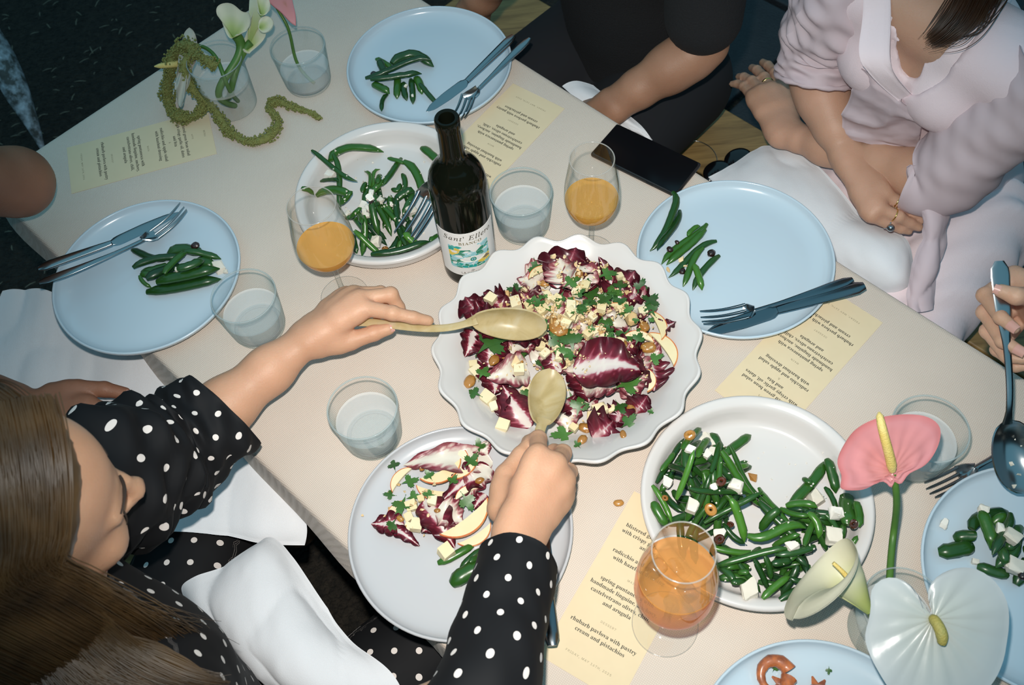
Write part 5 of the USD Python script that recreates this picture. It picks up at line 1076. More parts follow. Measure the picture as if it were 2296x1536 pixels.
rope('tassel', pts3([(440, 125, Z + .10), (405, 105, Z + .10), (388, 125, Z + .085), (382, 165, Z + .055), (374, 200, Z + .03), (380, 240, Z + .014), (400, 262, Z + .012), (425, 262, Z + .014), (452, 246, Z + .024), (448, 215, Z + .045)]), .0105, am, 5)
wl_ = thing('wilted_anthurium', 'wilted greyish white anthurium drooping outside the far vase with yellow spadix', 'flower', on(v1[0] - .05, v1[1], TZ + .03))
petal([(424, 62), (438, 80), (444, 105), (441, 128), (430, 160), (420, 195), (410, 225), (401, 247), (395, 225), (394, 190), (397, 160), (400, 130), (408, 95), (414, 72)], (428, 100), 1.520, .5, .1, .16, 'petal_wilted', wl_, 'spathe', ruff=.03, frq=7)
c = spline([ray(402, 143, 1.525), ray(375, 146, 1.530), ray(346, 149, 1.530)], 12); mesh('spadix', tube(c, np.interp(np.linspace(0, 1, 12), [0, .8, 1], [.0055, .004, .001]), n=10), 'spadix_yellow', parent=wl_, smooth=60)
stem('stem', [ray(428, 100, 1.525), ray(455, 105, 1.520), at(490, 140, Z + .098), on(v1[0] + .01, v1[1], Z + .008)], (.0028, .0035), wl_)
cf = thing('cream_calla', 'cream and pale green calla flowers rising from the far vase at the top edge', 'flower', on(v1[0], v1[1], TZ + .03))
for ol, b, D, tx, ty, cup in (([(560, 120), (545, 112), (548, 85), (560, 50), (565, 10), (560, -30), (605, -30), (596, 20), (590, 55), (596, 75), (580, 100)], (555, 112), 1.500, .2, .1, -.25),
                              ([(492, 40), (497, 22), (515, 15), (535, 22), (550, 32), (562, 35), (566, 52), (552, 70), (530, 80), (518, 86), (505, 68)], (522, 84), 1.485, -.1, .1, .28),
                              ([(580, 55), (585, 42), (602, 40), (613, 52), (607, 68), (592, 74), (582, 68)], (582, 62), 1.485, .2, .1, .25),
                              ([(572, -20), (590, -15), (606, 8), (604, 25), (588, 34), (578, 20)], (585, 36), 1.480, .1, .2, .3)):
    petal(ol, b, D, tx, ty, cup, 'petal_cream', cf, ruff=.02, frq=5)
stem('stem', [ray(530, 80, 1.490), ray(540, 100, 1.500), at(528, 140, Z + .09), on(v1[0] + .006, v1[1] - .01, Z + .008)], (.008, .0045), cf)
stem('stem', [ray(562, 95, 1.500), ray(545, 118, 1.505), at(533, 145, Z + .085), on(v1[0] - .008, v1[1] + .01, Z + .008)], (.006, .0045), cf)
pf = thing('pink_calla', 'folded pink anthurium leaning out above the far water glass at the top edge', 'flower', on(-.2804 - .01, 1.2315, TZ + .03))
petal([(664, 54), (662, 30), (655, 0), (645, -30), (610, -40), (598, -15), (610, 10), (632, 30), (650, 46)], (640, 10), 1.500, .3, .2, -.2, 'spathe_pink', pf, 'spathe', ruff=.02, frq=4)
stem('stem', [ray(610, -10, 1.505), ray(622, 20, 1.510), ray(640, 50, 1.515), on(-.2804 - .012, 1.2315 + .012, Z + .05), on(-.2804 + .01, 1.2315 - .008, Z + .006)], (.0022, .0028), pf, 'stem_dark' if False else 'stem_green')
# ---------------------------------------------------------------- people: signed-distance bodies turned into one smooth surface
skin('skin_warm', (0.50, 0.27, 0.165), (0.60, 0.335, 0.215))
skin('skin_light', (0.50, 0.285, 0.19), (0.58, 0.34, 0.24))
skin('skin_tan', (0.30, 0.155, 0.095), (0.37, 0.20, 0.125))
skin('skin_deep', (0.25, 0.115, 0.07), (0.32, 0.15, 0.09))
pbr('nail_pink', (0.55, 0.30, 0.25), 0.25); pbr('lip_rose', (0.42, 0.13, 0.11), 0.4); pbr('lash_dark', (0.02, 0.012, 0.008), 0.7)
dots('polka', (0.0055, 0.0058, 0.007), (0.72, 0.66, 0.62), pitch=.044, rad=.0041)
pbr('black_cotton', (0.006, 0.0065, 0.008), 0.9, bump=(300, .001)); pbr('dark_trousers', (0.007, 0.008, 0.011), 0.9)
pbr('pink_chiffon', (0.80, 0.655, 0.69), 0.85, bump=(500, .0002)); pbr('pink_jersey', (0.84, 0.71, 0.74), 0.85, bump=(500, .0002))
MATS['pink_sheer'] = usdkit.material(stage, '/World/Looks/pink_sheer', {'p': ('principled_bsdf', dict(base_color=(0.80, 0.68, 0.72), roughness=.8)), 't': ('transparent_bsdf', {}), 'l': ('translucent_bsdf', dict(color=(0.78, 0.64, 0.67))), 'a': ('mix_closure', dict(fac=.25)), 'm': ('mix_closure', dict(fac=.82))}, [('p.BSDF', 'a.closure1'), ('l.BSDF', 'a.closure2'), ('t.BSDF', 'm.closure1'), ('a.closure', 'm.closure2')], surface='m.closure')
def hairmat(name, c1, c2):
    n = {'h': ('hair_info', {}), 'c': ('texture_coordinate', {}), 'n': ('noise_texture', dict(scale=22.0, detail=3.0)), 'r': ('rgb_ramp', dict(ramp=[(0.25, c1), (0.75, c2)])), 'p': ('principled_bsdf', dict(roughness=0.38, specular_ior_level=0.6))}
    MATS[name] = usdkit.material(stage, '/World/Looks/' + name, n, [('c.object', 'n.vector'), ('n.fac', 'r.fac'), ('r.color', 'p.base_color')], surface='p.BSDF')
hairmat('hair_light_brown', (0.018, 0.010, 0.004), (0.100, 0.056, 0.020)); hairmat('hair_brown', (0.022, 0.010, 0.005), (0.065, 0.030, 0.013)); hairmat('hair_dark', (0.008, 0.005, 0.004), (0.02, 0.012, 0.008))

def FB(a0, a1, b0, b1, z0, z1, h):
    """A field over a stretch of the table's own axes."""
    P_ = np.array([tp(a, b, z) for a in (a0, a1) for b in (b0, b1) for z in (z0, z1)]); return Field(P_.min(0), P_.max(0), h)
class Field:
    """A signed distance on a grid; add() joins rounded cones smoothly."""
    def __init__(self, lo, hi, h):
        self.lo, self.h = np.asarray(lo, float), h; n = np.ceil((np.asarray(hi) - self.lo) / h).astype(int) + 1
        self.ax = [self.lo[i] + h * np.arange(n[i]) for i in range(3)]; self.D = np.full(n, 1.0, np.float32)
    def _win(self, lo, hi):
        return tuple(slice(max(0, int((lo[i] - self.lo[i]) / self.h)), max(0, int((hi[i] - self.lo[i]) / self.h) + 2)) for i in range(3))
    def _pts(self, s):
        return np.stack(np.meshgrid(*(self.ax[i][s[i]] for i in range(3)), indexing='ij'), -1)
    def _mix(self, s, d, k, op):
        o = self.D[s]
        if op == 'cut':
            h = np.clip(.5 - .5 * (o + d) / k, 0, 1); self.D[s] = o * (1 - h) - d * h + k * h * (1 - h)
        else:
            h = np.clip(.5 + .5 * (o - d) / k, 0, 1); self.D[s] = o * (1 - h) + d * h - k * h * (1 - h)
    def add(self, p, q, r0, r1, k=0.01, op='add'):
        p, q = np.asarray(p, float), np.asarray(q, float); m = max(r0, r1) + 3 * k + 3 * self.h
        s = self._win(np.minimum(p, q) - m, np.maximum(p, q) + m); X = self._pts(s)
        if X.size == 0: return self
        v = q - p; L2 = max(v @ v, 1e-12); t = np.clip(((X - p) @ v) / L2, 0, 1)
        self._mix(s, np.linalg.norm(X - p - t[..., None] * v, axis=-1) - (r0 + (r1 - r0) * t), k, op); return self
    def chain(self, pts, rs, k=0.01):
        for a, b, r, s in zip(pts[:-1], pts[1:], rs[:-1], rs[1:]): self.add(a, b, r, s, k)
        return self
    def ell(self, c, R, k=0.01, M=None, op='add'):
        """An ellipsoid with radii R along the rows of M."""
        c, R = np.asarray(c, float), np.asarray(R, float); m = R.max() + 3 * k + 3 * self.h; s = self._win(c - m, c + m); X = self._pts(s) - c
        if X.size == 0: return self
        if M is not None: X = X @ np.asarray(M).T
        a = np.linalg.norm(X / R, axis=-1); b = np.linalg.norm(X / (R * R), axis=-1)
        self._mix(s, a * (a - 1) / np.maximum(b, 1e-9), k, op); return self
    def mesh(self, smooth=1):
        return surface_nets(self.D, self.lo, self.h, smooth)
def surface_nets(D, o, h, smooth=1):
    n = D.shape; ins = D < 0; cnt = np.zeros([x - 1 for x in n], np.int8); C = {}
    for c in np.ndindex(2, 2, 2):
        C[c] = tuple(slice(c[i], n[i] - 1 + c[i]) for i in range(3)); cnt += ins[C[c]]
    act = (cnt > 0) & (cnt < 8); idx = -np.ones(act.shape, int); ijk = np.argwhere(act); idx[act] = np.arange(len(ijk))
    pos = np.zeros((len(ijk), 3)); w = np.zeros(len(ijk)); vals = {c: D[C[c]][act] for c in C}
    for a in C:
        for ax in range(3):
            if a[ax]: continue
            b = list(a); b[ax] = 1; b = tuple(b); d0, d1 = vals[a], vals[b]; x = (d0 < 0) != (d1 < 0); t = np.where(x, d0 / np.where(x, d0 - d1, 1), 0)
            p = np.array(a, float)[None] + np.eye(3)[ax] * t[:, None]; pos[x] += p[x]; w[x] += 1
    V = o + h * (ijk + pos / w[:, None]); F = []
    for ax in range(3):
        u, v = (ax + 1) % 3, (ax + 2) % 3
        s0 = [slice(1, n[i] - 1) for i in range(3)]; s1 = list(s0); s0[ax] = slice(0, n[ax] - 1); s1[ax] = slice(1, n[ax])
        A, B = ins[tuple(s0)], ins[tuple(s1)]; e = np.argwhere(A != B); up = A[A != B]
        g = e.copy()
        for i in range(3):
            if i != ax: g[:, i] += 1
        def cell(du, dv):
            q = g.copy(); q[:, u] += du; q[:, v] += dv; return idx[q[:, 0], q[:, 1], q[:, 2]]
        q = np.stack([cell(-1, -1), cell(0, -1), cell(0, 0), cell(-1, 0)], 1)
        q[~up] = q[~up][:, ::-1]; F.append(q)
    F = np.concatenate(F); F = F[(F >= 0).all(1)]; F = np.vstack([F[:, [0, 1, 2]], F[:, [0, 2, 3]]])
    t = trimesh.Trimesh(V, F, process=False)
    if smooth:
        import scipy.sparse as sp
        e = t.edges_unique; N_ = len(V); A = sp.coo_matrix((np.ones(2 * len(e)), (np.r_[e[:, 0], e[:, 1]], np.r_[e[:, 1], e[:, 0]])), shape=(N_, N_)).tocsr(); A = sp.diags(1 / np.maximum(np.asarray(A.sum(1)).ravel(), 1)) @ A
        X = np.array(t.vertices)
        for q in range(3 * smooth):
            X = X + .5 * (A @ X - X); X = X - .52 * (A @ X - X)
        t.vertices = X
    if t.volume < 0: t.invert()
    return t
def joined(parts):
    """One watertight surface from overlapping closed ones."""
    try:
        ms = [manifold3d.Manifold(manifold3d.Mesh(np.asarray(p.vertices, np.float32), np.asarray(p.faces, np.uint32))) for p in parts]
        if any(m.is_empty() for m in ms): raise ValueError
        r = manifold3d.Manifold.batch_boolean(ms, manifold3d.OpType.Add); r = max(r.decompose(), key=lambda q: q.volume()).to_mesh()
        return trimesh.Trimesh(r.vert_properties[:, :3], r.tri_verts, process=False)
    except Exception:
        return trimesh.util.concatenate(parts)
FR = [.0108, .0090, .0080, .0066]
def arm(j, h=0.0026, s=1.0, wrist=.0195, fore=.033, side=None):
    """j: elbow, wrist, index, middle, ring, pinky (four joints each, knuckle to tip), thumb (four joints) - as (px, py, z). Returns a closed mesh of the forearm and hand."""
    J = {k: (pts3(v) if isinstance(v[0], tuple) else at(*v)) for k, v in j.items()}
    allp = np.concatenate([np.atleast_2d(v) for v in J.values()]); f = Field(allp.min(0) - .055, allp.max(0) + .055, h)
    E_, W_ = J['elbow'], J['wrist']; L = W_ - E_; kn = [J[k][0] for k in ('index', 'middle', 'ring', 'pinky')]
    across = unit(kn[0] - kn[3]); fw = unit(np.mean(kn, 0) - W_); nr = unit(np.cross(fw, across))
    f.chain([E_ - L * .06, E_ + L * .12, E_ + L * .35, E_ + L * .7, W_ - L * .06], np.array([fore * .98, fore * 1.03, fore, fore * .80, wrist * 1.02]) * s, .02)
    for sg in (-1, 1): f.add(W_ + across * sg * .008 * s - L * .12, W_ + across * sg * .0105 * s + fw * .012, wrist * .80 * s, .0165 * s, .012)
    for i, k in enumerate(('index', 'middle', 'ring', 'pinky')):
        a = W_ + across * (.013 - .0085 * i) * s; r = (1.0, 1.02, .97, .86)[i]
        f.add(a, kn[i] - fw * .006, .0150 * s, .0118 * s * r, .014); f.add(a * .4 + kn[i] * .6 - nr * .003, kn[i], .0128 * s, .0112 * s * r, .010)
    for i in range(3): f.add(kn[i] - fw * .012, kn[i + 1] - fw * .012, .0102 * s, .0102 * s, .008)
    T = J['thumb']; f.add(T[0], T[1], .0165 * s, .0118 * s, .012); f.add(T[0] * .4 + T[1] * .6, kn[0] * .5 + W_ * .5, .012 * s, .011 * s, .012)
    f.chain(T[1:], np.array([.0118, .0100, .0080]) * s, .004)
    for i, k in enumerate(('index', 'middle', 'ring', 'pinky')):
        r = np.array(FR) * s * (1.0, 1.02, .97, .86)[i]; P_ = J[k]
        f.chain(P_, r, .0035); f.add(P_[1], P_[1], r[1] * 1.04, r[1] * 1.04, .003)
    return f.mesh(1), J
def nail(J, k, parent, toward=None, s=1.0, mat_='nail_pink'):
    """A fingernail on the last joint of digit k, on the side turned to 'toward'."""
    p, q = J[k][2], J[k][3]; d = unit(q - p); up = (EYE if toward is None else toward) - q; up = unit(up - d * (up @ d)); r = .0066 * s
    u, v = np.meshgrid(np.linspace(-.2, 1.05, 8), np.linspace(-.8, .8, 9), indexing='ij'); w = np.cross(up, d)
    V = q + d * ((u - .35) * .010 * s)[..., None] + (w * np.sin(v)[..., None] + up * np.cos(v)[..., None]) * ((r + .0006) * (1 - .05 * u))[..., None]
    mesh('fingernail', sheet(V, .0007), mat_, parent=parent, smooth=60)
def ring_on(J, k, seg, f_, parent, r=.0092, w=.0013, m='gold', gap=0):
    a, b = J[k][seg], J[k][seg + 1]; d = unit(b - a); o = a + (b - a) * f_ + d * gap; s_ = unit(np.cross(d, [0, .3, 1])); q = np.cross(d, s_)
    th = np.linspace(0, 2 * np.pi, 28); mesh('finger_ring', tube(o + np.outer(np.cos(th), s_) * r + np.outer(np.sin(th), q) * r, w, n=7, caps=False), m, parent=parent, smooth=True)
def garment(path, radii, th=.0022, n=40, nk=60, rough=None, flat=1.0, up=(0, 0, 1)):
    """An open sleeve: outer and inner wall with a turned edge at both ends; uv in metres."""
    c = spline(path, nk); k = np.linspace(0, 1, len(radii)); R = np.interp(np.linspace(0, 1, nk), k, radii)
    ring = lambda r: np.asarray(tube(c, r, n=n, caps=False, rough=rough, flat=flat, up=up).vertices).reshape(nk, n, 3)
    o, i = ring(R), ring(R - th); o = np.concatenate([o, o[:, :1]], 1); i = np.concatenate([i, i[:, :1]], 1); m_ = nk * (n + 1)
    q = grid_faces(nk, n + 1); q = np.vstack([q[:, [0, 1, 2]], q[:, [0, 2, 3]]]); V = np.vstack([o.reshape(-1, 3), i.reshape(-1, 3)]); F = [q, q[:, ::-1] + m_]
    for e in (0, (nk - 1) * (n + 1)):
        j = np.arange(n) + e; w = np.vstack([np.stack([j, j + 1, j + 1 + m_], 1), np.stack([j, j + 1 + m_, j + m_], 1)]); F.append(w if e else w[:, ::-1])
    s_ = np.r_[0, np.cumsum(np.linalg.norm(np.diff(c, axis=0), axis=1))]; Rm = float(np.mean(R)); uv = np.stack([np.tile(np.arange(n + 1) / n * 2 * np.pi * Rm, nk), np.repeat(s_, n + 1)], 1)
    return trimesh.Trimesh(V, np.vstack(F), process=False), np.vstack([uv, uv])
def wrinkles(f1=3, a1=.05, f2=7, a2=.03, ph=0):
    return lambda i, a: 1 + a1 * np.sin(f1 * a + i * .35 + ph) + a2 * np.sin(f2 * a - i * .8 + 2 * ph) + a2 * np.sin(i * .9 + 2 * np.sin(a + ph))
def planar_uv(t, e1=AX, e2=BX):
    v = np.asarray(t.vertices); nz = np.abs(np.asarray(t.vertex_normals) @ np.array([0, 0, 1.0])); return np.stack([v @ e1, v @ e2 + v[:, 2] * .8], 1)
def drape(rows, m, label, nu=56, nv=56, wr=.004, sc=14, seed=0, th=.0016, name='napkin', cat='napkin', parent=None, hem=True, low=False):
    """A cloth through rows of control points (px, py, z): bicubic, with fine folds."""
    P_ = np.array([pts3([(x, y, min(z, .652) if name == 'napkin' and low else z) for x, y, z in r]) for r in rows]); a, b = np.linspace(0, 1, P_.shape[0]), np.linspace(0, 1, P_.shape[1]); u, v = np.linspace(0, 1, nu), np.linspace(0, 1, nv)
    V = np.stack([RectBivariateSpline(a, b, P_[..., k], kx=min(3, len(a) - 1), ky=min(3, len(b) - 1))(u, v) for k in range(3)], -1)
    nrm = np.cross(np.gradient(V, axis=0), np.gradient(V, axis=1)); nrm /= np.maximum(np.linalg.norm(nrm, axis=2, keepdims=True), 1e-12); nrm *= np.where(nrm[..., 2:] < 0, -1, 1)
    q = np.stack([V[..., 0] * sc * 1.0, V[..., 1] * sc * .45, V[..., 2] * sc], -1)
    V = V + nrm * (wr * 2 * (np.abs(2 * meshkit.noise(q, seed) - 1) ** .8 - .4) + wr * .7 * (meshkit.fbm(q * 3.1, 2, seed + 3) - .5))[..., None]
    if hem:
        e = np.minimum(np.minimum(np.arange(nu)[:, None], nu - 1 - np.arange(nu)[:, None]), np.minimum(np.arange(nv)[None], nv - 1 - np.arange(nv)[None])); V = V + nrm * (np.where(e <= 1, .0010, 0))[..., None]
    return mesh(name, sheet(V, th), m, parent=parent, smooth=True, label=label, cat=cat)
def head_frame(c, fwd, up):
    x = unit(fwd); z = unit(np.asarray(up, float) - x * (np.asarray(up, float) @ x)); y = np.cross(z, x); M = np.stack([x, y, z]); return (lambda *p: np.asarray(c) + np.asarray(p, float) @ M), M
def add_head(f, c, fwd, up, neck_to, k=.012):
    """A head with brow, closed eyes, nose, lips, cheeks, chin, ears and a neck, into the field f."""
    P_, M = head_frame(c, fwd, up)
    f.ell(P_(-.012, 0, .035), (.098, .076, .100), .01, M); f.ell(P_(.035, 0, -.03), (.055, .058, .075), .02, M); f.add(P_(.052, 0, -.075), P_(.066, 0, -.088), .028, .019, .018)
    for s in (-1, 1):
        f.add(P_(.02, .045 * s, -.055), P_(.06, .018 * s, -.088), .020, .016, .016); f.ell(P_(.062, .034 * s, -.022), (.026, .026, .024), .016, M)
        f.add(P_(.080, .012 * s, .030), P_(.070, .045 * s, .026), .011, .009, .010); f.ell(P_(.091, .031 * s, .008), (.014, .017, .010), .010, M, 'cut'); f.ell(P_(.072, .031 * s, .007), (.0135, .0150, .0135), .003, M)
        f.ell(P_(-.008, .079 * s, -.008), (.018, .008, .030), .004, M); f.add(P_(.098, .009 * s, -.030), P_(.096, .011 * s, -.028), .0072, .0072, .006)
    f.chain([P_(.082, 0, .026), P_(.096, 0, .004), P_(.112, 0, -.020), P_(.108, 0, -.027)], [.008, .0085, .0098, .0095], .008)
    f.chain([P_(.078, .020, -.056), P_(.090, .007, -.053), P_(.090, -.007, -.053), P_(.078, -.020, -.056)], [.004, .0065, .0065, .004], .005); f.chain([P_(.078, .018, -.062), P_(.088, 0, -.064), P_(.078, -.018, -.062)], [.004, .0072, .004], .005)
    f.add(P_(-.02, 0, -.05), neck_to, .052, .055, .03)
    return P_
def face_parts(P_, parent):
    for s in (-1, 1):
        a = np.linspace(-1, 1, 9); mesh('eyelash', tube([P_(.0868 - .0045 * q * q, (.031 + .0135 * q) * s, .0035 - .003 * (1 - q * q)) for q in a], np.interp(a, [-1, 0, 1], [.0005, .0010, .0006]), n=6), 'lash_dark', parent=parent)
        mesh('eyebrow', tube([P_(.0905 - .008 * (q + 1) ** 2 / 2, (.030 + .018 * q) * s, .0325 + .003 * (1 - q * q)) for q in a], np.interp(a, [-1, 0, 1], [.0014, .0019, .0009]), n=6, flat=.6), 'lash_dark', parent=parent)
    mesh('lips', [tube(spline([P_(.0815, .019, -.0575), P_(.0955, .006, -.0535), P_(.0955, -.006, -.0535), P_(.0815, -.019, -.0575)], 12), np.r_[.001, np.full(10, .0034), .001], n=8), tube(spline([P_(.0815, .018, -.0585), P_(.0955, 0, -.0635), P_(.0815, -.018, -.0585)], 12), np.r_[.001, np.full(10, .0040), .001], n=8)], 'lip_rose', parent=parent, smooth=True)
def hair_curves(name, strands, m, parent, w=.0011):
    """Strands (n, k, 3) as curves."""
    base = str(parent.GetPath()); path = base + '/' + numbered(base, name); o = LOC.get(base, np.zeros(3)); S_ = np.asarray(strands, float) - o; n_, k_ = S_.shape[:2]
    c = UsdGeom.BasisCurves.Define(stage, path); c.CreateTypeAttr('linear'); c.CreateCurveVertexCountsAttr([k_] * n_); c.CreatePointsAttr([Gf.Vec3f(*map(float, q)) for q in S_.reshape(-1, 3)])
    wd = np.tile(np.interp(np.linspace(0, 1, k_), [0, .8, 1], [w, w * .8, w * .3]), n_); c.CreateWidthsAttr([float(x) for x in wd]); c.SetWidthsInterpolation('vertex')
    UsdShade.MaterialBindingAPI.Apply(c.GetPrim()).Bind(MATS[m]); setd(c.GetPrim(), kind='stuff'); return c.GetPrim()
def head_hair(P_, m, parent, n, length, seed, part=.012, spread=.05, forward=0.02, tuck=0.0, cap=True, left=1.0, hl=.075, hl2=.075):
    """Long hair: a cap over the skull and strands that leave a parting, follow the skull and hang."""
    r_ = np.random.default_rng(seed); S_ = []; z_dn = np.array([0, 0, -1.0])
    for k in range(n):
        sd = r_.choice([-1, 1]); u = r_.uniform(0, 1) ** .8; x0 = (hl if sd < 0 else hl2) + float(np.clip(r_.normal(0, .006), -.012, .009)) - .140 * u; lift = r_.uniform(.002, .015); ph = r_.uniform(0, 6); a_end = r_.uniform(1.15, 1.45); pts = []
        back = -.035 * u - r_.uniform(0, .02)
        for t in np.linspace(0, 1, 7):
            a = t * a_end; R_ = 1 + lift / .09
            pts.append(P_(-.012 + (x0 + .012) * (math.cos(a) * .35 + .65) * R_ - .02 * t + back * t * .6, part * (1 - t) + sd * .079 * R_ * math.sin(a), .035 + .101 * R_ * math.cos(a) * math.sqrt(max(0.05, 1 - ((x0 + .012) / .115) ** 2))))
        e = pts[-1]; out = unit(P_(.02, sd * 1.0, 0) - P_(0, 0, 0)); L = length * r_.uniform(.7, 1.05) * (left if sd > 0 else 1); fwk = forward if sd < 0 or left == 1 else -.06
        for t in np.linspace(.12, 1, 10):
            pts.append(e + z_dn * L * t + out * (spread * .35 * math.sin(t * 2.2) - tuck * t) + unit(P_(1, 0, 0) - P_(0, 0, 0)) * (fwk * t) + np.array([math.sin(ph + 5 * t), math.cos(ph + 4 * t), 0]) * .008 * t)
        S_.append(pts)
    if cap:
        f = Field(P_(0, 0, 0) - .19, P_(0, 0, 0) + .19, .006); M = np.stack([unit(P_(1, 0, 0) - P_(0, 0, 0)), unit(P_(0, 1, 0) - P_(0, 0, 0)), unit(P_(0, 0, 1) - P_(0, 0, 0))])
        f.ell(P_(-.020, 0, .040), (.100, .083, .104), .01, M); f.ell(P_(-.055, 0, -.03), (.060, .074, .085), .02, M); f.ell(P_(.092, 0, .0), (.102, .11, .115), .01, M, 'cut')
        mesh('hair_cap', f.mesh(1), m, parent=parent, smooth=True)
    return hair_curves('hair_strands', S_, m, parent)
def wpt(a, b, z): return tp(a, b, z)

# --- the woman in the polka dot blouse
hc = at(22, 1185, 1.10); fw = unit([.81, .55, -.43]); upv = unit([.30, .10, 1.0])
pw = thing('person', 'person with long light brown hair in black polka dot blouse serving salad with both hands', 'person', wpt(.88, -.30, .43))
f = FB(.45, 1.25, -.56, .25, .05, 1.30, .007)
sL, sR = wpt(.715, -.255, .925), wpt(1.055, -.265, .925)
chest = wpt(.885, -.285, .86)
f.add(wpt(.88, -.345, .578), wpt(.885, -.30, .70), .120, .105, .04); f.add(wpt(.885, -.30, .70), chest, .105, .115, .04); f.add(sL, sR, .052, .052, .05)
for s_, kn in ((-1, wpt(.505, .06, .545)), (1, wpt(.985, .14, .545))): f.add(wpt(.88 + .085 * s_, -.34, .555), kn, .088, .060, .04); f.add(kn, kn + np.array([0, 0, -.43]) - BX * .04, .056, .040, .03)
neck = wpt(.885, -.265, .955); P1 = add_head(f, hc, fw, upv, neck)
body0 = f.mesh(1)
aL, JL = arm(dict(elbow=(398, 1000, .815), wrist=(692, 757, .842), index=[(815, 690, .870), (880, 702, .872), (926, 712, .862), (961, 719, .852)], middle=[(808, 670, .868), (876, 660, .866), (894, 690, .846), (898, 728, .832)], ring=[(794, 660, .858), (854, 657, .848), (868, 690, .832), (874, 722, .824)],
                   pinky=[(778, 660, .844), (824, 660, .832), (838, 688, .822), (846, 712, .816)], thumb=[(722, 772, .836), (786, 764, .836), (838, 747, .838), (872, 737, .838)]), fore=.034)
aR, JR = arm(dict(elbow=(1086, 1580, .93), wrist=(1158, 1208, .872), index=[(1207, 1020, .888), (1207, 984, .856), (1186, 992, .838), (1180, 1012, .832)], middle=[(1246, 1040, .882), (1262, 1016, .850), (1242, 1012, .832), (1224, 1022, .828)], ring=[(1266, 1074, .868), (1276, 1058, .838), (1256, 1046, .822), (1238, 1048, .818)],
                   pinky=[(1266, 1108, .850), (1274, 1096, .824), (1258, 1084, .812), (1242, 1080, .808)], thumb=[(1126, 1140, .858), (1134, 1066, .858), (1168, 1022, .852), (1192, 990, .846)]), s=1.06, fore=.0305, wrist=.0215)
eL, eR = at(398, 1000, .815), at(1086, 1580, .93)
f2 = Field(np.minimum(np.minimum(sL, eL), np.minimum(sR, eR)) - .07, np.maximum(np.maximum(sL, eL), np.maximum(sR, eR)) + .07, .007); f2.add(sL, eL, .045, .036, .02); f2.add(sR, eR, .045, .038, .02)
fu = f2.mesh(1); body = joined([body0] + list(fu.split(only_watertight=False)) + [aL, aR])
mesh('body', body, 'skin_warm', parent=pw, smooth=True); face_parts(P1, pw)
nail(JL, 'thumb', pw)
f = FB(.40, 1.25, -.56, .25, .38, 1.10, .007)
f.add(wpt(.88, -.345, .578), wpt(.885, -.30, .70), .132, .117, .04); f.add(wpt(.885, -.30, .70), chest, .117, .127, .04); f.add(sL, sR, .072, .072, .05)
for s_, kn in ((-1, wpt(.505, .06, .545)), (1, wpt(.985, .14, .545))): f.add(wpt(.88 + .085 * s_, -.34, .555), kn, .099, .073, .04)
t = f.mesh(1); v = np.array(t.vertices); nn = np.array(t.vertex_normals); t.vertices = v + nn * (.010 * (meshkit.fbm(v * [16, 16, 9], 3, 4) - .5))[:, None]
v = np.asarray(t.vertices) - wpt(.885, -.30, 0); top = np.abs(nn[:, 2]) > .62
uv = np.where(top[:, None], np.stack([v @ AX, v @ BX], 1), np.stack([np.arctan2(v @ BX, v @ AX) * .13, v[:, 2]], 1)); mesh('dotted_dress', t, 'polka', parent=pw, smooth=True, uv=uv)
g_, uv = garment([sL + [0, 0, .01], at(270, 1065, .90), at(380, 1010, .852), at(465, 950, .842), at(500, 918, .842)], [.075, .080, .084, .078, .066, .058], rough=wrinkles(3, .07, 8, .035, 1)); mesh('sleeve', g_, 'polka', parent=pw, smooth=True, uv=uv)
g_, uv = garment([sR, eR + [-.03, -.03, .0], at(1094, 1535, .925), at(1122, 1410, .905), at(1150, 1300, .888), at(1163, 1258, .880)], [.072, .066, .058, .054, .050, .0445, .043], rough=wrinkles(3, .03, 7, .012, 2)); mesh('sleeve', g_, 'polka', parent=pw, smooth=True, uv=uv)
head_hair(P1, 'hair_light_brown', pw, 6500, .31, 7, part=.020, spread=.05, forward=.035, left=.35, hl=.040, hl2=.020)

r_ = np.random.default_rng(31); S_ = []
for k in range(3200):
    a = r_.random(); w_ = r_.normal(0, 1, 2); c_ = math.sin(a * 9 + w_[0])
    S_.append(spline(pts3([(-90 + 260 * a + 8 * w_[0], 1280 + 50 * a + 8 * w_[1], 1.10), (-80 + 330 * a + 10 * w_[0], 1390 + 20 * a, 1.09 - .04 * a), (-60 + 430 * a + 10 * c_, 1470 + 8 * w_[1], 1.075 - .06 * a), (-40 + 540 * a + 14 * w_[1], 1580 - 60 * a + 12 * c_, 1.06 - .075 * a)]), 14))
hair_curves('hair_lock', S_, 'hair_light_brown', pw)

# --- the guest at the far left end: bare elbow on the table, a hand on the lap
pb = thing('person', 'person at the left edge with a bare elbow over the table and hand on napkin', 'person', wpt(.24, -.35, .43))
bs = (wpt(.07, -.26, .99), wpt(.42, -.27, .98)); el = at(38, 408, .862)
f = FB(-.15, .65, -.62, .25, .40, 1.42, .008)
f.add(wpt(.24, -.38, .585), wpt(.24, -.34, .74), .13, .115, .04); f.add(wpt(.24, -.34, .74), wpt(.24, -.31, .90), .115, .12, .04); f.add(bs[0], bs[1], .055, .055, .05)
f.chain([bs[0], el], [.048, .043], .02); f.add(el, el, .044, .044, .02); f.chain([el, el - BX * .11 + AX * .05 + [0, 0, .19]], [.042, .026], .02); f.add(el - BX * .11 + AX * .05 + [0, 0, .19], el - BX * .15 + AX * .08 + [0, 0, .26], .032, .026, .02)
hb = wpt(.25, -.30, 1.22); Pb = add_head(f, hb, BX + AX * .2 + [0, 0, -.15], [0, 0, 1], wpt(.24, -.31, 1.02))
eb = at(-75, 905, .74); f.chain([bs[1], eb], [.047, .040], .02)
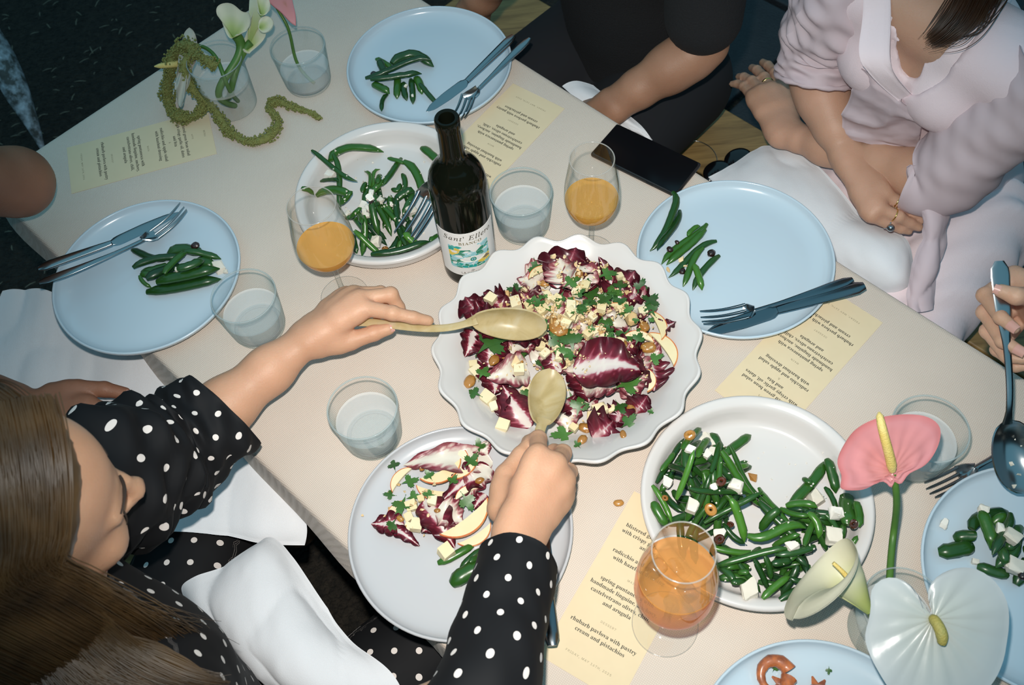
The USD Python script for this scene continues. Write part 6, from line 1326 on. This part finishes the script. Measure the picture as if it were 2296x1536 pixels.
for s_, kn in ((-1, wpt(.20, .13, .55)), (1, wpt(.36, .12, .55))): f.add(wpt(.24 + .085 * s_, -.38, .555), kn, .09, .06, .04)
b0 = f.mesh(1)
ab_, Jb = arm(dict(elbow=(-75, 905, .74), wrist=(92, 930, .700), index=[(200, 908, .708), (246, 922, .703), (276, 936, .694), (298, 948, .688)], middle=[(196, 930, .707), (244, 948, .702), (272, 962, .693), (292, 974, .687)], ring=[(188, 950, .704), (232, 972, .698), (258, 986, .690), (274, 996, .684)], pinky=[(174, 968, .700), (212, 992, .694), (232, 1006, .687), (246, 1016, .682)], thumb=[(120, 885, .706), (176, 872, .708), (234, 873, .703), (280, 882, .697)]), fore=.036, s=1.1)
mesh('body', joined([b0, ab_]), 'skin_deep', parent=pb, smooth=True); face_parts(Pb, pb); nail(Jb, 'thumb', pb, s=1.1)
f = FB(-.15, .65, -.62, .25, .38, 1.12, .008)
f.add(wpt(.24, -.38, .585), wpt(.24, -.34, .74), .142, .127, .04); f.add(wpt(.24, -.34, .74), wpt(.24, -.31, .90), .127, .132, .04); f.add(bs[0], bs[1], .066, .066, .05); f.add(bs[0], bs[0] * .6 + el * .4, .060, .058, .02); f.add(bs[1], bs[1] * .5 + eb * .5, .060, .058, .02)
for s_, kn in ((-1, wpt(.20, .13, .55)), (1, wpt(.36, .12, .55))): f.add(wpt(.24 + .085 * s_, -.38, .555), kn, .10, .070, .04)
mesh('black_clothes', f.mesh(1), 'black_cotton', parent=pb, smooth=True); head_hair(Pb, 'hair_dark', pb, 900, .10, 9)

# --- the guest in the black T-shirt across the table
pk = thing('person', 'person in a black T-shirt seated behind the top dinner plate, forearms lowered', 'person', wpt(.47, 1.03, .43))
ks = (wpt(.27, .99, .98), wpt(.665, .935, .98)); ke = at(1572, 108, .79); kw = at(1372, 238, .700); ke2 = at(1140, -110, .86); kw2 = at(1058, 28, .715)
f = FB(.0, 1.0, .50, 1.30, .40, 1.45, .008)
f.add(wpt(.47, 1.06, .595), wpt(.47, 1.04, .74), .135, .125, .04); f.add(wpt(.47, 1.04, .74), wpt(.47, .99, .92), .125, .13, .04); f.add(ks[0], ks[1], .058, .058, .05)
f.add(ks[1], ke, .046, .035, .02); f.add(ks[0], ke2, .046, .036, .02)
for s_, kn in ((-1, wpt(.34, .62, .55)), (1, wpt(.60, .62, .55))): f.add(wpt(.47 + .09 * s_, 1.02, .555), kn, .092, .062, .04)
Pk = add_head(f, wpt(.47, .95, 1.24), -BX + [0, 0, -.2], [0, 0, 1], wpt(.47, .98, 1.03)); b0 = f.mesh(1)
ak, Jk = arm(dict(elbow=(1572, 108, .79), wrist=(1372, 238, .700), index=[(1310, 262, .664), (1284, 276, .650), (1270, 286, .640), (1262, 294, .632)], middle=[(1318, 276, .660), (1292, 292, .645), (1278, 302, .636), (1268, 310, .628)], ring=[(1328, 288, .658), (1304, 306, .643), (1290, 316, .634), (1282, 322, .628)], pinky=[(1338, 296, .658), (1320, 314, .645), (1308, 322, .636), (1300, 328, .630)], thumb=[(1348, 246, .680), (1318, 240, .662), (1296, 250, .650), (1278, 262, .64)]), fore=.0345, wrist=.0225, s=1.05)
ak2, _ = arm(dict(elbow=(1140, -110, .86), wrist=(1058, 28, .715), index=[(1040, 80, .668), (1034, 110, .650), (1036, 128, .638), (1040, 142, .630)], middle=[(1054, 84, .665), (1050, 116, .646), (1052, 134, .636), (1056, 148, .628)], ring=[(1068, 84, .664), (1066, 114, .646), (1068, 130, .636), (1071, 142, .628)], pinky=[(1081, 80, .664), (1081, 104, .648), (1083, 118, .638), (1086, 128, .630)], thumb=[(1042, 46, .690), (1020, 72, .672), (1014, 96, .656), (1018, 114, .645)]), fore=.0345, wrist=.0225, s=1.05)
mesh('body', joined([b0, ak, ak2]), 'skin_tan', parent=pk, smooth=True); face_parts(Pk, pk)
f = FB(.0, 1.0, .55, 1.32, .38, 1.15, .008)
f.add(wpt(.47, 1.06, .595), wpt(.47, 1.04, .74), .150, .139, .04); f.add(wpt(.47, 1.04, .74), wpt(.47, .99, .92), .139, .144, .04); f.add(ks[0], ks[1], .070, .070, .05); f.add(ks[1], ks[1] * .30 + ke * .70, .066, .060, .02); f.add(ks[0], ks[0] * .45 + ke2 * .55, .068, .068, .02)
mesh('black_tshirt', f.mesh(1), 'black_cotton', parent=pk, smooth=True)
f = FB(.1, .85, .45, 1.32, .03, .75, .009)
for s_, kn in ((-1, wpt(.34, .62, .55)), (1, wpt(.60, .62, .55))): f.add(wpt(.47 + .09 * s_, 1.04, .555), kn, .106, .078, .04); f.add(kn, kn - [0, 0, .40], .076, .062, .03)
mesh('dark_trousers', f.mesh(1), 'dark_trousers', parent=pk, smooth=True); head_hair(Pk, 'hair_dark', pk, 900, .10, 11)

# --- the woman in pink with crossed arms
pp = thing('person', 'person in a sheer pink blouse with crossed arms and gold rings', 'person', wpt(1.04, 1.1, .43))
rs, ls = at(1900, -60, .97), at(2345, 185, .955); re_, le_ = at(1826, 168, .775), at(2092, 402, .745)
f = FB(.65, 1.45, .55, 1.35, .40, 1.42, .007)
tors = [wpt(1.05, 1.13, .575), wpt(1.02, 1.11, .72), wpt(1.0, 1.06, .87)]
f.add(tors[0], tors[1], .120, .095, .04); f.add(tors[1], tors[2], .095, .095, .04); f.add(rs, ls, .052, .052, .05)
for a_ in (.945, 1.052): f.ell(wpt(a_, .985, .885), (.056, .056, .054), .025)
f.add(rs, re_, .046, .038, .02); f.add(ls, le_, .048, .040, .02)
for s_, kn in ((-1, wpt(1.00, .66, .55)), (1, wpt(1.16, .68, .55))): f.add(wpt(1.05 + .085 * s_, 1.06, .555), kn, .090, .060, .04)
Pp = add_head(f, wpt(1.0, 1.04, 1.225), -BX + [0, 0, -.15], [0, 0, 1], wpt(1.0, 1.06, 1.02)); b0 = f.mesh(1)
apR, JpR = arm(dict(elbow=(1826, 168, .775), wrist=(1893, 340, .722), index=[(1992, 392, .722), (2028, 424, .712), (2050, 450, .702), (2066, 470, .696)], middle=[(1984, 438, .724), (2026, 460, .716), (2050, 478, .702), (2066, 492, .694)], ring=[(1970, 468, .720), (2014, 486, .712), (2040, 500, .698), (2060, 510, .690)], pinky=[(1954, 484, .712), (1996, 504, .698), (2020, 513, .688), (2038, 518, .682)], thumb=[(1924, 348, .722), (1976, 352, .722), (2010, 370, .712), (2042, 396, .702)]), fore=.036, s=1.0)
apL, JpL = arm(dict(elbow=(2092, 402, .745), wrist=(1760, 302, .662), index=[(1750, 196, .668), (1738, 164, .655), (1722, 147, .640), (1710, 140, .628)], middle=[(1727, 200, .672), (1713, 174, .660), (1697, 157, .645), (1686, 152, .630)], ring=[(1705, 206, .670), (1686, 182, .655), (1668, 173, .640), (1657, 172, .628)], pinky=[(1686, 216, .662), (1668, 194, .648), (1653, 188, .637), (1642, 188, .630)], thumb=[(1768, 266, .658), (1778, 220, .650), (1776, 186, .643), (1764, 160, .638)]), fore=.0325, s=1.0)
mesh('body', joined([b0, apR, apL]), 'skin_light', parent=pp, smooth=True); face_parts(Pp, pp)
ring_on(JpR, 'middle', 0, .62, pp); ring_on(JpR, 'middle', 0, .62, pp, gap=.004); ring_on(JpR, 'ring', 0, .80, pp, w=.0011); ring_on(JpR, 'pinky', 0, .85, pp, r=.0080, m='steel'); ring_on(JpL, 'middle', 0, .45, pp, w=.0022)
q = trimesh.creation.icosphere(2, .0058); q.apply_translation(at(1997, 511, .708)); mesh('ring_pearl', q, 'steel', parent=pp, smooth=True)
# camisole and blouse follow the torso, cut away at a deep V neck
def torso_cloth(grow, cut):
    f = FB(.65, 1.40, .75, 1.35, .38, 1.12, .006)
    f.add(tors[0], tors[1], .120 + grow, .095 + grow, .04); f.add(tors[1], tors[2], .095 + grow, .095 + grow, .04); f.add(rs, ls, .050 + grow, .050 + grow, .05)
    for a_ in (.945, 1.052): f.ell(wpt(a_, .985, .885), np.array([.056, .056, .054]) + grow * .9, .03)
    for p, q, r0, r1 in cut: f.add(p, q, r0, r1, .006, 'cut')
    return f.mesh(1)
vcut = lambda g_: [(at(2100, -60, 1.0 + d_), at(2055, 140, .90 + d_), .078 + g_, .028 + g_) for d_ in (-.04, -.01, .02, .05)]
mesh('camisole', torso_cloth(.004, vcut(-.008)), 'pink_jersey', parent=pp, smooth=True)
mesh('blouse', torso_cloth(.009, vcut(.014)), 'pink_chiffon', parent=pp, smooth=True)
drape([[(1935, -20, 1.0), (1965, -25, 1.005), (1995, -30, 1.01)], [(1928, 90, .955), (1962, 92, .96), (1996, 95, .965)], [(1945, 160, .925), (1978, 165, .928), (2008, 170, .93)], [(2030, 240, .86), (2050, 235, .862), (2065, 232, .865)], [(2078, 292, .80), (2082, 290, .80), (2086, 288, .80)]], 'pink_jersey', None, name='lapel', cat=None, parent=pp, nu=30, nv=12, wr=.001, th=.0018)
drape([[(1935, 150, .90), (1990, 190, .89), (2060, 260, .86)], [(1905, 215, .83), (1975, 245, .84), (2065, 290, .82)], [(1888, 265, .78), (1960, 285, .79), (2060, 315, .78)], [(1897, 312, .745), (1950, 325, .75), (2050, 345, .75)]], 'pink_sheer', None, name='blouse_hem', cat=None, parent=pp, nu=30, nv=34, wr=.006, sc=22, th=.0012)
g_, uv = garment([rs + [0, 0, .005], rs * .55 + re_ * .45, at(1842, 95, .84), at(1832, 150, .805), at(1826, 176, .790)], [.066, .068, .066, .060, .058], rough=wrinkles(4, .05, 9, .03, 3)); mesh('sleeve', g_, 'pink_sheer', parent=pp, smooth=True, uv=uv)
th = np.linspace(0, 2 * np.pi, 40); gq = spline([at(1832, 150, .805), at(1826, 176, .790)], 4); tq = unit(gq[-1] - gq[0]); s1 = unit(np.cross(tq, [0, 0, 1])); s2 = np.cross(tq, s1)
mesh('cuff', tube(gq[-1] + np.outer(np.cos(th), s1) * .058 + np.outer(np.sin(th), s2) * .058, .0038, n=7, caps=False, rough=lambda i, a: 1 + .3 * np.sin(i * 1.9) + 0 * a), 'pink_sheer', parent=pp, smooth=True)
g_, uv = garment([ls * 1.2 - le_ * .2, ls * .7 + le_ * .3, ls * .4 + le_ * .6, le_ + [0, 0, .006], at(2056, 388, .744)], [.066, .064, .060, .060, .059], rough=wrinkles(3, .025, 8, .012, 5)); mesh('sleeve', g_, 'pink_sheer', parent=pp, smooth=True, uv=uv)
# the trailing bell cuff of the left sleeve
drape([[(2036, 372, .790), (2056, 372, .795), (2085, 372, .792), (2130, 375, .78)], [(2042, 420, .755), (2062, 430, .765), (2085, 430, .765), (2120, 440, .75)], [(2068, 490, .725), (2085, 495, .735), (2110, 490, .735), (2125, 478, .725)], [(2058, 570, .695), (2078, 570, .705), (2100, 565, .705), (2118, 555, .69)], [(2034, 640, .672), (2058, 640, .680), (2082, 638, .678), (2100, 628, .665)], [(2040, 695, .655), (2060, 700, .660), (2078, 697, .655), (2085, 690, .645)]], 'pink_sheer', None, name='bell_cuff', cat=None, parent=pp, nu=50, nv=26, wr=.005, sc=26, th=.0012)
f = FB(.75, 1.45, .45, 1.35, .05, .75, .008)
for s_, kn in ((-1, wpt(1.00, .68, .545)), (1, wpt(1.18, .70, .55))): f.add(wpt(1.05 + .085 * s_, 1.08, .555), kn, .104, .078, .06); f.add(kn, kn - [0, 0, .38], .080, .085, .05)
t = f.mesh(1); v = np.array(t.vertices); t.vertices = v + np.array(t.vertex_normals) * (.011 * np.sin(v @ unit(AX * 1.0 - BX * .5 + [0, 0, .4]) * 150 + 2.5 * meshkit.noise(v * 9)) * meshkit.noise(v * 6, 3))[:, None]; mesh('skirt', t, 'pink_jersey', parent=pp, smooth=True)
head_hair(Pp, 'hair_brown', pp, 1600, .22, 13, spread=.05, forward=.03)
S_ = []
r_ = np.random.default_rng(21)
for k in range(1800):
    w_ = r_.normal(0, 1, 2); a = r_.random(); tip = (2088 + 60 * a + 10 * w_[0], 95 + 8 * w_[1] - 45 * a, .985 + .01 * a)
    S_.append(spline(pts3([(2330 + 20 * w_[0], -190 + 20 * w_[1], 1.10), (2230 + 18 * w_[0], -70 + 20 * w_[1] - 30 * a, 1.04), (2165 + 14 * w_[0] + 20 * a, 20 + 22 * w_[1] - 20 * a, 1.02), tip]), 18))
hair_curves('hair_lock', S_, 'hair_brown', pp, w=.0012)

# --- the guest at the right edge holding the serving spoon
pr5 = thing('person', 'person cut off by the right edge, fingers around the long steel serving spoon', 'person', wpt(1.62, 1.08, .43))
f = FB(1.25, 2.0, .5, 1.36, .40, 1.45, .009); es = at(2520, 690, .92)
f.add(wpt(1.62, 1.12, .585), wpt(1.62, 1.10, .74), .13, .115, .04); f.add(wpt(1.62, 1.10, .74), wpt(1.62, 1.06, .9), .115, .12, .04); f.add(wpt(1.45, 1.05, .99), wpt(1.79, 1.06, .99), .055, .055, .05); f.add(wpt(1.45, 1.05, .99), es, .046, .038, .02)
P5 = add_head(f, wpt(1.60, 1.02, 1.235), -BX + [0, 0, -.3], [0, 0, 1], wpt(1.62, 1.05, 1.04)); b0 = f.mesh(1)
a5, J5 = arm(dict(elbow=(2520, 690, .92), wrist=(2362, 712, .915), index=[(2272, 618, .905), (2208, 662, .912), (2244, 712, .930), (2274, 736, .936)], middle=[(2276, 644, .890), (2208, 700, .893), (2248, 765, .905), (2288, 788, .910)], ring=[(2290, 672, .878), (2214, 742, .878), (2258, 800, .886), (2298, 806, .892)], pinky=[(2306, 700, .868), (2236, 784, .866), (2278, 822, .873), (2312, 820, .880)], thumb=[(2348, 668, .930), (2314, 664, .950), (2278, 664, .962), (2244, 652, .960)]), s=.95, fore=.034)
mesh('body', joined([b0, a5]), 'skin_light', parent=pr5, smooth=True); face_parts(P5, pr5)
for k in ('index', 'middle', 'thumb'): nail(J5, k, pr5)
f = FB(1.2, 2.0, .5, 1.36, .05, 1.12, .009)
f.add(wpt(1.62, 1.12, .585), wpt(1.62, 1.10, .74), .142, .127, .04); f.add(wpt(1.62, 1.10, .74), wpt(1.62, 1.06, .9), .127, .132, .04); f.add(wpt(1.45, 1.05, .99), wpt(1.79, 1.06, .99), .066, .066, .05); f.add(wpt(1.45, 1.05, .99), wpt(1.45, 1.05, .99) * .5 + es * .5, .060, .058, .02)
for s_, kn in ((-1, wpt(1.50, .70, .55)), (1, wpt(1.74, .68, .55))): f.add(wpt(1.62 + .085 * s_, 1.08, .555), kn, .10, .075, .04); f.add(kn, kn - [0, 0, .40], .073, .060, .03)
mesh('black_clothes', f.mesh(1), 'black_cotton', parent=pr5, smooth=True); head_hair(P5, 'hair_dark', pr5, 900, .2, 15)

# ---------------------------------------------------------------- napkins, sunglasses
drape([[(318, 1030, .70), (420, 1000, .69), (520, 985, .69), (600, 1005, .69)], [(312, 1100, .675), (430, 1085, .68), (560, 1075, .68), (655, 1105, .67)], [(305, 1165, .655), (420, 1140, .66), (560, 1150, .66), (685, 1165, .645)], [(300, 1216, .640), (400, 1192, .645), (530, 1205, .64), (684, 1222, .630)]], 'napkin_cotton', 'white cotton napkin over the thigh below the reaching polka dot sleeve', seed=3, low=True)
drape([[(595, 1212, .655), (640, 1232, .66), (690, 1300, .66), (735, 1365, .66)], [(520, 1255, .675), (600, 1290, .69), (690, 1380, .685), (800, 1445, .67)], [(440, 1295, .67), (560, 1370, .70), (690, 1450, .695), (860, 1490, .675)], [(408, 1318, .655), (520, 1430, .69), (680, 1530, .69), (900, 1545, .67)], [(440, 1370, .63), (560, 1500, .66), (700, 1590, .66), (900, 1610, .64)]], 'napkin_cotton', 'white cotton napkin sliding off the lap under the salad plate', seed=5, wr=.006)
drape([[(8, 655, .665), (60, 648, .665), (120, 660, .66), (190, 700, .655), (300, 775, .65)], [(-10, 730, .68), (70, 730, .69), (150, 745, .69), (240, 790, .68), (370, 830, .66)], [(-5, 810, .685), (80, 820, .70), (170, 830, .70), (270, 850, .69), (430, 880, .66)], [(10, 890, .68), (90, 900, .692), (190, 905, .69), (300, 915, .68), (440, 930, .65)], [(40, 960, .66), (110, 975, .67), (200, 985, .67), (300, 990, .66), (420, 985, .64)]], 'napkin_cotton', 'white cotton napkin on the lap beside the left plate, under a resting hand', seed=8, low=True, wr=.006)
drape([[(1590, 402, .585), (1650, 362, .60), (1720, 325, .615), (1790, 330, .63)], [(1640, 440, .60), (1720, 410, .63), (1790, 385, .645), (1870, 410, .655)], [(1720, 500, .61), (1810, 480, .65), (1880, 480, .665), (1960, 500, .66)], [(1800, 560, .62), (1880, 545, .66), (1960, 540, .675), (2030, 535, .665)], [(1880, 610, .63), (1950, 605, .655), (2000, 600, .665), (2050, 590, .65)], [(1950, 655, .62), (2000, 650, .63), (2040, 640, .635), (2065, 625, .63)]], 'napkin_cotton', 'white cotton napkin across the lap of the woman in pink', seed=12, wr=.007)
drape([[(1262, 196, .665), (1290, 186, .670), (1330, 192, .668)], [(1300, 225, .668), (1340, 222, .680), (1390, 240, .672)], [(1350, 262, .665), (1390, 262, .678), (1440, 285, .664)], [(1400, 300, .650), (1430, 300, .655), (1462, 318, .645)]], 'napkin_cotton', 'white cotton napkin on the lap under the forearm of the guest in black', seed=15, nu=30, nv=24)
sg = thing('sunglasses', 'dark glossy sunglasses with thin temple wire lying on the bench beside the phone', 'sunglasses', at(1640, 372, .44))
for (x, y) in ((1655, 356), (1608, 384)):
    q = trimesh.creation.icosphere(3, 1); q.vertices = np.asarray(q.vertices) * [.030, .022, .006]; mesh('lens', to_frame(q, at(x, y, .440), at(1655, 356, .44) - at(1608, 384, .44), [-.2, -.3, 1]), 'black_glass', parent=sg, smooth=True)
mesh('bridge', tube(spline(pts3([(1640, 362, .442), (1632, 366, .442), (1624, 374, .442)]), 8), .0018, n=8), 'black_plastic', parent=sg)
mesh('temple', tube(spline(pts3([(1600, 384, .442), (1606, 350, .442), (1580, 322, .442), (1548, 316, .442), (1530, 330, .442)]), 24), .0008, n=6), 'steel', parent=sg, smooth=True); mesh('temple', tube(spline(pts3([(1678, 350, .442), (1690, 370, .442), (1670, 390, .442)]), 12), .0012, n=6), 'black_plastic', parent=sg, smooth=True)
